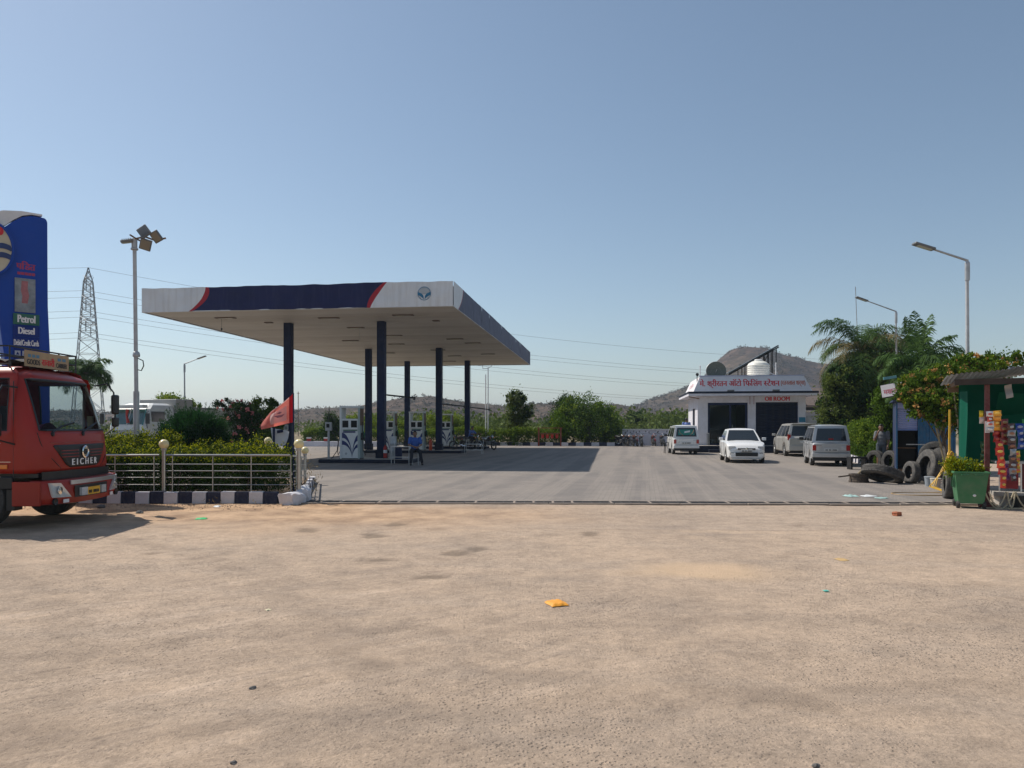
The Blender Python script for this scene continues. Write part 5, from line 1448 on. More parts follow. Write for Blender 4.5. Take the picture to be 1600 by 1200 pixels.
tree('yellow_green_tree', 'yellow green leafy tree rising behind the parked silver truck', b0, [B_at(262, 628, 40, 30, 50, b0), B_at(285, 634, 40, 22, 50, b0), B_at(306, 636, 30, 18, 50, b0), B_at(262, 650, 60, 30, 50, b0)], 7000, L['bright'], .17, (1.4, .12), 80)
b0 = at(376, 29)
tree('oleander', 'tall oleander with pink blossom behind the round conifer', b0, [B_at(350, 632, 34, 20, 29, b0), B_at(378, 640, 40, 30, 29, b0), B_at(392, 655, 36, 40, 29, b0), B_at(370, 668, 50, 50, 29, b0), B_at(385, 690, 50, 40, 29, b0)], 11000, L['dark'], .10, (.7, .07), 140, .17, extra=[('blossom', L['pink'], 1700, .065, 46)], cat='shrub', aspect=.3)
b0 = at(412, 33)
tree('green_shrub', 'dark green leafy shrub between the oleander and the flag', b0, [B_at(410, 642, 42, 36, 33, b0), B_at(424, 634, 26, 20, 33, b0), B_at(408, 672, 50, 50, 33, b0), B_at(432, 655, 24, 40, 33, b0)], 9000, L['mid'], .11, (.8, .06), 110, .18, cat='shrub')
# ------------------------------------------------------------------ planting along the back of the forecourt
b0 = at(518, 62)
tree('round_shrub', 'small round dark tree behind the air gauge post', b0, [B_at(518, 660, 30, 30, 62, b0), B_at(520, 680, 34, 30, 62, b0)], 4000, L['dark'], .16, (.8, .08), 60)
kerb_run([(PX(440, 62.5), 64.2), (PX(700, 62.3), 62.6), (PX(985, 60.5), 60.5)], 0, .62, .30, .22)
BK = 'clipped hedges along the back kerb'
def back_hedge(px0, px1, Y, top, n, label, g='hedge', dep=1.3, seed=None):
    x0, x1 = PX(px0, Y), PX(px1, Y)
    return hedge('back_hedge', label, x0, x1, Y, Y + dep, .1, PZ(top, Y), n, L['mid'], .10, base=0, cl=.22, rough=.06, group=BK, top=(L['bright'], .9, .35))
back_hedge(474, 520, 63.6, 674, 5000, 'clipped back hedge left of the small round tree')
back_hedge(560, 640, 62.8, 676, 5500, 'clipped back hedge seen between the middle columns')
back_hedge(650, 706, 62.5, 674, 4500, 'clipped back hedge seen behind the second pump pair')
back_hedge(712, 756, 62.2, 672, 4000, 'clipped back hedge behind the motorcycles under the canopy')
back_hedge(764, 800, 61.9, 675, 3500, 'clipped back hedge just right of the twin light mast')
back_hedge(802, 840, 61.6, 673, 3800, 'clipped back hedge left of the red bucket stand')
back_hedge(842, 884, 61.6, 675, 3600, 'clipped back hedge behind the red bucket stand')
b0 = at(808, 66)
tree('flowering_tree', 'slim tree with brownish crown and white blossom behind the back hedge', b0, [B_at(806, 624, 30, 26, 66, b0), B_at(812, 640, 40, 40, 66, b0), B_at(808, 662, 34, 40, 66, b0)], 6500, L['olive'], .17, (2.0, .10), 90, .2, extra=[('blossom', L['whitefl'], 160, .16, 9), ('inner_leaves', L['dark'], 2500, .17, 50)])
b0 = at(882, 67)
tree('rounded_tree', 'rounded dark tree peeping over the big arched bush', b0, [B_at(882, 634, 30, 34, 67, b0), B_at(874, 655, 36, 40, 67, b0)], 4500, L['dark'], .17, (2.0, .1), 70, extra=[('blossom', L['whitefl'], 60, .15, 4)])
b0 = at(918, 62.8)
tree('arched_bush', 'big bright green rounded bush beside the parked motorcycles', b0, [B_at(910, 640, 70, 44, 62.8, b0), B_at(895, 660, 70, 50, 62.8, b0), B_at(942, 660, 60, 60, 62.8, b0), B_at(915, 668, 110, 46, 62.8, b0, .6), B_at(885, 682, 40, 26, 62.8, b0), B_at(952, 682, 40, 26, 62.8, b0)], 19000, L['mid'], .17, (2.2, .2), 260, .15, .6, extra=[('bright_tips', L['bright'], 5000, .15, 110)], cat='bush')
b0 = at(992, 90)
tree('thorn_tree', 'small dark tree on the plain left of the rear-facing van', b0, [B_at(992, 652, 26, 22, 90, b0), B_at(1000, 658, 20, 16, 90, b0)], 2200, L['dark'], .22, (1.6, .1), 40)
b0 = at(1052, 96)
tree('plain_tree', 'low green tree on the plain behind the van roof', b0, [B_at(1050, 662, 46, 24, 96, b0), B_at(1072, 666, 40, 20, 96, b0)], 2800, L['mid'], .25, (1.0, .1), 50)
b0 = at(560, 68)
tree('back_shrub', 'bright loose shrub behind the canopy columns', b0, [B_at(548, 662, 40, 26, 68, b0), B_at(585, 664, 40, 24, 68, b0), B_at(620, 666, 40, 22, 68, b0)], 5200, L['bright'], .17, (.8, .08), 80)
b0 = at(690, 69)
tree('back_shrub', 'yellowish loose shrub behind the far pumps', b0, [B_at(672, 662, 36, 26, 69, b0), B_at(700, 660, 40, 30, 69, b0), B_at(722, 664, 30, 26, 69, b0)], 5200, L['bright'], .17, (.8, .08), 80)
def boundary_wall():
    t = thing('boundary_wall', 'white boundary wall behind the row of parked motorcycles', 'wall', (0, 0, 0))
    a, b = Vector((PX(972, 62.5), 62.5, 0)), Vector((PX(1100, 60), 60, 0))
    d = (b - a).normalized(); n = Vector((-d.y, d.x, 0)) * .22
    MB().hexa([a, b, b + n, a + n] + [p + Vector((0, 0, 1.28)) for p in (a, b, b + n, a + n)]).build('wall_body', M['lilac'], t)
    u = Vector((0, 0, 1.281)); e = n * .25
    MB().hexa([a - e + u, b - e + u, b + n + e + u, a + n + e + u] + [p + Vector((0, 0, .09)) + u for p in (a - e, b - e, b + n + e, a + n + e)]).build('coping', M['white'], t)
boundary_wall()
def bucket_stand():
    Y = 60.2
    t = thing('bucket_stand', 'red steel stand with four hanging fire buckets', 'bucket stand', (PX(859, Y), Y, .016), SITE)
    ru = mat('rust_red', (.26, .055, .035), .7, 0, .25, 4, dirt=.3)
    for x in (-.88, .88): MB().b2(x - .05, x + .05, -.05, .05, 0, 1.42).build('post', ru, t)
    MB().b2(-1.0, 1.0, -.25, .25, 1.42, 1.47).build('roof_sheet', ru, t); MB().b2(-.83, .83, -.03, .03, .98, 1.04).build('hook_rail', ru, t)
    for k in range(4):
        b = MB().lathe([(0, .62), (.09, .62), (.14, .93), (.135, .93), (.1, .70), (0, .70)], 14, Matrix.Translation((-.57 + .38 * k, 0, 0))).build('bucket', M['red'], t, smooth=True)
        MB().tube([(-.57 + .38 * k + .13 * math.cos(a), 0, .92 + .13 * math.sin(a)) for a in np.linspace(0, PI, 9)], .006, 4).build('handle', M['galv'], b)
bucket_stand()

# ------------------------------------------------------------------ palms
def frond_mesh(L_, e0, droop, w_, n=58, seed=0):
    """one feather frond along +x: rachis and leaflets"""
    r_ = random.Random(seed)
    pts = []; p = Vector((0, 0, 0)); a = e0
    for k in range(n + 1):
        pts.append(p.copy()); st = L_ / n
        p = p + Vector((math.cos(a), 0, math.sin(a))) * st
        a -= droop / n * (.4 + 1.4 * k / n)
    mb = MB()
    mb.tube(pts[::3] + [pts[-1]], [.018 * (1 - .85 * i / (len(pts[::3]))) for i in range(len(pts[::3]) + 1)], 5)
    for k in range(4, n + 1):
        f = k / n
        ln = w_ * (math.sin(PI * min(1, f * .9 + .12)) ** .7) * r_.uniform(.85, 1.1)
        t_ = (pts[k] - pts[k - 1]).normalized()
        for s in (-1, 1):
            d = (t_ * .75 + Vector((0, s * 1.0, 0)) + Vector((0, 0, r_.uniform(-.75, .25)))).normalized()
            q = pts[k] + d * ln * .55; e = pts[k] + d * ln + Vector((0, 0, -ln * r_.uniform(.20, .60)))
            wv = t_ * (.017 + .007 * r_.random())
            mb.add([pts[k] - wv * .5, pts[k] + wv * .5, q + wv, q - wv, e], [(0, 1, 2, 3), (3, 2, 4)])
    return mb
def palm(label, base, h, fr, dry=0, lean=(0, 0), tr=.13, L_=2.2, w_=.5, seed=1):
    """fr: list of (azimuth deg, start elevation deg, droop deg, length factor)"""
    t = thing('palm_tree', label, 'palm', base, 0, 'palms of the station')
    prof = [(tr * (1.25 - .35 * k / 14) * (1.04 if k % 2 else .96), h * k / 14) for k in range(15)]
    mb = MB()
    mb.tube([(lean[0] * (z / h) ** 2, lean[1] * (z / h) ** 2, z) for _, z in prof], [r for r, _ in prof], 10)
    mb.build('trunk', M['bark'], t, smooth=50)
    for i, (az, el, dr, lf) in enumerate(fr):
        isdry = dr > 115 and i < dry * len(fr) + 99 and dry > 0
        mb = frond_mesh(L_ * lf, R(el), R(dr), w_, seed=seed * 40 + i)
        o = mb.build('frond', L['palmdry'] if (isdry and random.Random(seed + i).random() < dry) else L['palm'], t)
        a = o.data.attributes.new('tint', 'FLOAT', 'FACE'); a.data.foreach_set('value', np.clip(nrg.normal(.5, .25, len(o.data.polygons)), 0, 1).astype(np.float32))
        o.location = (lean[0], lean[1], h - .05); o.rotation_euler = (0, 0, R(az))
    return t
def ring(n, el, dr, lf, off=0, j=12, seed=0):
    r_ = random.Random(seed)
    return [(off + 360 * k / n + r_.uniform(-j, j), el + r_.uniform(-8, 8), dr + r_.uniform(-15, 15), lf * r_.uniform(.85, 1.1)) for k in range(n)]
Y = 39.5
palm('tall palm with a big arching frond at the left of the palm clump', (PX(1345, Y), Y, 0), PZ(548, Y), [(180, 78, 125, 1.15), (172, 66, 115, 1.1), (165, 72, 105, 1.1), (120, 80, 70, .9), (60, 75, 80, .85), (20, 60, 110, .8), (-60, 70, 110, .9), (-100, 60, 120, 1.0)] + ring(10, 40, 120, 1.05, 10, seed=3) + ring(14, 0, 110, 1.1, 5, seed=4) + ring(14, -35, 60, 1.15, 20, seed=5) + ring(8, -60, 25, 1.2, 0, seed=6), dry=.4, L_=3.0, w_=.80, seed=2)
palm('broad palm in the middle of the clump with half dry skirts', (PX(1392, Y + 1.5), Y + 1.5, 0), PZ(548, Y + 1.5), ring(6, 62, 90, .85, 30, seed=7) + ring(10, 32, 120, .95, 0, seed=8) + ring(12, -5, 100, 1.0, 12, seed=9) + ring(10, -45, 50, 1.0, 5, seed=10), dry=.4, L_=2.8, w_=.78, seed=3)
Y = 27.0
palm('upright palm with one plume straight up at the right of the clump', (PX(1436, Y), Y, 0), PZ(572, Y), [(90, 86, 12, 1.05), (10, 84, 22, 1.0), (190, 82, 22, .95), (60, 80, 30, .95), (-10, 70, 70, .9), (0, 58, 100, 1.0), (-20, 48, 105, .95), (15, 30, 100, .95), (200, 40, 100, .85), (30, 50, 110, .9), (180, 20, 90, .85), (160, 50, 110, .9), (-90, 40, 100, .8)] + ring(10, 15, 110, .85, 0, seed=11) + ring(8, -30, 70, .85, 0, seed=12), dry=.35, L_=2.05, w_=.58, seed=5)
Y = 34.0
palm('small palm rising behind the lorry cab, below the lattice tower', (PX(134, Y), Y, 0), PZ(582, Y), ring(5, 65, 100, .8, 20, seed=14) + ring(9, 40, 125, .9, 0, seed=15) + ring(8, 0, 90, .85, 30, seed=16), L_=1.7, w_=.5, seed=8)
# dense trees under the palms
b0 = at(1345, 38.5)
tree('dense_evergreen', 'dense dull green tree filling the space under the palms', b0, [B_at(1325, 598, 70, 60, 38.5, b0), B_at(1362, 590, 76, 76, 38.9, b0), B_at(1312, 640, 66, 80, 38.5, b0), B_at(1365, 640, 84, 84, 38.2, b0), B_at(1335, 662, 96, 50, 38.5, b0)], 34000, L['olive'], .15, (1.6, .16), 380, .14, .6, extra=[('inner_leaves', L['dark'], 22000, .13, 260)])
b0 = at(1392, 28.9)
tree('leafy_shrub', 'brighter leafy shrub beside the standing man', b0, [B_at(1388, 625, 50, 56, 28.9, b0), B_at(1395, 660, 50, 60, 28.9, b0), B_at(1390, 700, 60, 64, 28.9, b0)], 14000, L['mid'], .11, (.9, .08), 170, .16, cat='shrub')
def row_hedge():
    Y0 = 31
    t = hedge('roadside_hedge', 'bright leafy hedge receding behind the silver rear-facing van', -6.6, 6.6, -.7, .7, .1, 1.42, 34000, L['mid'], .10, base=0, cl=.24, rough=.13, loc=(17.05, 37.0, 0), rz=math.atan2(12.9, 3.85), top=(L['bright'], .9, .6))
row_hedge()
kerb_run([(18.2, 43.5), (14.35, 30.6)], 0, .42, .30, .16)

# ------------------------------------------------------------------ orange flowering shrub over the stalls
b0 = (PX(1475, 20.8), 20.8, 0)
ORANGE = tree('orange_shrub', 'spreading shrub full of orange blossom hanging over the roadside stall', b0,
     [B_at(1440, 610, 66, 54, 20.8, b0), B_at(1480, 600, 76, 60, 20.8, b0), B_at(1520, 585, 76, 44, 21.3, b0), B_at(1552, 574, 60, 36, 21.5, b0), B_at(1447, 632, 60, 44, 20.5, b0), B_at(1475, 636, 60, 54, 20.3, b0), B_at(1502, 636, 50, 70, 20.2, b0), B_at(1416, 612, 34, 34, 20.8, b0), B_at(1512, 566, 50, 26, 21.3, b0), B_at(1590, 560, 26, 22, 22.5, b0)],
     21000, L['mid'], .085, (1.5, .05), 400, .16, .5, extra=[('bright_leaves', L['bright'], 17000, .08, 280), ('blossom', L['orange'], 6000, .055, 260)], cat='shrub', limbs=9)
b_orange = b0
# ------------------------------------------------------------------ cars
def lerp_list(lst, x):
    if x <= lst[0][0]: return lst[0][1]
    for (a, va), (b, vb) in zip(lst[:-1], lst[1:]):
        if x <= b: return va + (vb - va) * (x - a) / (b - a)
    return lst[-1][1]
def make_wheel(t, x, y, r, wd, side, rim='alu'):
    Mx = Matrix.Translation((x, y, r)) @ Matrix.Rotation(R(90), 4, 'X')
    prof = [(r * .62, -wd / 2), (r * .93, -wd / 2), (r * .99, -wd * .36), (r, -wd * .2), (r, wd * .2), (r * .99, wd * .36), (r * .93, wd / 2), (r * .62, wd / 2)]
    o = MB().lathe(prof, 28, Mx, closed=True).build('wheel', M['rubber'], t, smooth=True)
    z = -wd * .40 if side < 0 else wd * .40
    sg = -1   # rotation about x maps +z to -y
    zz = wd * .40 * (1 if side < 0 else -1)
    mb = MB().lathe([(0, zz), (r * .12, zz + .02 * (1 if side < 0 else -1)), (r * .16, zz), (r * .5, zz - .02 * (1 if side < 0 else -1)), (r * .63, zz + .012 * (1 if side < 0 else -1))], 28, Mx)
    mb.build('rim', M[rim], o, smooth=True)
    return o
def make_car(name, label, loc, th, sp, group='cars parked by the station office'):
    """local x forward, y left. sp: body outline and details"""
    t = thing(name, label, sp.get('cat', 'car'), loc, th, group)
    Lh, W = sp['L'] / 2, sp['W'] / 2
    r = sp['r']; xf, xr = sp['xf'], sp['xr']
    zb0 = sp['zb']
    paint = sp['paint']
    xs = sorted(set([round(x, 3) for x in np.linspace(-Lh, Lh, 61)] + [-Lh + .03, -Lh + .08, Lh - .03, Lh - .08]))
    mb = MB(); ring_n = None
    rows = []
    for x in xs:
        hw = W * lerp_list(sp['plan'], x / Lh)
        zt = lerp_list(sp['top'], x / Lh)
        zb = zb0 + .04 * (abs(x / Lh) > .93)
        R_ = r * 1.22
        for xw in (xf, xr):
            if abs(x - xw) < R_: zb = max(zb, r * 1.0 + math.sqrt(R_ * R_ - (x - xw) ** 2) * .98)
        zb = min(zb, zt - .12)
        zm = zb + (zt - zb) * .5
        half = [(hw * .90, zb), (hw * .985, min(zm, zb + .06)), (hw, zm), (hw * .985, zt - .10 * (zt - zb)), (hw * .93, zt - .015), (hw * .80, zt), (hw * .4, zt + sp.get('crown', .015))]
        rows.append([(x, y, z) for y, z in half] + [(x, -y, z) for y, z in half[::-1]])
    n = len(rows[0])
    vs = [p for rw in rows for p in rw]
    fs = []
    for i in range(len(rows) - 1):
        for j in range(n):
            fs.append((i * n + j, i * n + (j + 1) % n, (i + 1) * n + (j + 1) % n, (i + 1) * n + j))
    fs.append(tuple(range(n))); fs.append(tuple(range((len(rows) - 1) * n, len(rows) * n))[::-1])
    mb.add(vs, fs)
    body = mb.build('body', paint, t, smooth=32, weld=True)
    # cabin
    g = sp['cab']      # rear-bottom x, front-bottom x, rear-top x, front-top x, z bottom, z top, half width bottom, half width top
    xb0, xb1, xt0, xt1, z0, z1, wb, wt = g
    def cab(u, v, s):      # u 0 rear .. 1 front, v 0 belt .. 1 roof edge; s side
        x = (xb0 + (xb1 - xb0) * u) * (1 - v) + (xt0 + (xt1 - xt0) * u) * v
        return Vector((x, s * (wb + (wt - wb) * v ** 1.2), z0 + (z1 - z0) * v))
    NU, NV = 10, 6
    mb = MB()
    for s in (-1, 1): mb.grid(lambda u, v: cab(u, v, s), NU, NV)
    mb.grid(lambda u, v: (lambda a: Vector((a.x + .05 * (1 - (2 * u - 1) ** 2) * (1 - .4 * v), a.y * (2 * u - 1), a.z)))(cab(1, v, 1)), 10, NV)
    mb.grid(lambda u, v: (lambda a: Vector((a.x - .04 * (1 - (2 * u - 1) ** 2) * (1 - .4 * v), a.y * (2 * u - 1), a.z)))(cab(0, v, 1)), 10, NV)
    def roof(u, v):
        p0 = cab(u, 1, 1); y = 2 * v - 1
        e = min(1, min(u, 1 - u) * 5); e2 = 1 - y * y
        bul = (.05 * (1 - (2 * v - 1) ** 2)) * (1 - .4) * ((u == 1) - (u == 0) * .8)
        return Vector((p0.x + bul, p0.y * y, p0.z + .055 * (1 - (1 - e) ** 2) * (e2 ** .5)))
    mb.grid(roof, 12, 10)
    mb.build('cabin', paint, t, smooth=40, weld=True)
    gl = sp.get('glass', M['darkglass'])
    def pane(nm, u0, u1, v0, v1, s, push=.008, m=gl):
        mbp = MB()
        mbp.grid(lambda a, b: cab(u0 + (u1 - u0) * a, v0 + (v1 - v0) * b, s) + Vector((0, s * push, .002)), 4, 3)
        return mbp.build(nm, m, t, smooth=180)
    for (u0, u1) in sp['side']:
        for s in (-1, 1): pane('side_window', u0, u1, .08, .88, s)
    def endpane(nm, u, v0, v1, w0, push, bow):
        return MB().grid(lambda a, b: (lambda q: Vector((q.x + push + bow * (1 - (w0 * (2 * a - 1)) ** 2) * (1 - .4 * (v0 + (v1 - v0) * b)), q.y * w0 * (2 * a - 1), q.z + .003)))(cab(u, v0 + (v1 - v0) * b, 1)), 10, 4).build(nm, gl, t, smooth=180)
    endpane('windshield', 1, sp.get('ws', (.04, .93))[0], sp.get('ws', (.04, .93))[1], .90, .012, .05)
    rw = endpane('rear_window', 0, *sp.get('rw', (.10, .86)), .82, -.012, -.04)
    for x in (xf, xr):
        for s in (-1, 1): make_wheel(t, x, s * (W - .11), r, sp.get('tw', .17), s, sp.get('rim', 'alu'))
    # dark inner arches so that no daylight shows through
    MB().b2(-Lh + .25, Lh - .25, -W + .25, W - .25, zb0 + .02, zb0 + .35).build('underbody', M['black'], t)
    for nm, boxes, m_ in sp['bits']:
        for bx in boxes:
            MB().b2(*bx).build(nm, M[m_] if isinstance(m_, str) else m_, t, bevel=min(.012, .3 * min(abs(bx[1] - bx[0]), abs(bx[3] - bx[2]), abs(bx[5] - bx[4]))))
    for s in (-1, 1):
        mx, mz = sp['mirror']
        m_ = MB().box((mx, s * (W + .09), mz), (.08, .18, .13)).build('mirror', sp.get('mirror_mat', paint), t, bevel=.025)
        MB().tube([(mx + .01, s * (W - .05), mz - .05), (mx, s * (W + .03), mz - .02)], .018, 6).build('mirror_stem', M['black'], m_)
        for hx in sp['handles']:
            MB().b2(hx - .08, hx + .08, s * (W * .985) - .012, s * (W * .985) + .012, sp['hz'], sp['hz'] + .03).build('door_handle', sp.get('mirror_mat', paint), t, bevel=.006)
        for sx in sp['seams']:
            MB().b2(sx - .004, sx + .004, s * W - .004 if s > 0 else -W - .002, s * W + .002 if s > 0 else -W + .004, zb0 + .12, sp['hz'] + .14).build('door_seam', M['black'], t)
    return t
def site(px, y): return G(px, y)
silver = mat('silver_paint', (.52, .53, .54), .35, .35, .06, 2, coat=.5, dirt=.12)
silver2 = mat('greenish_silver_paint', (.36, .37, .35), .35, .35, .06, 2, coat=.5, dirt=.15)
whitep = mat('white_car_paint', (.78, .78, .77), .35, 0, .03, 2, coat=.6, dirt=.06)
champ = mat('champagne_paint', (.50, .49, .46), .35, .3, .06, 2, coat=.5, dirt=.15)
def van_spec(paint, sticker=False):
    return dict(L=3.37, W=1.44, r=.275, xf=1.02, xr=-.86, zb=.26, paint=paint, cat='van', tw=.155, rim='galv',
        plan=[(-1, .93), (-.96, .985), (-.6, 1), (.6, 1), (.92, .97), (1, .88)], top=[(-1, .90), (-.97, .96), (.55, .97), (.85, .92), (.97, .84), (1, .72)],
        cab=(-1.64, 1.42, -1.53, .72, .94, 1.60, .70, .575), side=[(.05, .30), (.34, .62), (.67, .95)], rw=(.10, .84), ws=(.03, .94), crown=.0,
        bits=[('tail_light', [(-1.70, -1.655, s * .62 - .07, s * .62 + .07, .62, .84) for s in (-1, 1)], 'tailred'), ('reverse_light', [(-1.703, -1.66, s * .46 - .08, s * .46 + .08, .64, .80) for s in (-1, 1)], 'headlens'),
              ('rear_bumper', [(-1.76, -1.60, -.70, .70, .36, .52)], paint), ('bumper_skirt', [(-1.74, -1.58, -.68, .68, .22, .357)], 'black'),
              ('number_plate', [(-1.715, -1.69, -.26, .26, .60, .71)], 'plate'), ('front_bumper', [(1.58, 1.74, -.68, .68, .30, .50)], 'black'),
              ('headlight', [(1.63, 1.70, s * .50 - .12, s * .50 + .12, .60, .74) for s in (-1, 1)], 'headlens'), ('gutter', [(-1.50, .70, s * .59 - .012, s * .59 + .012, 1.585, 1.61) for s in (-1, 1)], 'black'),
              ('tailgate_seam', [(-1.712, -1.68, -.62, .62, .538, .545)], 'black'), ('tailgate_badge', [(-1.708, -1.69, .35, .55, .80, .83)], 'chrome')],
        mirror=(1.12, 1.06), mirror_mat=M['black'], handles=[.35, -.25], hz=.82, seams=[.95, .10, -.75])
# van with green sticker
vA = make_car('rear_facing_van', 'white minivan seen from behind with green sticker on its rear window', (9.85, 43.7, .016), R(90 - 5), van_spec(whitep.copy()))
green = mat('sticker_green', (.01, .22, .17), .3, 0, .15, 3, coat=.4)
MB().add([(-1.682, .44, 1.10), (-1.682, -.44, 1.10), (-1.625, -.42, 1.40), (-1.625, .42, 1.40)], [(0, 1, 2, 3)]).build('window_sticker', green, vA)
MB().add([(-1.690, .12, 1.20), (-1.690, -.20, 1.26), (-1.668, -.20, 1.36), (-1.672, .10, 1.30)], [(0, 1, 2, 3)]).build('sticker_mark', M['whiteprint'], vA)
for s in (-1, 1): MB().tube([(-1.695, s * .40, 1.38), (-1.700, s * .34, 1.20), (-1.705, s * .18, 1.08)], .012, 4).build('tinsel_ribbon', mat('tinsel', (.45, .20, .12), .5), vA)
# silver van
vB = make_car('rear_facing_van', 'dusty silver minivan seen from behind, nearest of the parked cars', (13.0, 31.35, .016), R(90 - 15), van_spec(silver))
def plate_text(t, s, x, w_, z, back=True, m='print'):
    fr = (lambda u, v, l: Vector((x - l, w_ / 2 - u, z + v))) if back else (lambda u, v, l: Vector((x + l, -w_ / 2 + u, z + v)))
    lettering('plate_lettering', s, w_, .045, fr, M[m], t)
plate_text(vB, '-- -- ----', -1.716, .42, .625); plate_text(vA, '-- -- ----', -1.716, .42, .625)
MB().b2(-1.69, -1.66, -.08, .10, 1.06, 1.10).build('brake_light', M['tailred'], vB)
# hatchback facing us
hs = dict(L=3.68, W=1.665, r=.285, xf=1.12, xr=-1.14, zb=.20, paint=whitep, tw=.17,
    plan=[(-1, .80), (-.95, .92), (-.75, .99), (0, 1), (.65, .985), (.85, .94), (.95, .84), (1, .70)], top=[(-1, .84), (-.97, .93), (-.5, .95), (.18, .95), (.5, .92), (.78, .84), (.93, .74), (1, .60)], crown=.035,
    cab=(-1.66, .62, -1.20, -.12, .92, 1.44, .76, .575), side=[(.05, .22), (.27, .58), (.62, .93)], ws=(.04, .94), rw=(.12, .86),
    bits=[('front_bumper', [(1.62, 1.90, -.66, .66, .24, .42)], whitep), ('lower_grille', [(1.80, 1.915, -.46, .46, .30, .46)], 'black'), ('upper_grille', [(1.70, 1.86, -.36, .36, .57, .65)], 'black'), ('grille_chrome', [(1.72, 1.868, -.32, .32, .60, .625)], 'chrome'),
          ('headlight', [(1.50, 1.80, s * .60 - .14, s * .60 + .14, .59, .73) for s in (-1, 1)], 'headlens'), ('fog_light', [(1.70, 1.86, s * .60 - .07, s * .60 + .07, .36, .45) for s in (-1, 1)], 'black'),
          ('number_plate', [(1.86, 1.925, -.24, .24, .49, .58)], 'plate'), ('chin_strip', [(1.70, 1.90, -.60, .60, .17, .22)], 'plate'), ('tail_light', [(-1.82, -1.70, s * .66 - .07, s * .66 + .07, .75, 1.0) for s in (-1, 1)], 'tailred'),
          ('rear_bumper', [(-1.90, -1.70, -.70, .70, .28, .50)], whitep), ('wiper', [(.60, .72, -.50, .05, .955, .975), (.60, .72, .10, .58, .957, .977)], 'black')],
    mirror=(.42, 1.02), handles=[-.10, -.80], hz=.80, seams=[.62, -.28, -1.0])
vC = make_car('white_hatchback', 'white hatchback car facing the road with black grille', (10.35, 34.1, .016), R(-90 - 10), hs)
plate_text(vC, '-- -- ----', 1.926, .40, .505, back=False)
MB().lathe([(.0, .0), (.05, .0), (.05, .012), (0, .015)], 14, Matrix.Translation((1.865, 0, .63)) @ Matrix.Rotation(R(90), 4, 'Y')).build('badge', M['chrome'], vC)
# tall people carrier
ms = dict(L=4.55, W=1.76, r=.325, xf=1.42, xr=-1.33, zb=.24, paint=champ, tw=.2,
    plan=[(-1, .88), (-.96, .96), (-.7, 1), (.6, 1), (.85, .94), (.95, .84), (1, .7)], top=[(-1, .95), (-.97, 1.03), (.3, 1.02), (.55, 1.0), (.82, .92), (.95, .80), (1, .66)], crown=.03,
    cab=(-2.16, 1.30, -1.92, .38, 1.0, 1.70, .82, .64), side=[(.04, .26), (.30, .58), (.62, .93)], ws=(.03, .95), rw=(.12, .84),
    bits=[('rear_bumper', [(-2.34, -2.10, -.80, .80, .32, .58)], champ), ('number_plate', [(-2.29, -2.26, -.26, .26, .72, .83)], 'plate'), ('tail_light', [(-2.235, -2.10, s * .77 - .07, s * .77 + .07, .86, 1.16) for s in (-1, 1)], 'tailred'), ('tail_light_lens', [(-2.238, -2.12, s * .765 - .06, s * .765 + .06, 1.165, 1.26) for s in (-1, 1)], 'headlens'),
          ('chrome_strip', [(-2.295, -2.26, -.40, .40, .86, .90)], 'chrome'), ('roof_spoiler', [(-2.10, -1.85, -.58, .58, 1.70, 1.735)], champ), ('headlight', [(1.9, 2.2, s * .62 - .13, s * .62 + .13, .68, .84) for s in (-1, 1)], 'headlens'), ('front_bumper', [(2.05, 2.32, -.72, .72, .28, .5)], champ), ('bumper_skirt', [(-2.30, -2.05, -.74, .74, .24, .318)], 'black')],
    mirror=(1.02, 1.12), handles=[.20, -.75], hz=.90, seams=[.95, .0, -.95])
vD = make_car('people_carrier', 'champagne silver people carrier parked behind the silver minivan', (15.55, 41.4, .016), R(90 - 9), ms)

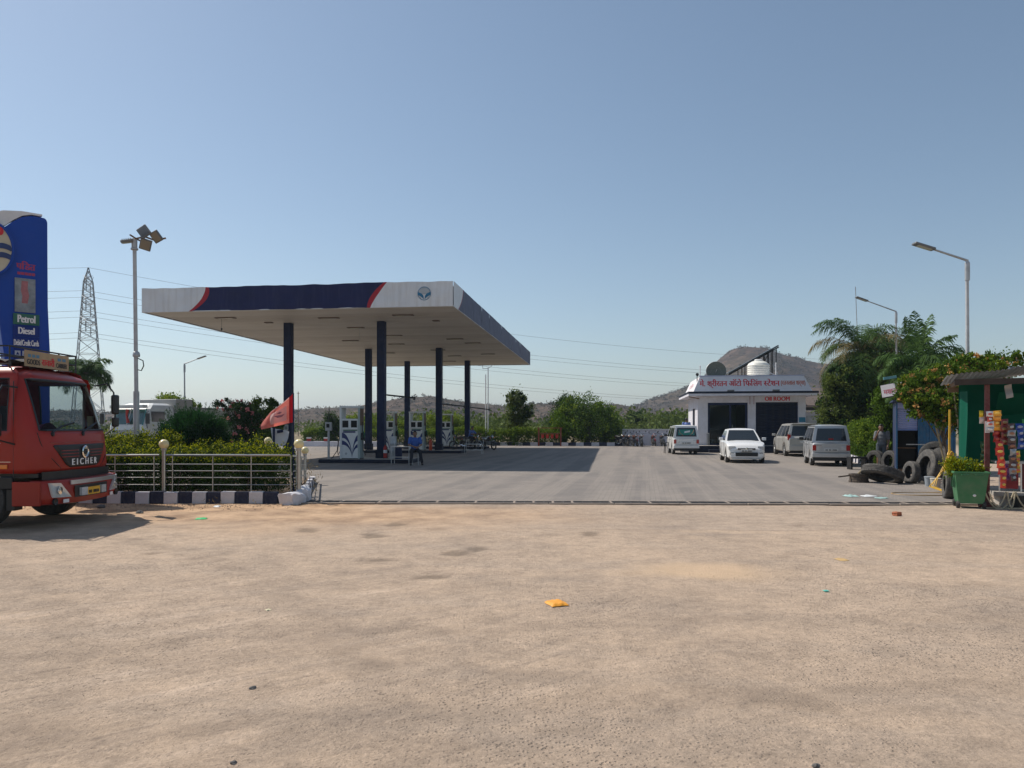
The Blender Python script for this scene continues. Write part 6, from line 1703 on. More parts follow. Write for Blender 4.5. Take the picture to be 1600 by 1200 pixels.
# ------------------------------------------------------------------ silver truck behind the hedge
def silver_truck():
    a = R(20)
    Fc = Vector((-18.7, 36.6, .016))           # middle of the front
    t = thing('silver_truck', 'silver grey cargo truck parked behind the hedge and conifer', 'truck', Fc, R(-90) - a)
    cabm = mat('truck_white', (.62, .64, .64), .45, .1, .08, 2, coat=.2, dirt=.2); bodym = mat('truck_silver', (.33, .33, .33), .5, .3, .12, 1.5, .1, 15, dirt=.25); cy = mat('truck_teal', (.06, .28, .30), .4)
    # cab, local x forward
    rows = []
    for z, x0, x1, hw in ((.55, -1.9, 0, 1.15), (1.35, -1.9, .0, 1.17), (1.62, -1.9, -.04, 1.17), (2.42, -1.9, -.34, 1.08), (2.62, -1.85, -.55, 1.0), (2.72, -1.75, -.8, .8)):
        rows.append([(x0, -hw, z), (x1 - .10, -hw, z), (x1, -hw + .16, z), (x1, hw - .16, z), (x1 - .10, hw, z), (x0, hw, z)])
    n = 6; mb = MB(); mb.add([p for r_ in rows for p in r_], [(i * n + j, i * n + (j + 1) % n, (i + 1) * n + (j + 1) % n, (i + 1) * n + j) for i in range(5) for j in range(n)] + [tuple(range(5 * n, 6 * n))])
    mb.build('cab', cabm, t, bevel=.02)
    def ws(u, v, o=.035):
        z = 1.68 + .72 * v; x = -.055 - .30 * ((z - 1.62) / .8)
        return Vector((x + o, -(.98 - .06 * v) + 2 * (.98 - .06 * v) * u, z))
    for u0, u1 in ((.02, .48), (.52, .98)):
        MB().grid(lambda u, v: ws(u0 + (u1 - u0) * u, v), 4, 3).build('windshield', mat('teal_glass', (.03, .09, .085), .08, 0, .3, 2, coat=.5), t)
    for u in (0.0, .5, 1.0): MB().tube([ws(u, -.05, .02), ws(u, 1.05, .02)], .03, 6).build('window_post', cy if u != .5 else cabm, t)
    MB().b2(-.30, .02, -1.05, 1.05, 2.46, 2.62).build('sun_visor', cabm, t, bevel=.02)
    for y in (-.45, .25): 
        MB().box((-.05, y, 2.55), (.12, .18, .14)).build('visor_lamp', M['black'], t)
    MB().tube([(.03, .12, 2.40), (.02, .06, 2.1), (.03, .16, 1.75)], [.08, .05, .08], 6).build('red_garland', M['red'], t)
    MB().b2(.0, .05, -.85, .85, .95, 1.40).build('grille', mat('truck_grille', (.30, .31, .31), .5, .3, .2, 8), t)
    for s in (-1, 1):
        MB().b2(.0, .06, s * .95 - .12, s * .95 + .12, 1.0, 1.22).build('headlight', M['headlens'], t)
        MB().tube([(-.25, s * 1.15, 2.3), (.12, s * 1.42, 2.25), (.12, s * 1.42, 1.6), (-.15, s * 1.17, 1.5)], .02, 6).build('mirror_arm', M['black'], t)
        MB().box((.10, s * 1.44, 1.95), (.05, .22, .5)).build('mirror', M['black'], t)
    MB().b2(-.1, .15, -1.15, 1.15, .50, .90).build('bumper', bodym, t, bevel=.03)
    for s in (-1, 1): MB().b2(-1.25, -.45, s * 1.13 - .02, s * 1.13 + .02 , 1.6, 2.3).build('side_window', M['darkglass'], t)
    # crew box then plank sided cargo body
    MB().b2(-3.1, -1.95, -1.2, 1.2, .95, 2.95).build('crew_box', bodym, t, bevel=.03)
    for s in (-1, 1):
        for x in (-2.35, -2.85): MB().b2(x - .17, x + .17, s * 1.205 - .012, s * 1.205 + .012, 1.65, 2.2).build('vent_window', M['black'], t)
    for k in range(7):
        z = 1.0 + k * .21
        for s in (-1, 1): MB().b2(-7.6, -3.15, s * 1.2 - .03 - .01 * (k % 2), s * 1.2 + .03 + .01 * (k % 2), z, z + .20).build('side_board', bodym, t)
        MB().b2(-7.66, -7.60, -1.15, 1.15, z, z + .20).build('tail_board', bodym, t)
    for s in (-1, 1): MB().b2(-7.62, -3.12, s * 1.22 - .05, s * 1.22 + .05, 2.475, 2.56).build('top_rail', mat('truck_rail', (.22, .22, .22), .6), t)
    MB().b2(-7.6, -.3, -.5, .5, .6, .94).build('chassis', M['black'], t)
    for x in (-.95, -5.2, -6.4):
        for s in (-1, 1): make_wheel(t, x, s * .98, .5, .26, s, 'galv')
silver_truck()

# ------------------------------------------------------------------ red lorry
def red_lorry():
    t = thing('red_lorry', 'red cab-over lorry at the roadside, its front turned to the right', 'lorry', (-7.17, 12.74, 0), R(1.0))
    red = mat('lorry_red', (.31, .017, .007), .42, 0, .10, 1.2, .02, 20, coat=.12, dirt=.12, dcol=(.22, .05, .03), spec=.35)
    redd = mat('lorry_red_dull', (.30, .022, .015), .5, 0, .12, 2, dirt=.3)
    HWB = 1.10
    # horizontal sections of the cab: z, front x at the middle, half width, corner rounding
    lv = [(.87, -.085, 1.09, .23), (.95, -.06, 1.10, .24), (1.18, -.07, 1.10, .25), (1.46, -.10, 1.10, .26), (1.53, -.12, 1.10, .26), (1.95, -.24, 1.07, .25), (2.34, -.38, 1.03, .24), (2.42, -.44, 1.00, .24), (2.50, -.62, .92, .22), (2.545, -.95, .74, .15)]
    XB = -1.78
    XW0, XW1 = -1.42, -.62          # door window
    def sect(z, xf, hw, rr):
        # from back right corner round the front to the back left corner
        half = [(XB, hw), (XW0, hw), (XW1 + .10 * 0, hw), (-.52 if xf > -.5 else xf - .1, hw)]
        pts = [(x, -y) for x, y in half]
        fxx = xf
        bow = .12
        for k in range(1, 5):
            a = PI / 2 * k / 5
            xc = fxx - bow - rr; yc = hw - rr
            pts.append((xc + rr * math.sin(a), -(yc + rr * math.cos(a))))
        ys = np.linspace(-(hw - rr), hw - rr, 9)
        for y in ys: pts.append((fxx - bow * (y / hw) ** 2 * 1.0 - (0 if abs(y) < hw - rr - 1e-6 else 0), y))
        pts += [(x, -y) for x, y in pts[:8][::-1]]
        return [(x, y, z) for x, y in pts]
    rows = [sect(*l) for l in lv]
    n = len(rows[0])
    def row_quad(i, j): return (i * n + j, i * n + j + 1, (i + 1) * n + j + 1, (i + 1) * n + j)
    win_rows = range(4, 6)
    front_j = range(6, 14 + 0)            # windshield columns (incl. part of the corner)
    front_j = list(range(7, n - 8))
    side_r, side_l = [1], [n - 3]
    fs = []; 
    for i in range(len(rows) - 1):
        for j in range(n - 1):
            if i in win_rows and (j in front_j or j in side_r or j in side_l): continue
            fs.append(row_quad(i, j))
        fs.append((i * n + n - 1, i * n, (i + 1) * n, (i + 1) * n + n - 1)) if i not in win_rows else None
    fs.append(tuple(range((len(rows) - 1) * n, len(rows) * n)))
    # back wall window band: solid rows except a middle opening
    mb = MB(); mb.add([p for r_ in rows for p in r_], fs)
    for i in win_rows:
        a, b = Vector(rows[i][n - 1]), Vector(rows[i][0]); c, d = Vector(rows[i + 1][0]), Vector(rows[i + 1][n - 1])
        for f0, f1 in ((0, .28), (.72, 1)): mb.add([a.lerp(b, f0), a.lerp(b, f1), d.lerp(c, f1), d.lerp(c, f0)], [(0, 1, 2, 3)])
    cab = mb.build('cab', red, t, smooth=35)
    sol = cab.modifiers.new('skin', 'SOLIDIFY'); sol.thickness = .035; sol.offset = 0
    # glazing
    gm = glassmat('lorry_glass', (.72, .79, .80), .90)
    def pane(name, js, m=gm, push=-.004):
        mbp = MB()
        for i in win_rows:
            for j in js: mbp.add([rows[i][j], rows[i][j + 1], rows[i + 1][j + 1], rows[i + 1][j]], [(0, 1, 2, 3)])
        return mbp.build(name, m, t, smooth=180, weld=True)
    pane('windshield', front_j); pane('door_window', side_r); pane('door_window', side_l)
    rub = M['black']
    def loop(js):
        j0, j1 = js[0], js[-1] + 1
        lo = [rows[4][j] for j in range(j0, j1 + 1)]; hi = [rows[6][j] for j in range(j0, j1 + 1)]
        return lo + [rows[5][j1]] + hi[::-1] + [rows[5][j0]]
    MB().tube(loop(front_j), .026, 6, closed=True).build('windshield_seal', rub, t)
    for js in (side_r, side_l): MB().tube(loop(js), .02, 6, closed=True).build('window_seal', rub, t)
    # a-pillar black trim, header shade
    # front panel: black grille with maker's name, emblem
    def fx(y, z):
        for (z0, x0, h0, r0), (z1, x1, h1, r1) in zip(lv[:-1], lv[1:]):
            if z0 <= z <= z1:
                x = x0 + (x1 - x0) * (z - z0) / (z1 - z0); break
        hw = 1.10; rr = .25; e = abs(y) - (hw - rr)
        x1_ = x - .12 * (y / hw) ** 2
        return x1_ if e <= 0 else min(x1_, x - .12 - rr + math.sqrt(max(0, rr * rr - min(e, rr) ** 2)))
    def front(name, poly, m, push=.022, parent=t, nsub=14):
        """plate following the bowed front; poly outline as left edge/right edge pairs per height: [(z, y0, y1)]"""
        mbp = MB()
        vs = []
        for z, y0, y1 in poly:
            for k in range(nsub + 1):
                y = y0 + (y1 - y0) * k / nsub; vs.append((fx(y, z) + push, y, z))
        nn = nsub + 1
        mbp.add(vs, [(i * nn + k, i * nn + k + 1, (i + 1) * nn + k + 1, (i + 1) * nn + k) for i in range(len(poly) - 1) for k in range(nsub)])
        o = mbp.build(name, m, parent, smooth=180)
        so_ = o.modifiers.new('thickness', 'SOLIDIFY'); so_.thickness = .02; so_.offset = -1
        return o
    gr = front('grille', [(.93, -.40, .40), (.98, -.50, .50), (1.16, -.66, .66), (1.28, -.76, .76), (1.30, -.74, .74)], M['black'], .030)
    for k, z in enumerate((1.10, 1.15, 1.20)): 
        front('grille_bar', [(z, -.60, -.18), (z + .012, -.61, -.18)], redd, .042, gr); front('grille_bar', [(z, .18, .60), (z + .012, .18, .61)], redd, .042, gr)
    lettering('maker_lettering', 'E I C H E R', .74, .105, lambda u, v, l: Vector((fx(-.37 + u, 1.0) + .036 + l, -.37 + u, .965 + v)), M['whiteprint'], gr, bold=.010)
    em = MB().lathe([(0, 0), (.085, 0), (.105, .008), (.105, .02), (.085, .03), (.075, .018), (0, .018)], 28, Matrix.Translation((fx(0, 1.17) + .03, 0, 1.175)) @ Matrix.Rotation(R(90), 4, 'Y')).build('emblem', M['chrome'], gr, smooth=True)
    MB().prism([(-.05, -.03), (-.01, -.045), (.05, -.01), (.04, .04), (-.03, .045)], .02, .028, lambda u, v, l: (fx(0, 1.17) + .03 + l, u, 1.175 + v)).build('emblem_mark', M['black'], em)
    front('panel_crease', [(1.43, -.86, .86), (1.445, -.86, .86)], M['black'], .006)
    front('upper_lip', [(1.325, -.80, .80), (1.345, -.82, .82)], redd, .022)
    for s in (-1, 1):
        rg = [Vector(p) for p in sect(.925, -.068, 1.10, .24)[3:9]]
        cc = Vector((-.43, -.86, .925))
        mbr = MB(); oo = [p + (p - cc).normalized() * .024 for p in rg]
        vs_ = [(p.x, s * -p.y * -1 if s < 0 else -p.y, z) for z in (.905, .948) for p in oo]
        k_ = len(oo); mbr.add(vs_, [(i, i + 1, k_ + i + 1, k_ + i) for i in range(k_ - 1)])
        mbr.build('white_reflector', M['whiteprint'], t)
    for s in (-1, 1):      # seams parting the middle panel from the corners
        MB().tube([(fx(s * y, z) + .018, s * y, z) for y, z in ((.97, 1.50), (.95, 1.36), (.90, 1.22), (.80, 1.08), (.68, .98), (.60, .92))], .007, 5).build('panel_seam', M['black'], t)
    # bumper: bowed, swept at the corners
    def bump(u, z):
        y = -1.13 + 2.26 * u
        e = abs(y) / 1.13
        x = .06 - .12 * e ** 2 - .20 * max(0, e - .80) ** 1.5 * 4
        return x, y
    prof = [(.34, -.10), (.36, .0), (.48, .035), (.56, .02), (.70, .015), (.745, -.01), (.76, -.12)]
    mb = MB()
    mb.grid(lambda u, v: (lambda i: (bump(u, 0)[0] + prof[i][1], bump(u, 0)[1], prof[i][0] + .03 * (abs(u - .5) * 2) ** 2 * (i < 2)))(round(v * 6)), 30, 6)
    bp = mb.build('bumper', red, t, smooth=35)
    s2 = bp.modifiers.new('thickness', 'SOLIDIFY'); s2.thickness = .03; s2.offset = -1
    for s in (-1, 1):      # bumper returns along the sides
        a, b = s * 1.135 - .02, s * 1.135 + .02
        MB().hexa([(-.52, a, .37), (-.10, a, .37), (-.10, b, .37), (-.52, b, .37), (-.52, a, .745), (-.10, a, .745), (-.10, b, .745), (-.52, b, .745)]).build('bumper_end', red, t, bevel=.008)
    def bx(y): return bump((y + 1.13) / 2.26, 0)[0]
    def bplate(name, pts, m, push, parent=bp, thick=.02):
        """polygon (y, z) on the bumper face"""
        o = MB().prism(pts, push, push + thick, lambda u, v, l: (bx(u) + .03 + l, u, v)).build(name, m, parent)
        return o
    for s in (-1, 1):
        pts = [(s * .60, .47), (s * .98, .485), (s * 1.03, .715), (s * .84, .705)]
        if s > 0: pts = pts[::-1]
        hl = bplate('headlight', pts, M['headlens'], -.005, thick=.03)
        MB().lathe([(0, 0), (.06, 0), (.06, .012), (0, .02)], 16, Matrix.Translation((bx(s * .86) + .052, s * .86, .59)) @ Matrix.Rotation(R(90), 4, 'Y')).build('reflector', M['chrome'], hl)
        f = MB().lathe([(0, 0), (.055, 0), (.055, .03), (.04, .02), (0, .02)], 16, Matrix.Translation((bx(s * .93) + .02, s * .93, .42)) @ Matrix.Rotation(R(90), 4, 'Y')).build('fog_light', M['black'], bp, smooth=True)
        bplate('reflector_tape', [(s * .70 - .06, .385), (s * .70 + .06, .385), (s * .70 + .06, .44), (s * .70 - .06, .44)], M['whiteprint'], .0, thick=.012)
        bplate('tow_lamp', [(s * .30 - .08, .47), (s * .30 + .08, .47), (s * .30 + .08, .60), (s * .30 - .08, .60)], M['headlens'], .0, thick=.05)
    # silver strip across the middle, dark intake above it
    mb = MB(); mb.grid(lambda u, v: (bx(-.60 + 1.66 * u) + .048, -.60 + 1.66 * u, .665 + .065 * v), 20, 1); o = mb.build('silver_strip', M['alu'], bp); s3 = o.modifiers.new('thickness', 'SOLIDIFY'); s3.thickness = .02
    mb = MB(); mb.grid(lambda u, v: (bx(-.50 + 1.0 * u) + .040, -.50 + 1.0 * u, .45 + .19 * v), 20, 1); o = mb.build('intake', M['black'], bp)
    mb = MB(); mb.grid(lambda u, v: (bx(-1.0 + 2.0 * u) - .10, -1.0 + 2.0 * u, .755 + .13 * v), 20, 1); mb.build('dark_gap', M['black'], t)
    pl = bplate('number_plate', [(-.19, .465), (.19, .465), (.19, .59), (-.19, .59)], M['plateyellow'], .02, thick=.012)
    lettering('plate_lettering', '-- ----', .30, .05, lambda u, v, l: Vector((bx(0) + .063 + l, -.16 + u, .49 + v)), M['print'], pl)
    # wipers, washer nozzles, stickers, dashboard, seats, steering wheel
    for y0, y1 in ((-.75, -.15), (.02, .62)):
        MB().tube([(fx(y0, 1.5) + .03, y0, 1.50), (fx(y0, 1.6) + .03, (y0 + y1) / 2, 1.60), (fx(y1, 1.66) + .02, y1, 1.66)], .018, 5).build('wiper', M['black'], t)
        MB().lathe([(.0, 0), (.035, 0), (.03, .04), (0, .05)], 10, Matrix.Translation((fx(y0, 1.48) + .005, y0, 1.47)) @ Matrix.Rotation(R(90), 4, 'Y')).build('wiper_hub', M['black'], t)
    dash = MB().b2(-.75, -.36, -.98, .98, 1.0, 1.50).build('dashboard', mat('dash_grey', (.035, .036, .04), .7), t, bevel=.04)
    MB().grid(lambda u, v: (-.40 - .25 * u, -.65 + .5 * v, 1.52 + .12 * math.sin(PI * v) * (1 - u * .6) + .02), 6, 8).build('pink_cloth', mat('pink_cloth', (.42, .10, .20), .9, 0, .3, 6), dash, smooth=180)
    MB().b2(-.38, -.365, .70, .92, 1.56, 1.78).build('paper_sticker', mat('card_tan', (.42, .33, .20), .8), dash)
    for y in (-.5, .5):
        st = MB().b2(-1.45, -.95, y - .27, y + .27, .95, 1.25).build('seat', mat('seat_%d' % (y > 0), (.05, .05, .06), .9), t, bevel=.05)
        MB().hexa([(-1.55, y - .26, 1.2), (-1.40, y - .26, 1.2), (-1.40, y + .26, 1.2), (-1.55, y + .26, 1.2), (-1.68, y - .22, 1.95), (-1.56, y - .22, 1.95), (-1.56, y + .22, 1.95), (-1.68, y + .22, 1.95)]).build('backrest', mat('seatback', (.05, .05, .06), .9), st, bevel=.04)
    sw_ = MB().tube([Vector((-.72, -.5, 1.52)) + Matrix.Rotation(R(-28), 3, 'Y') @ Vector((.21 * math.cos(a), .21 * math.sin(a), 0)) for a in np.linspace(0, 2 * PI, 25)[:-1]], .016, 6, closed=True).build('steering_wheel', M['black'], t)
    MB().tube([(-.72, -.5, 1.52), (-.55, -.5, 1.3)], .03, 6).build('steering_column', M['black'], sw_)
    box_part('cab_floor', M['black'], t, XB + .05, -.2, -1.02, 1.02, .80, .86)
    # right side: door lines, handle, maker name, marker strip
    sy = -1.10
    for x in (-.52, -1.50):
        MB().tube([(x, sy - .012, .80), (x, sy - .012, 1.5), (x + (.0 if x < -1 else -.02), sy + .022, 2.3)], .008, 4).build('door_seam', M['black'], t)
    MB().b2(-1.42, -1.26, sy - .04, sy - .02, 1.36, 1.40).build('door_handle', M['black'], t, bevel=.008)
    lettering('door_lettering', 'EICHER', .38, .07, lambda u, v, l: Vector((-1.10 + u, sy - .019 - l, 1.335 + v)), M['whiteprint'], t, bold=.008)
    MB().b2(-1.70, -.80, sy - .028, sy - .02, .945, 1.005).build('yellow_strip', M['plateyellow'], t); MB().b2(-.79, -.60, sy - .045, sy - .02, .94, 1.01).build('side_marker', M['amber'], t, bevel=.01)
    MB().b2(-1.7, -.56, sy - .022, sy - .018, 1.045, 1.052).build('trim_line', M['chrome'], t)
    # steps, arches, near and far wheels
    for s in (-1, 1):
        MB().b2(-1.75, -.55, s * 1.06 - .03, s * 1.06 + .03, .62, .82).build('sill', M['black'], t, bevel=.02)
        MB().b2(-.62, -.50, s * 1.02 - .1, s * 1.02 + .1, .30, .62).build('mud_flap', M['black'], t)
        make_wheel(t, -1.12, s * .95, .46, .25, s, 'darkred'); make_wheel(t, -4.4, s * .93, .46, .27, s, 'darkred')
    MB().b2(-7.4, -.35, -.40, .40, .48, .70).build('chassis', M['black'], t); MB().tube([(-1.12, -.95, .46), (-1.12, .95, .46)], .07, 8).build('axle', M['black'], t); MB().tube([(-4.4, -.95, .46), (-4.4, .95, .46)], .09, 8).build('axle', M['black'], t)
    # cargo body behind, mostly out of the picture
    for k in range(6):
        z = .95 + k * .26
        for s in (-1, 1): MB().b2(-7.5, -2.0, s * 1.14 - .025, s * 1.14 + .025, z, z + .25).build('side_board', redd, t)
        MB().b2(-2.0, -1.95, -1.12, 1.12, z, z + .25).build('head_board', redd, t); MB().b2(-7.5, -7.45, -1.12, 1.12, z, z + .25).build('tail_board', redd, t)
    MB().b2(-7.5, -1.95, -1.15, 1.15, .86, .945).build('load_floor', M['wood'], t)
    # mirrors on bent arms
    for s in (-1, 1):
        ax_ = [(-.42, s * 1.02, 2.33), (-.26, s * 1.16, 2.38), (-.16, s * 1.20, 2.22), (-.12, s * 1.20, 1.60), (-.25, s * 1.08, 1.45)] if s > 0 else [(-.50, s * 1.05, 2.2), (-.60, s * 1.25, 2.22), (-.62, s * 1.36, 2.05), (-.62, s * 1.36, 1.40), (-.5, s * 1.12, 1.32)]
        MB().tube(ax_, .016, 6).build('mirror_arm', M['black'], t)
        mx = -.13 if s > 0 else -.62
        my = 1.20 if s > 0 else 1.37
        a = MB().box((mx, s * my, 2.0 if s > 0 else 1.62), (.07, .20, .36)).build('mirror', M['black'], t, bevel=.03)
        MB().box((mx - .037, s * my, 2.0 if s > 0 else 1.62), (.006, .16, .31)).build('mirror_glass', M['chrome'], a)
        if s > 0: MB().box((mx, s * my, 1.68), (.07, .18, .18)).build('mirror', M['black'], t, bevel=.03)
    # roof carrier with painted board
    z0 = 2.56
    for y in (-.85, 0, .85): MB().tube([(-1.65, y, z0 + .02), (-.72, y, z0 + .02)], .016, 6).build('rack_bar', M['black'], t)
    for zz in (z0 + .14, z0 + .30):
        MB().tube([(-.70, -.92, zz), (-.70, .92, zz), (-1.68, .92, zz), (-1.68, -.92, zz)], .014, 6, closed=True).build('rack_rail', M['black'], t)
    for x, y in [(-.70, y) for y in (-.92, -.4, .4, .92)] + [(-1.68, y) for y in (-.92, 0, .92)] + [(-1.2, -.92), (-1.2, .92)]:
        MB().tube([(x, y, z0 - .05), (x, y, z0 + .31)], .013, 6).build('rack_post', M['black'], t)
    MB().grid(lambda u, v: (-1.6 + .75 * u, -.8 + 1.5 * v, z0 + .06 + .10 * mnoise.noise(Vector((u * 4, v * 5, 2))) + .08 * math.sin(PI * v)), 14, 18).build('roof_tarp', mat('tarp_dark', (.05, .045, .045), .9, 0, .3, 4), t, smooth=180)
    bd = MB().b2(-.675, -.655, -.60, .62, z0 + .01, z0 + .27).build('roof_board', mat('board_tan', (.42, .30, .17), .7, 0, .15, 4, dirt=.3), t)
    fr = lambda y0, z_: (lambda u, v, l: Vector((-.655 + l, y0 + u, z_ + v)))
    lettering('board_black_lettering', 'GOODS', .34, .085, fr(-.56, z0 + .045), M['print'], bd, bold=.006); lettering('board_black_lettering', 'CARRIER', .32, .08, fr(.24, z0 + .045), M['print'], bd, bold=.005)
    lettering('board_red_lettering', ['स', 'व', 'ा', 'र', 'ी'], .36, .14, fr(-.17, z0 + .05), M['redprint'], bd, bold=.008)
    bl_ = mat('board_blue', (.10, .22, .32), .6)
    lettering('board_blue_lettering', '---', .30, .05, fr(-.54, z0 + .16), bl_, bd); lettering('board_blue_lettering', '--', .24, .05, fr(.28, z0 + .16), bl_, bd)
red_lorry()

# ------------------------------------------------------------------ motorcycles
def make_motorcycle(label, loc, th, col, steer=0, lean=R(7), group='motorcycles at the station', headlit=True):
    """local x forward; origin under the middle of the wheelbase"""
    t = thing('motorcycle', label, 'motorcycle', loc, th, group)
    t.rotation_euler = (lean, 0, th)
    tank = mat('bike_paint', col, .3, 0, .1, 3, coat=.6); metal = M['galv']
    r = .30
    for x, nm in ((.62, 'front_wheel'), (-.60, 'rear_wheel')):
        Mx = Matrix.Translation((x, 0, r)) @ Matrix.Rotation(R(90), 4, 'X')
        w_ = MB().lathe([(r - .07, -.035), (r - .02, -.045), (r, -.015), (r, .015), (r - .02, .045), (r - .07, .035)], 26, Mx, closed=True).build(nm, M['rubber'], t, smooth=True)
        mb = MB().lathe([(.03, -.05), (.05, -.05), (.05, .05), (.03, .05)], 12, Mx, closed=True)
        for k in range(8):
            a = 2 * PI * k / 8; mb.tube([Mx @ Vector((.04 * math.cos(a), .04 * math.sin(a), 0)), Mx @ Vector(((r - .06) * math.cos(a + .2), (r - .06) * math.sin(a + .2), 0))], .009, 4)
        mb.build('spokes', M['lampgrey'], w_)
    for s in (-1, 1):
        MB().tube([(.62, s * .07, r), (.48, s * .08, .75), (.42, s * .08, .92)], .022, 7).build('fork_leg', M['lampgrey'], t)
        MB().tube([(-.60, s * .10, r), (-.35, s * .12, .72)], .028, 7).build('shock_absorber', M['black'], t)
        MB().tube([(.40, s * .10, .98), (.36, s * .34, 1.04), (.26, s * .40, 1.0)], .013, 6).build('handlebar', M['black'], t)
        MB().ell((.36, s * .36, 1.16), (.02, .06, .04), 8, 6).build('mirror', M['black'], t)
        MB().tube([(.37, s * .34, 1.04), (.36, s * .36, 1.14)], .007, 5).build('mirror_stem', M['black'], t)
        MB().box((.50, s * .15, .83), (.05, .07, .05)).build('indicator', M['amber'], t)
    MB().tube([(.42, 0, .88), (.05, 0, .62), (.0, 0, .30), (-.30, 0, .32), (-.40, 0, .70), (.30, 0, .74)], .026, 7).build('frame', M['black'], t)
    MB().ell((.14, 0, .80), (.27, .14, .13), 14, 9).build('fuel_tank', tank, t, smooth=180)
    mb = MB(); mb.grid(lambda u, v: (-.70 + .72 * u, -.12 + .24 * v, .78 + .05 * (1 - (2 * v - 1) ** 2) + .05 * (1 - u) ** 2), 10, 6); mb.grid(lambda u, v: (-.70 + .72 * u, -.12 + .24 * v, .72 + .05 * (1 - u) ** 2), 10, 6); mb.build('saddle', M['black'], t, smooth=180)
    MB().b2(.0 - .16, .16, -.13, .13, .30, .58).build('engine', M['lampgrey'], t, bevel=.03)
    MB().tube([(.12, -.14, .42), (-.05, -.17, .24), (-.35, -.18, .27), (-.72, -.19, .34)], [.02, .025, .04, .045], 8).build('exhaust_pipe', M['chrome'], t)
    MB().grid(lambda u, v: (.62 + (r + .03) * math.cos(R(20 + 130 * u)), -.06 + .12 * v, r + (r + .03) * math.sin(R(20 + 130 * u))), 10, 3).build('front_mudguard', tank, t)
    MB().grid(lambda u, v: (-.60 + (r + .05) * math.cos(R(20 + 140 * u)), -.07 + .14 * v, r + (r + .05) * math.sin(R(20 + 140 * u))), 10, 3).build('rear_mudguard', M['black'], t)
    MB().hexa([(-.50, -.11, .56), (-.05, -.11, .56), (-.05, .11, .56), (-.50, .11, .56), (-.62, -.10, .74), (-.05, -.10, .74), (-.05, .10, .74), (-.62, .10, .74)]).build('side_panel', tank, t)
    h = MB().ell((.53, 0, .90), (.07, .11, .12), 12, 8).build('headlamp', tank, t, smooth=180)
    MB().ell((.565, 0, .89), (.045, .085, .085), 12, 8).build('lamp_lens', M['headlens'], h, smooth=180)
    MB().box((.66, 0, .60), (.01, .16, .09)).build('number_plate', M['plate'], t)
    MB().box((-.76, 0, .72), (.04, .12, .06)).build('tail_lamp', M['tailred'], t)
    MB().tube([(.0, .14, .30), (-.08, .26, .02)], .014, 6).build('side_stand', M['black'], t)
    return t
def gpt(px, Y): return Vector((PX(px, Y), Y, .016))
make_motorcycle('black motorcycle parked nearest the arched bush', gpt(972, 60.2), R(-60), (.012, .012, .014))
make_motorcycle('dark motorcycle second in the row beside the arched bush', gpt(984, 59.6), R(-75), (.02, .02, .03), lean=R(9))
make_motorcycle('black motorcycle with dark red tank in the middle of the parked row', gpt(993, 59.4), R(-85), (.08, .012, .012))
make_motorcycle('motorcycle with pale headlamp standing a little ahead of the row', gpt(1003, 58.8), R(-95), (.03, .03, .032), lean=R(5))
make_motorcycle('motorcycle alone against the white wall, red tank', gpt(1022, 60.3), R(-92), (.16, .015, .012), lean=R(5))
make_motorcycle('motorcycle last in the row, just left of the sticker van', gpt(1036, 60.2), R(-92), (.03, .035, .05), lean=R(6))
BIKE1 = make_motorcycle('black motorcycle being ridden in under the canopy shade', gpt(736, 50.4), R(-35), (.015, .015, .018), lean=0)
BIKE2 = make_motorcycle('dark motorcycle parked in the canopy shade behind the rider', gpt(764, 50.9), R(-55), (.012, .013, .016), lean=R(6))
BIKE3 = make_motorcycle('motorcycle with brown tank left of the rider under the canopy', gpt(722, 51.2), R(170), (.08, .05, .035), lean=R(6))

# ------------------------------------------------------------------ people
def limb(mb, pts, rs, n=10):
    pts = [Vector(p) for p in pts]
    mb.tube(pts, rs, n)
    for p, r in zip(pts, rs): mb.ell(p, r, n, 7)
def remesh(o, vox, it=3):
    m = o.modifiers.new('skin', 'REMESH'); m.mode = 'VOXEL'; m.voxel_size = vox; m.use_smooth_shade = True
    s = o.modifiers.new('soften', 'SMOOTH'); s.factor = .5; s.iterations = it
def hand(mb, w, d, up, side):
    """palm at wrist w pointing along d with five bent fingers; up = back of hand"""
    d = Vector(d).normalized(); up = Vector(up).normalized(); s = d.cross(up).normalized() * side
    limb(mb, [w, w + d * .05, w + d * .085], [.026, .036, .034], 8)
    for k, (o, ln) in enumerate(((.030, .068), (.010, .078), (-.012, .072), (-.032, .055))):
        a = w + d * .085 + s * o
        limb(mb, [a, a + d * ln * .5 - up * .006, a + d * ln * .85 - up * .026], [.011, .0105, .0095], 6)
    a = w + d * .03 + s * .032
    limb(mb, [a, a + d * .035 + s * .024, a + d * .065 + s * .022 - up * .015], [.014, .012, .010], 6)
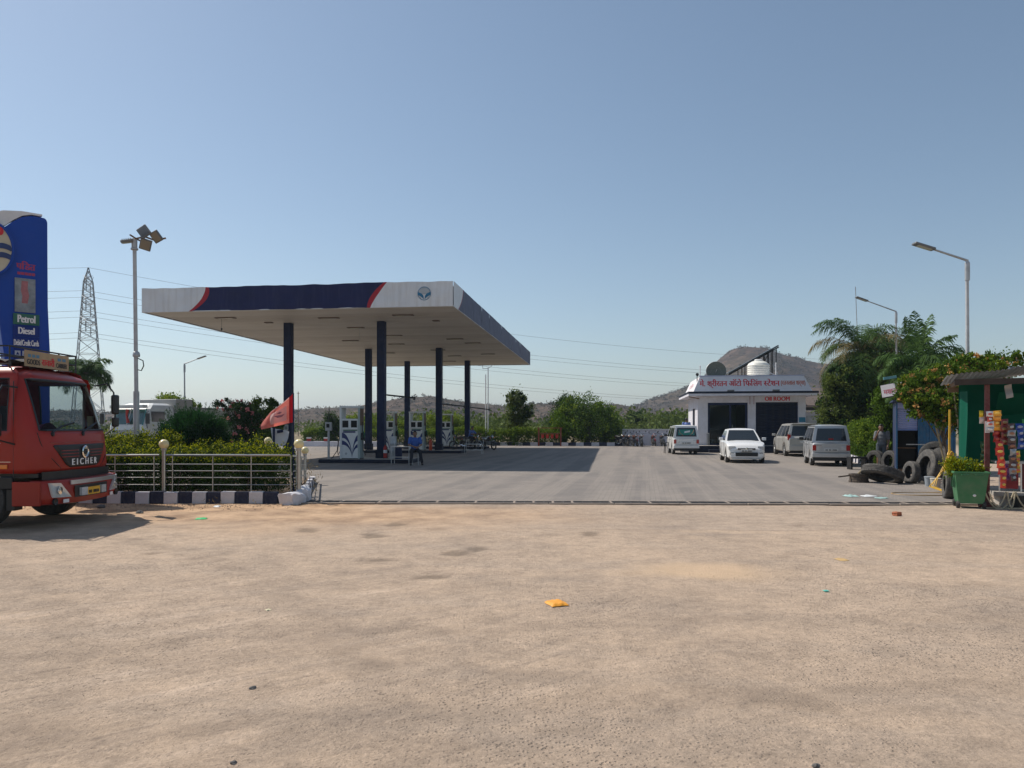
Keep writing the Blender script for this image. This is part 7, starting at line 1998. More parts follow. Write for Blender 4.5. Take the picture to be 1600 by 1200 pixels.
def person(label, loc, rz, J, shirt, trousers, shoes=(.03, .025, .02), sleeve=.6, shorts=False, hair=True, vox=.0095):
    """J: joint dictionary in local metres (x right, y away from facing = -y front)"""
    t = thing('person', label, 'person', loc, rz)
    V = {k: Vector(v) for k, v in J.items()}
    body = MB()
    hd = V['head']; nk = V['neck']
    body.ell(hd, (.075, .095, .115), 16, 12); body.ell(hd + Vector((0, -.025, -.055)), (.055, .07, .06), 12, 8)
    body.ell(hd + Vector((0, -.10, -.012)), (.014, .020, .024), 8, 6)             # nose
    for s in (-1, 1):
        body.ell(hd + Vector((s * .077, .005, -.01)), (.012, .024, .034), 8, 6)   # ears
        body.ell(hd + Vector((s * .032, -.086, .020)), (.018, .012, .008), 8, 6)  # brow
    body.ell(hd + Vector((0, -.088, -.060)), (.026, .014, .012), 8, 6)            # mouth
    limb(body, [hd + Vector((0, .01, -.07)), nk], [.055, .06])
    ch, pv = V['chest'], V['pelvis']
    for f, rx, ry in ((0, .155, .10), (.3, .165, .115), (.6, .145, .11), (1, .155, .115)):
        body.ell(ch.lerp(pv, f), (rx, ry, .13), 14, 8)
    for s, q in ((1, 'r'), (-1, 'l')):
        limb(body, [V['sh' + q], V['el' + q], V['wr' + q]], [.058, .044, .029])
        hdir = (V['wr' + q] - V['el' + q]); 
        hand(body, V['wr' + q], V.get('hd' + q, hdir), V.get('up' + q, Vector((s, 0, .1))), 1)
        limb(body, [V['hp' + q], V['kn' + q], V['kn' + q].lerp(V['an' + q], .35), V['an' + q]], [.088, .058, .056, .036])
        an = V['an' + q]; limb(body, [an + Vector((0, .03, -.045)), an + Vector((0, -.07, -.05)), an + Vector((s * .01, -.15, -.058))], [.040, .040, .030])
    b = body.build('body', M['skin'], t); remesh(b, vox, 2)
    sm = mat('shirt', shirt, .85, 0, .15, 6, .3, 60); tm = mat('trousers', trousers, .85, 0, .15, 6, .3, 60)
    top = MB()
    for f, rx, ry in ((-.12, .135, .095), (0, .175, .120), (.3, .185, .135), (.6, .165, .13), (.95, .175, .135)):
        top.ell(ch.lerp(pv, f), (rx, ry, .13), 14, 8)
    for q in 'rl':
        e = V['el' + q] if sleeve <= 1 else V['wr' + q]
        if sleeve <= 1: limb(top, [V['sh' + q], V['sh' + q].lerp(V['el' + q], sleeve)], [.075, .066])
        else: limb(top, [V['sh' + q], V['el' + q], V['el' + q].lerp(V['wr' + q], .9)], [.075, .060, .045])
    o = top.build('shirt', sm, t); remesh(o, .014, 4)
    tr = MB()
    tr.ell(pv + Vector((0, 0, -.02)), (.175, .135, .12), 14, 8)
    for q in 'rl':
        if shorts: limb(tr, [V['hp' + q], V['kn' + q]], [.108, .085])
        else: limb(tr, [V['hp' + q], V['kn' + q], V['kn' + q].lerp(V['an' + q], .93)], [.105, .078, .062])
    o = tr.build('trousers', tm, t); remesh(o, .014, 4)
    if hair:
        h = MB(); h.ell(hd + Vector((0, .022, .030)), (.084, .098, .100), 16, 10); h.ell(hd + Vector((0, -.05, .085)), (.06, .05, .035), 10, 6)
        o = h.build('hair', M['hair'], t); remesh(o, .012, 2)
    sh = mat('shoe', shoes, .7)
    for s, q in ((1, 'r'), (-1, 'l')):
        f = MB(); an = V['an' + q]
        limb(f, [an + Vector((0, .035, -.055)), an + Vector((0, -.07, -.055)), an + Vector((s * .012, -.17, -.065))], [.043, .046, .036]); 
        o = f.build('shoe', sh, t); remesh(o, .012, 2)
    eyes = MB()
    for s in (-1, 1): MB().ell(hd + Vector((s * .032, -.090, .006)), (.011, .007, .008), 8, 6).build('eye', M['hair'], t)
    return t
# man standing with a phone at his ear beside the shrub
person('man in grey shirt and dark shorts, hand raised to his face, standing by the kiosk', G(1378, 733.2) + Vector((0, 0, .0)), R(-30),
    dict(head=(-.03, -.03, 1.56), neck=(0, 0, 1.41), chest=(0, 0, 1.26), pelvis=(0, .01, .93), shr=(.19, 0, 1.36), elr=(.22, .0, 1.07), wrr=(.20, -.12, .86), shl=(-.19, 0, 1.36), ell=(-.24, -.10, 1.09), wrl=(-.12, -.20, 1.34),
         hdl=(.3, .2, 1), upl=(-1, 0, 0), hpr=(.095, .01, .90), knr=(.105, -.01, .50), anr=(.11, .03, .10), hpl=(-.095, .01, .90), knl=(-.115, -.03, .50), anl=(-.13, .0, .10)),
    (.13, .14, .155), (.055, .07, .085), (.10, .05, .03), sleeve=.75, shorts=True)
# attendant sitting on the table edge, blue shirt
person('pump attendant in blue shirt and dark trousers sitting in front of the pumps', can_pt(-1.92, 1.55, .016), R(12),
    dict(head=(0, -.06, 1.28), neck=(0, -.02, 1.13), chest=(0, -.02, .98), pelvis=(0, .06, .64), shr=(.19, -.02, 1.08), elr=(.25, -.10, .82), wrr=(.12, -.30, .74), shl=(-.19, -.02, 1.08), ell=(-.25, -.12, .82), wrl=(-.08, -.32, .76),
         hpr=(.10, .02, .60), knr=(.17, -.38, .55), anr=(.26, -.36, .10), hpl=(-.10, .02, .60), knl=(-.15, -.38, .55), anl=(-.20, -.42, .10)),
    (.035, .10, .36), (.012, .014, .022), sleeve=.7)
def plastic_stool():
    t = thing('plastic_stool', 'low stool under the seated pump attendant', 'stool', can_pt(-1.92, 1.63, .016), CR)
    MB().b2(-.18, .18, -.18, .18, .46, .50).build('seat', M['galv'], t, bevel=.02)
    for x in (-.15, .15):
        for y in (-.15, .15): MB().tube([(x * 1.15, y * 1.15, 0), (x, y, .47)], .018, 6).build('leg', M['galv'], t)
plastic_stool()
# rider on the motorcycle, blue shirt
RB = dict(head=(0, -.10, 1.42), neck=(0, -.04, 1.27), chest=(0, -.02, 1.12), pelvis=(0, .08, .80), shr=(.19, -.03, 1.21), elr=(.27, -.20, 1.02), wrr=(.33, -.42, 1.02), shl=(-.19, -.03, 1.21), ell=(-.27, -.20, 1.02), wrl=(-.33, -.42, 1.02),
          hpr=(.10, .05, .80), knr=(.20, -.30, .62), anr=(.20, -.02, .33), hpl=(-.10, .05, .80), knl=(-.20, -.30, .62), anl=(-.20, -.02, .33))
person('rider in light blue shirt astride the motorcycle under the canopy', BIKE1.location + Vector((0, 0, .05)), R(-35 + 90), {k: (v[0], v[1] - .02, v[2]) for k, v in RB.items()}, (.10, .17, .42), (.02, .02, .03), sleeve=.8)
# person on the office platform behind the sticker van
ST = dict(head=(0, -.02, 1.58), neck=(0, 0, 1.43), chest=(0, 0, 1.28), pelvis=(0, .01, .95), shr=(.19, 0, 1.38), elr=(.23, .03, 1.10), wrr=(.22, -.05, .86), shl=(-.19, 0, 1.38), ell=(-.23, .03, 1.10), wrl=(-.22, -.05, .86),
          hpr=(.095, .01, .92), knr=(.10, -.01, .50), anr=(.11, .03, .10), hpl=(-.095, .01, .92), knl=(-.10, -.01, .50), anl=(-.11, .03, .10))
person('person in light blue shirt standing behind the sticker van by the office corner', on_roof(-.45, 0, 0) * 0 + Vector((PX(1072.5, 47.4), 47.4, .016 + .40)), R(160), ST, (.16, .24, .55), (.03, .03, .05), sleeve=.7)
t = thing('side_step', 'low concrete step beside the office where the person stands', 'step', (PX(1070, 47.4), 47.4, .017), SITE)
MB().b2(-.34, .42, -.6, .6, 0, .39).build('step_body', M['concrete'], t, bevel=.02); MB().b2(-.30, .38, -.56, .56, .391, .398).build('step_top', M['lilac'], t)
# steel stools left of the sticker van
t = thing('stool', 'thin legged dark stool standing left of the sticker van', 'stool', gpt(1043, 44.3), 0)
for x in (-.17, .17):
    for y in (-.17, .17): MB().tube([(x, y, 0), (x * .8, y * .8, .62)], .018, 6).build('leg', M['black'], t)
MB().b2(-.2, .2, -.2, .2, .62, .65).build('seat', M['black'], t)
# ------------------------------------------------------------------ roadside kiosks on the right
def blue_cabin():
    # front faces the forecourt; corner nearest the camera on the right
    t = thing('tin_cabin', 'dark blue tin cabin with half raised pale shutter behind the tyres', 'kiosk', (PX(1400, 25.4), 25.4, 0), R(-24)); t.scale = (.74, 1, 1)
    b1 = mat('cabin_navy', (.012, .028, .085), .5, 0, .25, 3, .1, 10, dirt=.15); b2 = mat('cabin_blue', (.010, .10, .22), .45, 0, .2, 3, .1, 10, dirt=.2)
    lil = mat('shutter_lilac', (.25, .29, .50), .55, 0, .1, 3, dirt=.2)
    W, D, H = 2.35, 2.0, 2.42
    box_part('cabin_floor', M['wood'], t, .05, W - .05, .05, D - .05, .08, .16)
    for x0, x1, y0, y1 in ((0, .05, 0, D), (W - .05, W, 0, D), (.053, W - .053, D - .05, D)):
        box_part('side_panel', b1, t, x0, x1, y0, y1, .06, H)
    box_part('roof', b1, t, -.15, W + .1, -.35, D + .1, H + .003, H + .05)
    # left bay: shutter slats half raised over a dark opening
    z = 1.50
    while z < 2.20:
        MB().add([(.06, -.005, 0), (.86, -.005, 0), (.86, -.03, .03), (.06, -.03, .03), (.86, -.005, .068), (.06, -.005, .068)], [(0, 1, 2, 3), (3, 2, 4, 5)]).build('shutter_slat', lil, t).location = (0, 0, z)
        z += .068
    box_part('shutter_roll', lil, t, .06, .86, -.10, .08, 2.20, 2.40, bevel=.03)
    box_part('bottom_bar', mat('bar_blue', (.12, .18, .40), .5), t, .06, .86, -.04, .0, 1.46, 1.50)
    for x in (.0, .88, 1.34, 1.78, W - .06): box_part('post', b2, t, x, x + .06, -.06, -.005, .05, H - .01)
    # right bays: blue upright sheets
    for x0, x1 in ((.943, 1.337), (1.403, 1.777), (1.843, W - .063)):
        for k in range(3):
            a = x0 + (x1 - x0) * k / 3; box_part('upright_sheet', b2, t, a + .004, a + (x1 - x0) / 3 - .004, -.03 + .008 * (k % 2), -.012 + .008 * (k % 2), .16, 2.35)
    box_part('rail', M['galv'], t, .4, 1.9, -.12, -.09, .98, 1.01)
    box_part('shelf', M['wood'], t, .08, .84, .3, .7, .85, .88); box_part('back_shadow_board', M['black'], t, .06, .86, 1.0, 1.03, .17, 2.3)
blue_cabin()
def light_box():
    Y = 23.6
    c = P(1394, 609, Y)
    t = thing('box_sign', 'white tilted box sign with faded red writing above the blue cabin', 'sign', (c.x, Y, c.z), R(-46))
    t.rotation_euler = (0, R(-9), R(-46))
    MB().b2(-.33, .33, .0, .30, -.20, .20).build('case', M['black'], t, bevel=.01)
    f = MB().b2(-.32, .32, -.02, -.003, -.19, .19).build('face', mat('sign_white', (.72, .68, .70), .5, 0, .08, 3, dirt=.2), t)
    lettering('red_lettering', ['म', 'श', 'ा', 'न', 'र', 'ी'], .48, .20, lambda u, v, l: Vector((-.25 + u, -.02 - l, -.11 + v)), mat('faded_red_print', (.52, .16, .20), .6), f, bold=.008)
    MB().tube([(0, .15, -.2), (0, .15, -c.z + 2.3)], .02, 6).build('post', M['black'], t)
    c2 = P(1391, 590, Y)
    t2 = thing('sign_strip', 'narrow teal sign strip above the tilted white box sign', 'sign', (c2.x, Y, c2.z), R(15)); t2.rotation_euler = (0, R(-8), R(15))
    MB().b2(-.24, .24, 0, .03, -.04, .04).build('strip', mat('strip_teal', (.12, .32, .36), .5, 0, .2, 8), t2); MB().tube([(0, .05, -.04), (0, .06, -.5)], .012, 5).build('stem', M['black'], t2)
light_box()

# ------------------------------------------------------------------ snack stall
def stall():
    t = thing('snack_stall', 'roadside snack stall with corrugated roof and green cloth sides', 'stall', (0, 0, 0))
    pv = Vector((8.62, 14.95, 0)); t.rotation_euler = (0, 0, R(-26)); t.location = pv - Matrix.Rotation(R(-26), 3, 'Z') @ pv
    Y0 = 15.1
    tin = mat('corrugated_tin', (.42, .47, .54), .45, .3, .2, 2, .1, 10, dirt=.3)
    tin2 = mat('corrugated_tin_blue', (.22, .36, .66), .45, .2, .15, 2, dirt=.2)
    def corr(x0, x1, za, zb, m, y0=14.95, y1=16.9, dz=.22):
        def f(u, v):
            x = x0 + (x1 - x0) * u; y = y0 + (y1 - y0) * v
            return (x, y + .02 * mnoise.noise(Vector((x * 3, 0, 1))), za + (zb - za) * u + .012 * math.sin(x * 2 * PI / .085) + dz * v * -.4 + .035 * mnoise.noise(Vector((x * 1.3, y * .6, 4))))
        MB().grid(f, int((x1 - x0) / .0142), 10).build('roof_sheet', m, t, smooth=60)
    corr(8.62, 9.75, 2.60, 2.72, tin); corr(9.65, 10.75, 2.745, 2.775, tin); corr(10.65, 12.0, 2.79, 2.76, tin2); corr(11.9, 13.2, 2.82, 2.79, tin2)
    box_part('roof_beam', mat('beam_dark', (.045, .032, .026), .8, 0, .3, 5), t, 8.75, 13.1, 15.05, 15.15, 2.42, 2.53); box_part('roof_beam', M['wood'], t, 8.75, 13.1, 16.72, 16.80, 2.34, 2.44)
    for x in (8.8, 10.4, 12.9): box_part('rafter', M['wood'], t, x, x + .07, 15.155, 16.71, 2.44, 2.52)
    po = MB().b2(9.27, 9.36, 15.16, 15.25, 0, 2.42).build('post', M['darkred'], t, bevel=.01)
    MB().b2(9.18, 9.46, 15.07, 15.34, 0, .07).build('post_foot', M['darkred'], po, bevel=.01)
    box_part('post', M['darkred'], t, 12.8, 12.9, 15.1, 15.2, 0, 2.42); box_part('post', M['wood'], t, 12.8, 12.9, 17.3, 17.38, 0, 2.4)
    bx_ = MB().b2(9.275, 9.355, 15.145, 15.158, 1.47, 1.70).build('meter_box', M['white'], po)
    # green cloth along the back and side, sagging
    gc = leafmat('green_cloth', (.004, .095, .058), (.006, .11, .066), .12)
    def cloth(u, v):
        x = 8.95 + 3.75 * u; z = .80 + 1.74 * v
        return (x, 16.65 + .08 * math.sin(5 * u + 3 * v) + .05 * mnoise.noise(Vector((u * 7, v * 6, 1))), z + .05 * math.sin(9 * u) * v)
    MB().grid(cloth, 30, 16).build('green_back_cloth', gc, t, smooth=180)
    def side(u, v):
        y = 15.7 + .95 * u
        return (8.98 + .05 * math.sin(6 * u + 2 * v), y, .9 + 1.42 * v - .12 * (1 - u) * (1 - v))
    MB().grid(side, 18, 14).build('green_side_cloth', gc, t, smooth=180)
    MB().grid(lambda u, v: (9.6 + 2.9 * u, 15.9 + .9 * v, 2.30 - .55 * v * (1 - u) - .10 * math.sin(PI * u)), 16, 10).build('green_awning', gc, t, smooth=180)
    # counter with red boards, grey stone base
    box_part('counter_top', M['galv'], t, 9.50, 12.9, 15.5, 16.3, .86, .90)
    for k in range(9):
        x = 9.58 + k * .36; box_part('counter_board', mat('board_red_%d' % (k % 3), ((.20, .015, .02), (.12, .02, .02), (.05, .05, .055))[k % 3], .7), t, x, x + .30, 15.53, 15.56, .36, .855)
    for k in range(10): box_part('counter_post', M['alu'], t, 9.55 + k * .36, 9.575 + k * .36, 15.515, 15.55, .30, .858)
    box_part('base_slab', M['concrete'], t, 9.45, 12.95, 15.3, 16.4, .22, .30); 
    for k in range(6):
        x = 9.55 + k * .57; box_part('base_stone', M['concrete'], t, x, x + .38, 15.36, 16.3, .0, .218, bevel=.02)
    MB().grid(lambda u, v: (10.15 + .9 * u, 15.45 + .05 * math.sin(5 * u), 1.60 + .30 * u - .16 * v), 10, 4).build('grey_banner', M['galv'], t)
    MB().grid(lambda u, v: (9.62 + .12 * u + .03 * v, 15.35 + .03 * math.sin(6 * v), 2.40 - .26 * v + .03 * u), 6, 8).build('hanging_bag', mat('bag_grey', (.35, .34, .34), .6), t, smooth=180)
stall()
# snack packets hung in strips: pillow packets with crimped ends
def packet_geo(w_, h_, d_, seed):
    r_ = random.Random(seed)
    def f(u, v, s):
        x = (u - .5) * w_ * (1 - .10 * math.sin(PI * v)); z = (v - .5) * h_
        b = max(0, math.sin(PI * u)) ** .5 * max(0, math.sin(PI * min(1, max(0, (v - .07) / .86)))) ** .55
        return (x, s * d_ * .5 * b + .004 * mnoise.noise(Vector((u * 6 + seed, v * 5, s))), z)
    mb = MB(); mb.grid(lambda u, v: f(1 - u, v, 1), 6, 7); mb.grid(lambda u, v: f(u, v, -1), 6, 7)
    return mb
def packet_strip(label, loc, cols, n, w_, h_, sway=.0, rz=0, step=.93, gloss=.25, band=None):
    t = thing('packet_strip', label, 'snack packets', loc, rz, 'strips of snack packets hung on the stall')
    st = M['white']
    MB().tube([(0, .03, 0), (sway * n, .03, -h_ * step * n)], .004, 4).build('string', st, t)
    for i in range(n):
        c = cols[i % len(cols)]
        m = mat('foil', c, gloss, .25, .18, 14, coat=.4)
        o = packet_geo(w_, h_, .045, i + int(loc[0] * 10)).build('packet', m, t, smooth=60)
        o.location = (sway * i + rng.uniform(-.008, .008), rng.uniform(-.01, .01), -h_ * step * (i + .5)); o.rotation_euler = (rng.uniform(-.12, .12), rng.uniform(-.1, .1), rng.uniform(-.35, .35))
        if band:
            q = MB().ell((0, -.022, .0), (w_ * .30, .008, h_ * .20), 10, 6).build('packet_print', mat('foil_print', band[i % len(band)], .3, 0, .2, 20, coat=.3), o)
    return t
def hang(px, py, Y): 
    q = P(px, py, Y); return (q.x, q.y, q.z)
packet_strip('long strip of orange red snack packets hanging in front of the stall', hang(1562, 690, 14.35), [(.45, .03, .02), (.50, .035, .02), (.72, .06, .03), (.78, .08, .03)], 7, .16, .135, .012, band=[(.62, .40, .06), (.75, .52, .10)])
packet_strip('upper strip of dull red packets above the long orange strip', hang(1569, 655, 14.5), [(.22, .035, .03), (.25, .04, .03)], 4, .15, .13, -.005, band=[(.25, .16, .06)])
packet_strip('strip of dark and silver packets beside the orange red ones', hang(1580, 662, 14.4), [(.10, .04, .03), (.30, .31, .33), (.08, .05, .05)], 9, .15, .13, .006, gloss=.15, band=[(.35, .38, .40), (.30, .12, .06)])
packet_strip('strip of blue packets at the far end of the stall', hang(1594, 662, 14.45), [(.012, .05, .28), (.02, .07, .34)], 4, .15, .13, .004, band=[(.35, .36, .45)])
packet_strip('yellow and orange packets bunched at the top right of the dark red post', hang(1558, 642, 14.5), [(.75, .36, .03), (.78, .30, .03), (.72, .25, .02)], 4, .15, .10, -.006, band=[(.85, .55, .10), (.80, .35, .04)])
packet_strip('white and red packets bunched beside the dark red post', hang(1547, 643, 14.5), [(.72, .68, .66), (.62, .08, .05), (.70, .66, .64), (.40, .42, .45)], 4, .14, .105, .003, band=[(.60, .10, .07), (.75, .70, .68)])
packet_strip('deep red packets hanging just under the orange ones', hang(1557, 671, 14.55), [(.30, .012, .012), (.33, .015, .012)], 2, .15, .13, .0, band=[(.45, .05, .03)])
packet_strip('single yellow packet with white tail left of the dark red post', hang(1534, 642, 14.65), [(.85, .62, .02), (.68, .68, .66)], 2, .14, .13, .004, rz=.3)
packet_strip('green packets at the picture edge above the blue strip', hang(1603, 655, 14.5), [(.03, .22, .04)], 2, .15, .13, 0)
packet_strip('blue and violet sachets hanging on the stall side behind the bin', hang(1517, 663, 17.2), [(.02, .22, .34), (.02, .20, .32), (.05, .07, .22), (.14, .03, .12)], 4, .13, .20, .004)
packet_strip('orange and cream cartons stacked low on the stall side', hang(1521, 703, 17.0), [(.55, .25, .12), (.62, .50, .30)], 2, .16, .16, .0)

packet_strip('short strip of purple sachets on the stall front between red and silver strips', hang(1573, 725, 14.5), [(.14, .03, .16), (.18, .05, .20)], 3, .12, .11, .002)
packet_strip('short strip of yellow sachets low at the end of the stall front', hang(1589, 705, 14.45), [(.70, .45, .04), (.62, .36, .03)], 4, .12, .11, .002, band=[(.55, .08, .04)])
packet_strip('dull green sachets hanging at the back left of the stall', hang(1536, 690, 15.6), [(.05, .14, .05), (.10, .12, .04)], 4, .12, .13, .0)
# ------------------------------------------------------------------ wheeled bin with cut greenery
def bin_():
    t = thing('wheeled_bin', 'green wheeled bin stuffed with yellow green cuttings', 'bin', (PX(1519, 14.75), 14.85, .0), R(-22))
    g = mat('bin_green', (.030, .16, .062), .5, 0, .12, 2, .05, 20, dirt=.2); gd = mat('bin_green_dark', (.02, .10, .042), .5)
    def bxp(w0, d0, w1, d1, z0, z1): return [(-w0, -d0, z0), (w0, -d0, z0), (w0, d0, z0), (-w0, d0, z0), (-w1, -d1, z1), (w1, -d1, z1), (w1, d1, z1), (-w1, d1, z1)]
    p = bxp(.215, .24, .285, .30, .10, .70); mb = MB(); mb.add(p, [(3, 2, 1, 0), (0, 1, 5, 4), (1, 2, 6, 5), (2, 3, 7, 6), (3, 0, 4, 7)])
    b = mb.build('tub', g, t); sd = b.modifiers.new('thickness', 'SOLIDIFY'); sd.thickness = .012; bv = b.modifiers.new('edge', 'BEVEL'); bv.width = .02; bv.segments = 3
    q = .31
    for x0, x1, y0, y1 in ((-q, q, -.325, -.285), (-q, q, .285, .325), (-q, -q + .04, -.284, .284), (q - .04, q, -.284, .284)):
        box_part('rim', g, t, x0, x1, y0, y1, .68, .72, bevel=.008)
    for y in (-.18, 0, .18): box_part('rib', gd, t, -.285, -.265, y - .015, y + .015, .40, .66)
    for x in (-.12, .12): 
        h = MB().tube([(x - .06, -.33, .66), (x - .06, -.37, .66), (x + .06, -.37, .66), (x + .06, -.33, .66)], .012, 6).build('handle', gd, t)
    for y in (-.20, .20):
        for x in (-.22, .22):
            Mx = Matrix.Translation((x, y, .075)) @ Matrix.Rotation(R(90), 4, 'Y')
            w_ = MB().lathe([(.03, -.025), (.07, -.028), (.075, -.01), (.075, .01), (.07, .028), (.03, .025)], 18, Mx, closed=True).build('wheel', M['rubber'], t, smooth=True)
            MB().lathe([(0, -.03), (.03, -.03), (.03, .03), (0, .03)], 10, Mx).build('hub', M['black'], w_)
            MB().b2(x - .02, x + .02, y - .03, y + .03, .075, .115).build('caster_bracket', M['black'], t)
    MB().ell((.05, -.26, .26), (.03, .012, .025), 8, 6).build('white_scrap', M['white'], t)
    pl = thing('garden_cuttings', 'heap of yellow green cuttings spilling over the green bin', 'plant', (PX(1507, 15.05), 15.05, .62), 0)
    p, o, sh = blob_points([((0, 0, .14), (.34, .25, .15)), ((-.18, 0, .20), (.2, .2, .16)), ((.22, -.05, .10), (.22, .2, .12))], 3800, 90, .22, .4, -.1)
    leaf_object('foliage', p, .05, L['duranta'], pl, up=.5, out=o * .6, tint=sh * .8)
    p, o, sh = blob_points([((0, 0, .10), (.34, .25, .14))], 1500, 50, .25, .3, -.1); leaf_object('under_leaves', p, .05, L['mid'], pl, up=.4, tint=sh)
bin_()

# ------------------------------------------------------------------ tyres
def tyre_mesh(Ro, wd, lug=36):
    mb = MB()
    Ri = Ro * .56
    prof = [(Ri, -wd * .36), (Ri * 1.06, -wd * .46), (Ro * .82, -wd * .5), (Ro * .94, -wd * .46), (Ro * .985, -wd * .38), (Ro, -wd * .30), (Ro, -wd * .20), (Ro * .97, -wd * .19), (Ro * .97, -wd * .15), (Ro, -wd * .14), (Ro, -wd * .03), (Ro * .97, -wd * .02), (Ro * .97, wd * .02), (Ro, wd * .03), (Ro, wd * .14), (Ro * .97, wd * .15), (Ro * .97, wd * .19), (Ro, wd * .20), (Ro, wd * .30), (Ro * .985, wd * .38), (Ro * .94, wd * .46), (Ro * .82, wd * .5), (Ri * 1.06, wd * .46), (Ri, wd * .36), (Ri * 1.12, wd * .36), (Ro * .90, wd * .36), (Ro * .93, 0), (Ro * .90, -wd * .36), (Ri * 1.12, -wd * .36)]
    mb.lathe(prof, 48, None, closed=True)
    return mb
def tyre(label, c, Ro, wd, eul, dusty=True):
    t = thing('tyre', label, 'tyre', c, 0, 'worn tyres outside the kiosk')
    t.rotation_euler = eul
    o = tyre_mesh(Ro, wd).build('casing', M['oldrubber' if dusty else 'rubber'], t, smooth=40)
    # shoulder lugs
    mb = MB()
    for k in range(40):
        a = 2 * PI * k / 40
        for s in (-1, 1):
            Rm = Matrix.Rotation(a, 3, 'Z'); mb.box(Rm @ Vector((Ro * .975, 0, s * wd * .36)), (Ro * .05, Ro * .085, wd * .10), rz=a)
    q = mb.build('shoulder_lugs', M['oldrubber' if dusty else 'rubber'], o); q['kind'] = 'stuff'
    return t
def tc(px, y, Y, Ro, dz=0): return Vector((PX(px, Y), Y, Ro + dz))
V90 = R(90)
tyre('large lorry tyre leaning upright, tallest in the row', tc(1451, 0, 20.9, .485, -.02), .50, .27, (V90 - .20, 0, R(-90)))
tyre('smaller tyre standing to the left of the large upright one', tc(1424, 0, 21.0, .31, .0), .32, .20, (V90 - .12, 0, R(-88)))
tyre('tyre standing edge-on next to the green bin', tc(1483, 0, 16.6, .315, .0), .32, .21, (V90 - .06, 0, R(-112)))
tyre('lorry tyre leaning flat against the small dark drum', Vector((PX(1379, 21.1), 21.1, .27)), .55, .24, (R(-12), R(20), R(0)))
tyre('dark tyre behind the large upright one', tc(1468, 0, 21.9, .46, .05), .47, .25, (V90 - .25, 0, R(-84)), False)
tyre('tyre leaning far back between the cabin and the large tyre', tc(1462, 0, 22.8, .47, .22), .46, .24, (V90 - .4, 0, R(-30)), False)
tyre('ribbed tyre standing behind the man, left one', tc(1368, 0, 27.4, .36, 0), .37, .22, (V90, 0, R(-70)), False)
tyre('ribbed tyre standing behind the man, right one', tc(1392, 0, 26.6, .37, 0), .38, .24, (V90 - .1, 0, R(-78)), False)
def drum():
    Y = 21.4
    t = thing('wheel_drum', 'rusty wheel drum lying flat under the leaning tyre with an iron bar', 'wheel drum', (PX(1342, Y), Y, 0), 0)
    ru = mat('rust_dark', (.06, .045, .036), .8, .2, .3, 8, .3, 30, dirt=.4)
    MB().lathe([(.10, .0), (.27, .0), (.27, .06), (.25, .07), (.25, .20), (.27, .21), (.27, .25), (.22, .25), (.20, .12), (.10, .10)], 28, None, closed=True).build('drum_shell', ru, t, smooth=35)
    MB().lathe([(0, .08), (.10, .08), (.11, .16), (.06, .22), (0, .22)], 16).build('hub', ru, t, smooth=35)
    MB().tube([(-.60, -.05, .17), (.05, .02, .24)], .022, 6).build('iron_bar', ru, t)
    MB().tube([(-.02, .0, .25), (.10, .0, .38), (.24, .0, .30)], .025, 6).build('jack_lever', M['drystem'], t)
drum()
def bench():
    Y = 26.8
    t = thing('low_bench', 'low dark bench standing left of the man', 'bench', (PX(1357, Y), Y + .9, 0), 0)
    MB().b2(-.3, .3, -.2, .2, .42, .48).build('seat', M['black'], t)
    for x in (-.26, .26): MB().b2(x - .03, x + .03, -.17, .17, 0, .42).build('leg', M['black'], t)
bench()
# yellow air hose: hangs from the shrub, coils on a stack and loops over the ground
def hose():
    ym = mat('yellow_hose', (.62, .36, .02), .5, 0, .12, 6)
    Y = 18.6
    t = thing('air_hose', 'yellow air hose hanging from the shrub and looping over the ground', 'hose', (PX(1484, Y), Y, 0))
    pts = [(0, 0, PZ(640, Y)), (.0, 0, PZ(660, Y)), (-.02, -.02, PZ(690, Y)), (-.03, -.05, PZ(715, Y)), (-.05, -.1, .75)]
    MB().tube(pts, .027, 8).build('hanging_run', ym, t, smooth=True)
    mb = []
    for k in range(9):
        a0 = rng.uniform(0, 6)
        ww = rng.uniform(.05, .12); hh = rng.uniform(.20, .36); cz = .62 + rng.uniform(-.15, .12)
        pp = [(-.02 + ww * math.cos(a) + .02 * k * .5 - .05, -.1 + .05 * math.sin(a + k), cz + hh * math.sin(a)) for a in np.linspace(0, 2 * PI, 17)[:-1]]
        MB().tube(pp, .016, 5, closed=True).build('coil', ym, t)
    for k in range(4):
        e = -.62 - .05 * k
        pp = [(-.05, -.1, .70 + .03 * k), (-.25 - .03 * k, -.15, .62 - .08 * k), (e + .2, -.22, .35 - .05 * k), (e + .1, -.3, .14), (e + .25, -.45 - .1 * k, .03), (-.05, -.4, .03), (.05, -.2, .25)]
        MB().tube([Vector(a).lerp(Vector(b), f) for a, b in zip(pp[:-1], pp[1:]) for f in (0, .5)] + [Vector(pp[-1])], .011, 5).build('slack_loop', ym, t)
    lp = [(-1.2 + 1.15 * math.cos(a) * .62 , -1.0 + .42 * math.sin(a), .022 + .004 * math.sin(3 * a)) for a in np.linspace(0, 2 * PI, 29)[:-1]]
    MB().tube(lp, .014, 6, closed=True).build('ground_loop', mat('tan_hose', (.38, .25, .12), .6), t)
    MB().tube([(-.05, -.1, 0), (-.05, -.1, .78)], .03, 6).build('stake', M['wood'], t)
hose()
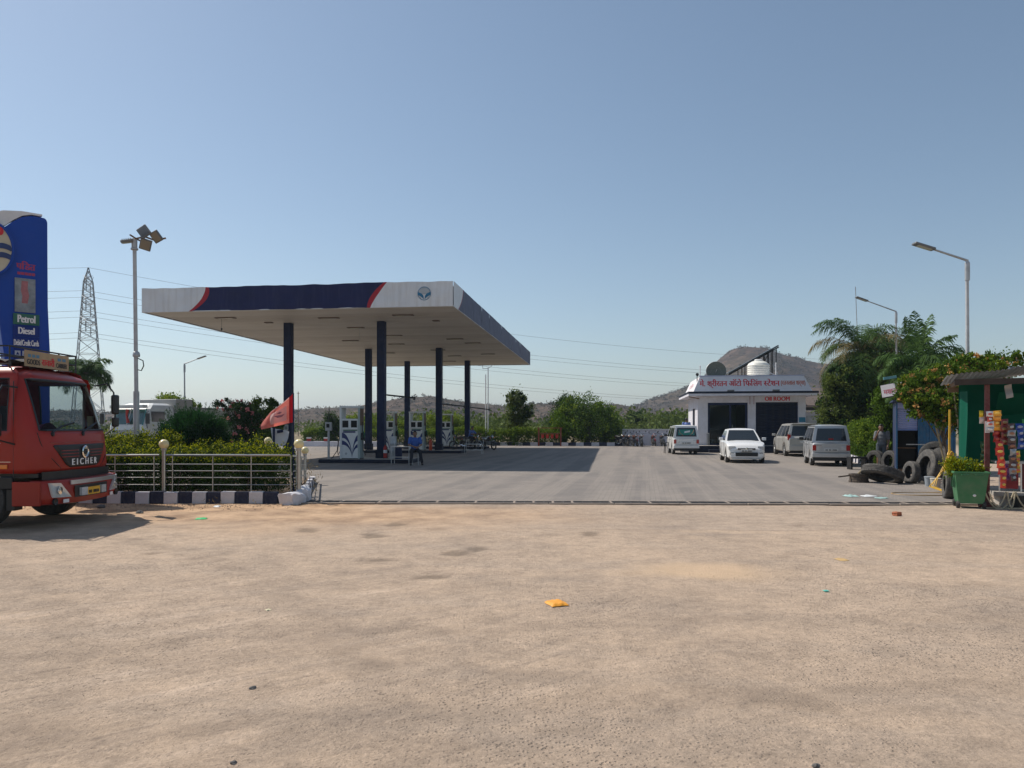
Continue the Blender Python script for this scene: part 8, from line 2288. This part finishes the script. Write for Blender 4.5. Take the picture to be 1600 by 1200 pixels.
for px, Y, ln in ((1470, 20.2, -.42), (1500, 19.8, -.30), (1512, 20.4, -.55)):
    o_ = Vector((PX(px, Y) + .25, Y, 0)) - Vector(b_orange)
    MB().tube([o_ + Vector(q) for q in ((0, 0, 0), (ln * .5, 0, .9), (ln, .1, 2.0), (ln * 1.2, .1, 2.6))], [.03, .028, .022, .012], 7).build('stem', M['drystem'], ORANGE, smooth=True)
    MB().tube([o_ + Vector(q) for q in ((ln * .7, .03, 1.3), (ln * .7 + .25, .1, 1.9), (ln * .7 + .4, .1, 2.4))], [.018, .014, .008], 6).build('stem', M['drystem'], ORANGE, smooth=True)
def stall_rope():
    Y = 14.55
    rm = mat('rope', (.46, .40, .28), .9, 0, .2, 12)
    t = thing('rope_coil', 'pale rope slung in loops under the stall counter', 'rope', (PX(1575, Y), Y, 0))
    for k, (x0, x1, sag) in enumerate(((-.45, .12, .34), (-.38, -.05, .28), (.12, .55, .30), (-.05, .10, .30))):
        MB().tube([(x0 + (x1 - x0) * f, -.02 * k, .34 - sag * (1 - (2 * f - 1) ** 2)) for f in np.linspace(0, 1, 11)], .014, 6).build('rope_loop', rm, t)
    MB().tube([(-.5 + 1.2 * f, .02 + .06 * math.sin(9 * f), .02) for f in np.linspace(0, 1, 20)], .014, 6).build('ground_run', rm, t)
stall_rope()
def pot(label, px, Y, r, h, col, name='bucket'):
    t = thing(name, label, name, (PX(px, Y), Y, 0))
    MB().lathe([(0, 0), (r * .8, 0), (r, h), (r * .93, h), (r * .75, .03), (0, .03)], 18).build('shell', mat('pot_col', col, .6), t, smooth=35)
    MB().lathe([(r, h - .015), (r * 1.05, h - .01), (r * 1.05, h + .01), (r, h + .015)], 18).build('rim', mat('pot_rim', col, .6), t, smooth=35)
pot('black tub under the stall counter by the rope', 1592, 14.7, .12, .24, (.02, .02, .02), 'tub')
pot('pale plastic bucket beside the yellow hose', 1462, 19.6, .13, .24, (.48, .46, .40))
pot('grey bucket standing left of the pale one', 1452, 19.9, .12, .26, (.28, .31, .34))
def crate():
    t = thing('red_crate', 'red crates stacked behind the yellow hose under the shrub', 'crate', (PX(1512, 18.9), 18.9, 0))
    for k in range(2): MB().b2(-.30, .30, -.2, .2, .3 * k + .012, .3 * k + .29).build('crate_box', M['darkred'] if k else mat('crate_dull_red', (.22, .03, .02), .7, 0, .2, 4, dirt=.3), t, bevel=.015)
crate()
# loose rags by the tyres
def crumple(name, label, cat, c, sx, sy, h, m, seed, rz=0, group=None):
    def f(u, v):
        x, y = (u - .5) * sx, (v - .5) * sy
        k = max(0, (1 - (2 * u - 1) ** 2) * (1 - (2 * v - 1) ** 2))
        z = .006 + h * (.35 * k ** .5 + .65 * abs(mnoise.noise(Vector((u * 3.1 + seed, v * 3.3, seed)))) * (k ** .3))
        w_ = mnoise.noise_vector(Vector((u * 2 + seed, v * 2, 3))) * .18
        return (x + w_.x * sx, y + w_.y * sy, z)
    o = MB().grid(f, 10, 8).build(name, m, smooth=50)
    o.location = c; o.rotation_euler = (0, 0, rz)
    return tag(o, label, cat, group)
whitepl = mat('litter_white', (.68, .70, .70), .4, 0, .1, 8); aqua = mat('litter_aqua', (.36, .52, .48), .35, 0, .15, 8)
crumple('plastic_bag', 'white crumpled plastic between the leaning tyre and the small tyre', 'litter', G(1409, 752) + Vector((0, .4, 0)), .30, .3, .30, whitepl, 1.3)
LT = 'litter on the road and forecourt'
crumple('plastic_scrap', 'pale aqua plastic scrap on the paving near the drain', 'litter', G(1329, 777) + Vector((0, 0, .018)), .26, .3, .06, aqua, 2.2, .3, LT)
crumple('plastic_scrap', 'white flat plastic scrap lying right of the aqua one', 'litter', G(1357, 777) + Vector((0, 0, .018)), .34, .25, .05, whitepl, 5.1, .1, LT)
crumple('plastic_scrap', 'small pale aqua scrap beside the white flat one', 'litter', G(1377, 780) + Vector((0, 0, .018)), .24, .2, .04, aqua, 8.8, .4, LT)
crumple('plastic_scrap', 'bright green wrapper on the loose earth near the kerb', 'litter', G(314, 811), .17, .2, .03, mat('litter_green', (.05, .50, .16), .4), 3.7, .2, LT)
crumple('plastic_scrap', 'white scrap on the earth below the kerb', 'litter', G(339, 792), .12, .2, .04, whitepl, 6.4, .2, LT)
crumple('orange_packet', 'torn orange packet lying alone in the middle of the road', 'litter', G(870, 944), .165, .20, .045, mat('litter_orange', (.80, .34, .03), .45, 0, .12, 14), 4.2, .35, LT)
crumple('plastic_scrap', 'tiny teal scrap on the road right of the sandy patch', 'litter', G(1291, 924), .05, .05, .015, mat('litter_teal', (.10, .42, .34), .4), 9.4, 0, LT)
crumple('dry_leaf', 'dry yellow leaf scrap on the road beyond the sandy patch', 'litter', G(1315, 875), .13, .16, .02, mat('litter_yellow', (.50, .33, .14), .7), 7.4, .3, LT)
crumple('paper_scrap', 'pale paper scrap on the dusty road left of centre', 'litter', G(419, 954), .045, .05, .012, mat('litter_cream', (.62, .56, .36), .7), 5.9, .6, LT)
def brick_bit():
    o = rough_block('brick_bit', 'broken red brick lying on the road near the green bin', G(1401, 806) + Vector((0, 0, .035)), (.13, .10, .08), .4, mat('brick_red', (.36, .12, .06), .9, 0, .2, 10))
    del o['group']; o['category'] = 'brick'
brick_bit()
# stones: the ones big enough to pick out, then grit nobody could count
stone_m = mat('stone_grey', (.11, .105, .10), .85, 0, .3, 20, .4, 60)
def stone(label, px, py, s, seed):
    g = G(px, py)
    bm = bmesh.new(); bmesh.ops.create_icosphere(bm, subdivisions=2, radius=s)
    for v in bm.verts: v.co = Vector((v.co.x * 1.2, v.co.y, v.co.z * .7)) * (1 + .45 * mnoise.noise(v.co / s * 1.1 + Vector((seed, 0, 0))))
    me = bpy.data.meshes.new('stone'); bm.to_mesh(me); bm.free(); me.materials.append(stone_m)
    o = bpy.data.objects.new('stone', me); COL.objects.link(o); o.location = g + Vector((0, 0, s * .35)); o.rotation_euler = (0, 0, seed)
    tag(o, label, 'stone', 'loose stones on the road')
stone('dark loose stone in the lower middle left of the road', 395, 1077, .020, 1.0)
stone('dark stone at the bottom edge of the road, left of centre', 365, 1194, .016, 2.0)
stone('dark stone at the bottom edge of the road, right of centre', 1275, 1198, .016, 3.3)
stone('dark stone on the loose earth under the lorry front', 158, 794, .07, 4.1)
stone('lumpy stone on the earth beside the lorry bumper', 218, 803, .06, 5.6)
def grit():
    base = []
    for k in range(4600):
        if k < 2600: y = 1.9 + 9 * nrg.random() ** 1.5; x = nrg.uniform(-.72, .72) * y; s = nrg.uniform(.0012, .0038)
        elif k < 4100: x = -4.3 - 6.5 * nrg.random(); y = 15.5 - abs(nrg.normal()) * .55; s = nrg.uniform(.003, .011) * (1 if nrg.random() < .95 else 2)
        else: y = nrg.uniform(8, 15.3); x = nrg.uniform(-.7, .72) * y; s = nrg.uniform(.002, .006)
        base.append((x, y, s))
    vs = []; fs = []
    oc = np.array([(1, 0, 0), (-1, 0, 0), (0, 1, 0), (0, -1, 0), (0, 0, 1), (0, 0, -1)], float)
    of = [(0, 2, 4), (2, 1, 4), (1, 3, 4), (3, 0, 4), (2, 0, 5), (1, 2, 5), (3, 1, 5), (0, 3, 5)]
    for k, (x, y, s) in enumerate(base):
        sc_ = oc * nrg.uniform(.6, 1.3, (6, 1)) * s; a = nrg.uniform(0, 6)
        c, s_ = math.cos(a), math.sin(a)
        b = len(vs)
        for p in sc_: vs.append((x + p[0] * c - p[1] * s_, y + p[0] * s_ + p[1] * c, s * .3 + p[2] * .8 + .003))
        fs += [tuple(i + b for i in f) for f in of]
    mb = MB(); mb.v = vs; mb.f = fs; mb.m = [0] * len(fs)
    o = mb.build('gravel', mat('grit_stone', (.21, .165, .13), .9, 0, .45, 9)); tag(o, 'scattered grit and small stones on the dusty road', 'gravel', None, 'stuff')
grit()
def weeds():
    pp = []
    for px, py, n, h in ((486, 745, 60, .5), (488, 760, 60, .35), (480, 770, 60, .3), (484, 735, 60, .45), (470, 776, 40, .25), (400, 786, 25, .15), (340, 788, 20, .12), (1325, 722, 30, .25), (1545, 785, 60, .2)):
        g = G(px, py)
        for k in range(n): pp.append((g.x + nrg.normal() * .12, g.y + nrg.normal() * .15, abs(nrg.normal()) * h * .5 + .02))
    o = leaf_object('weeds', np.array(pp), .10, L['dry'], up=1.2, aspect=.14); tag(o, 'dry weeds along the kerbs', 'weeds', None, 'stuff')
weeds()
# ------------------------------------------------------------------ dusty air
def haze():
    o = MB().b2(-2300, 2300, -20, 2300, -1.5, 72).build('haze', [])
    m = bpy.data.materials.new('dusty_air'); m.use_nodes = True
    t = m.node_tree
    for n in list(t.nodes):
        if n.type != 'OUTPUT_MATERIAL': t.nodes.remove(n)
    v = t.nodes.new('ShaderNodeVolumePrincipled')
    v.inputs['Color'].default_value = (.62, .77, .95, 1); v.inputs['Density'].default_value = .00036; v.inputs['Anisotropy'].default_value = .35
    t.links.new(v.outputs[0], [n for n in t.nodes if n.type == 'OUTPUT_MATERIAL'][0].inputs['Volume'])
    o.data.materials.append(m)
    tag(o, kind='stuff')
haze()
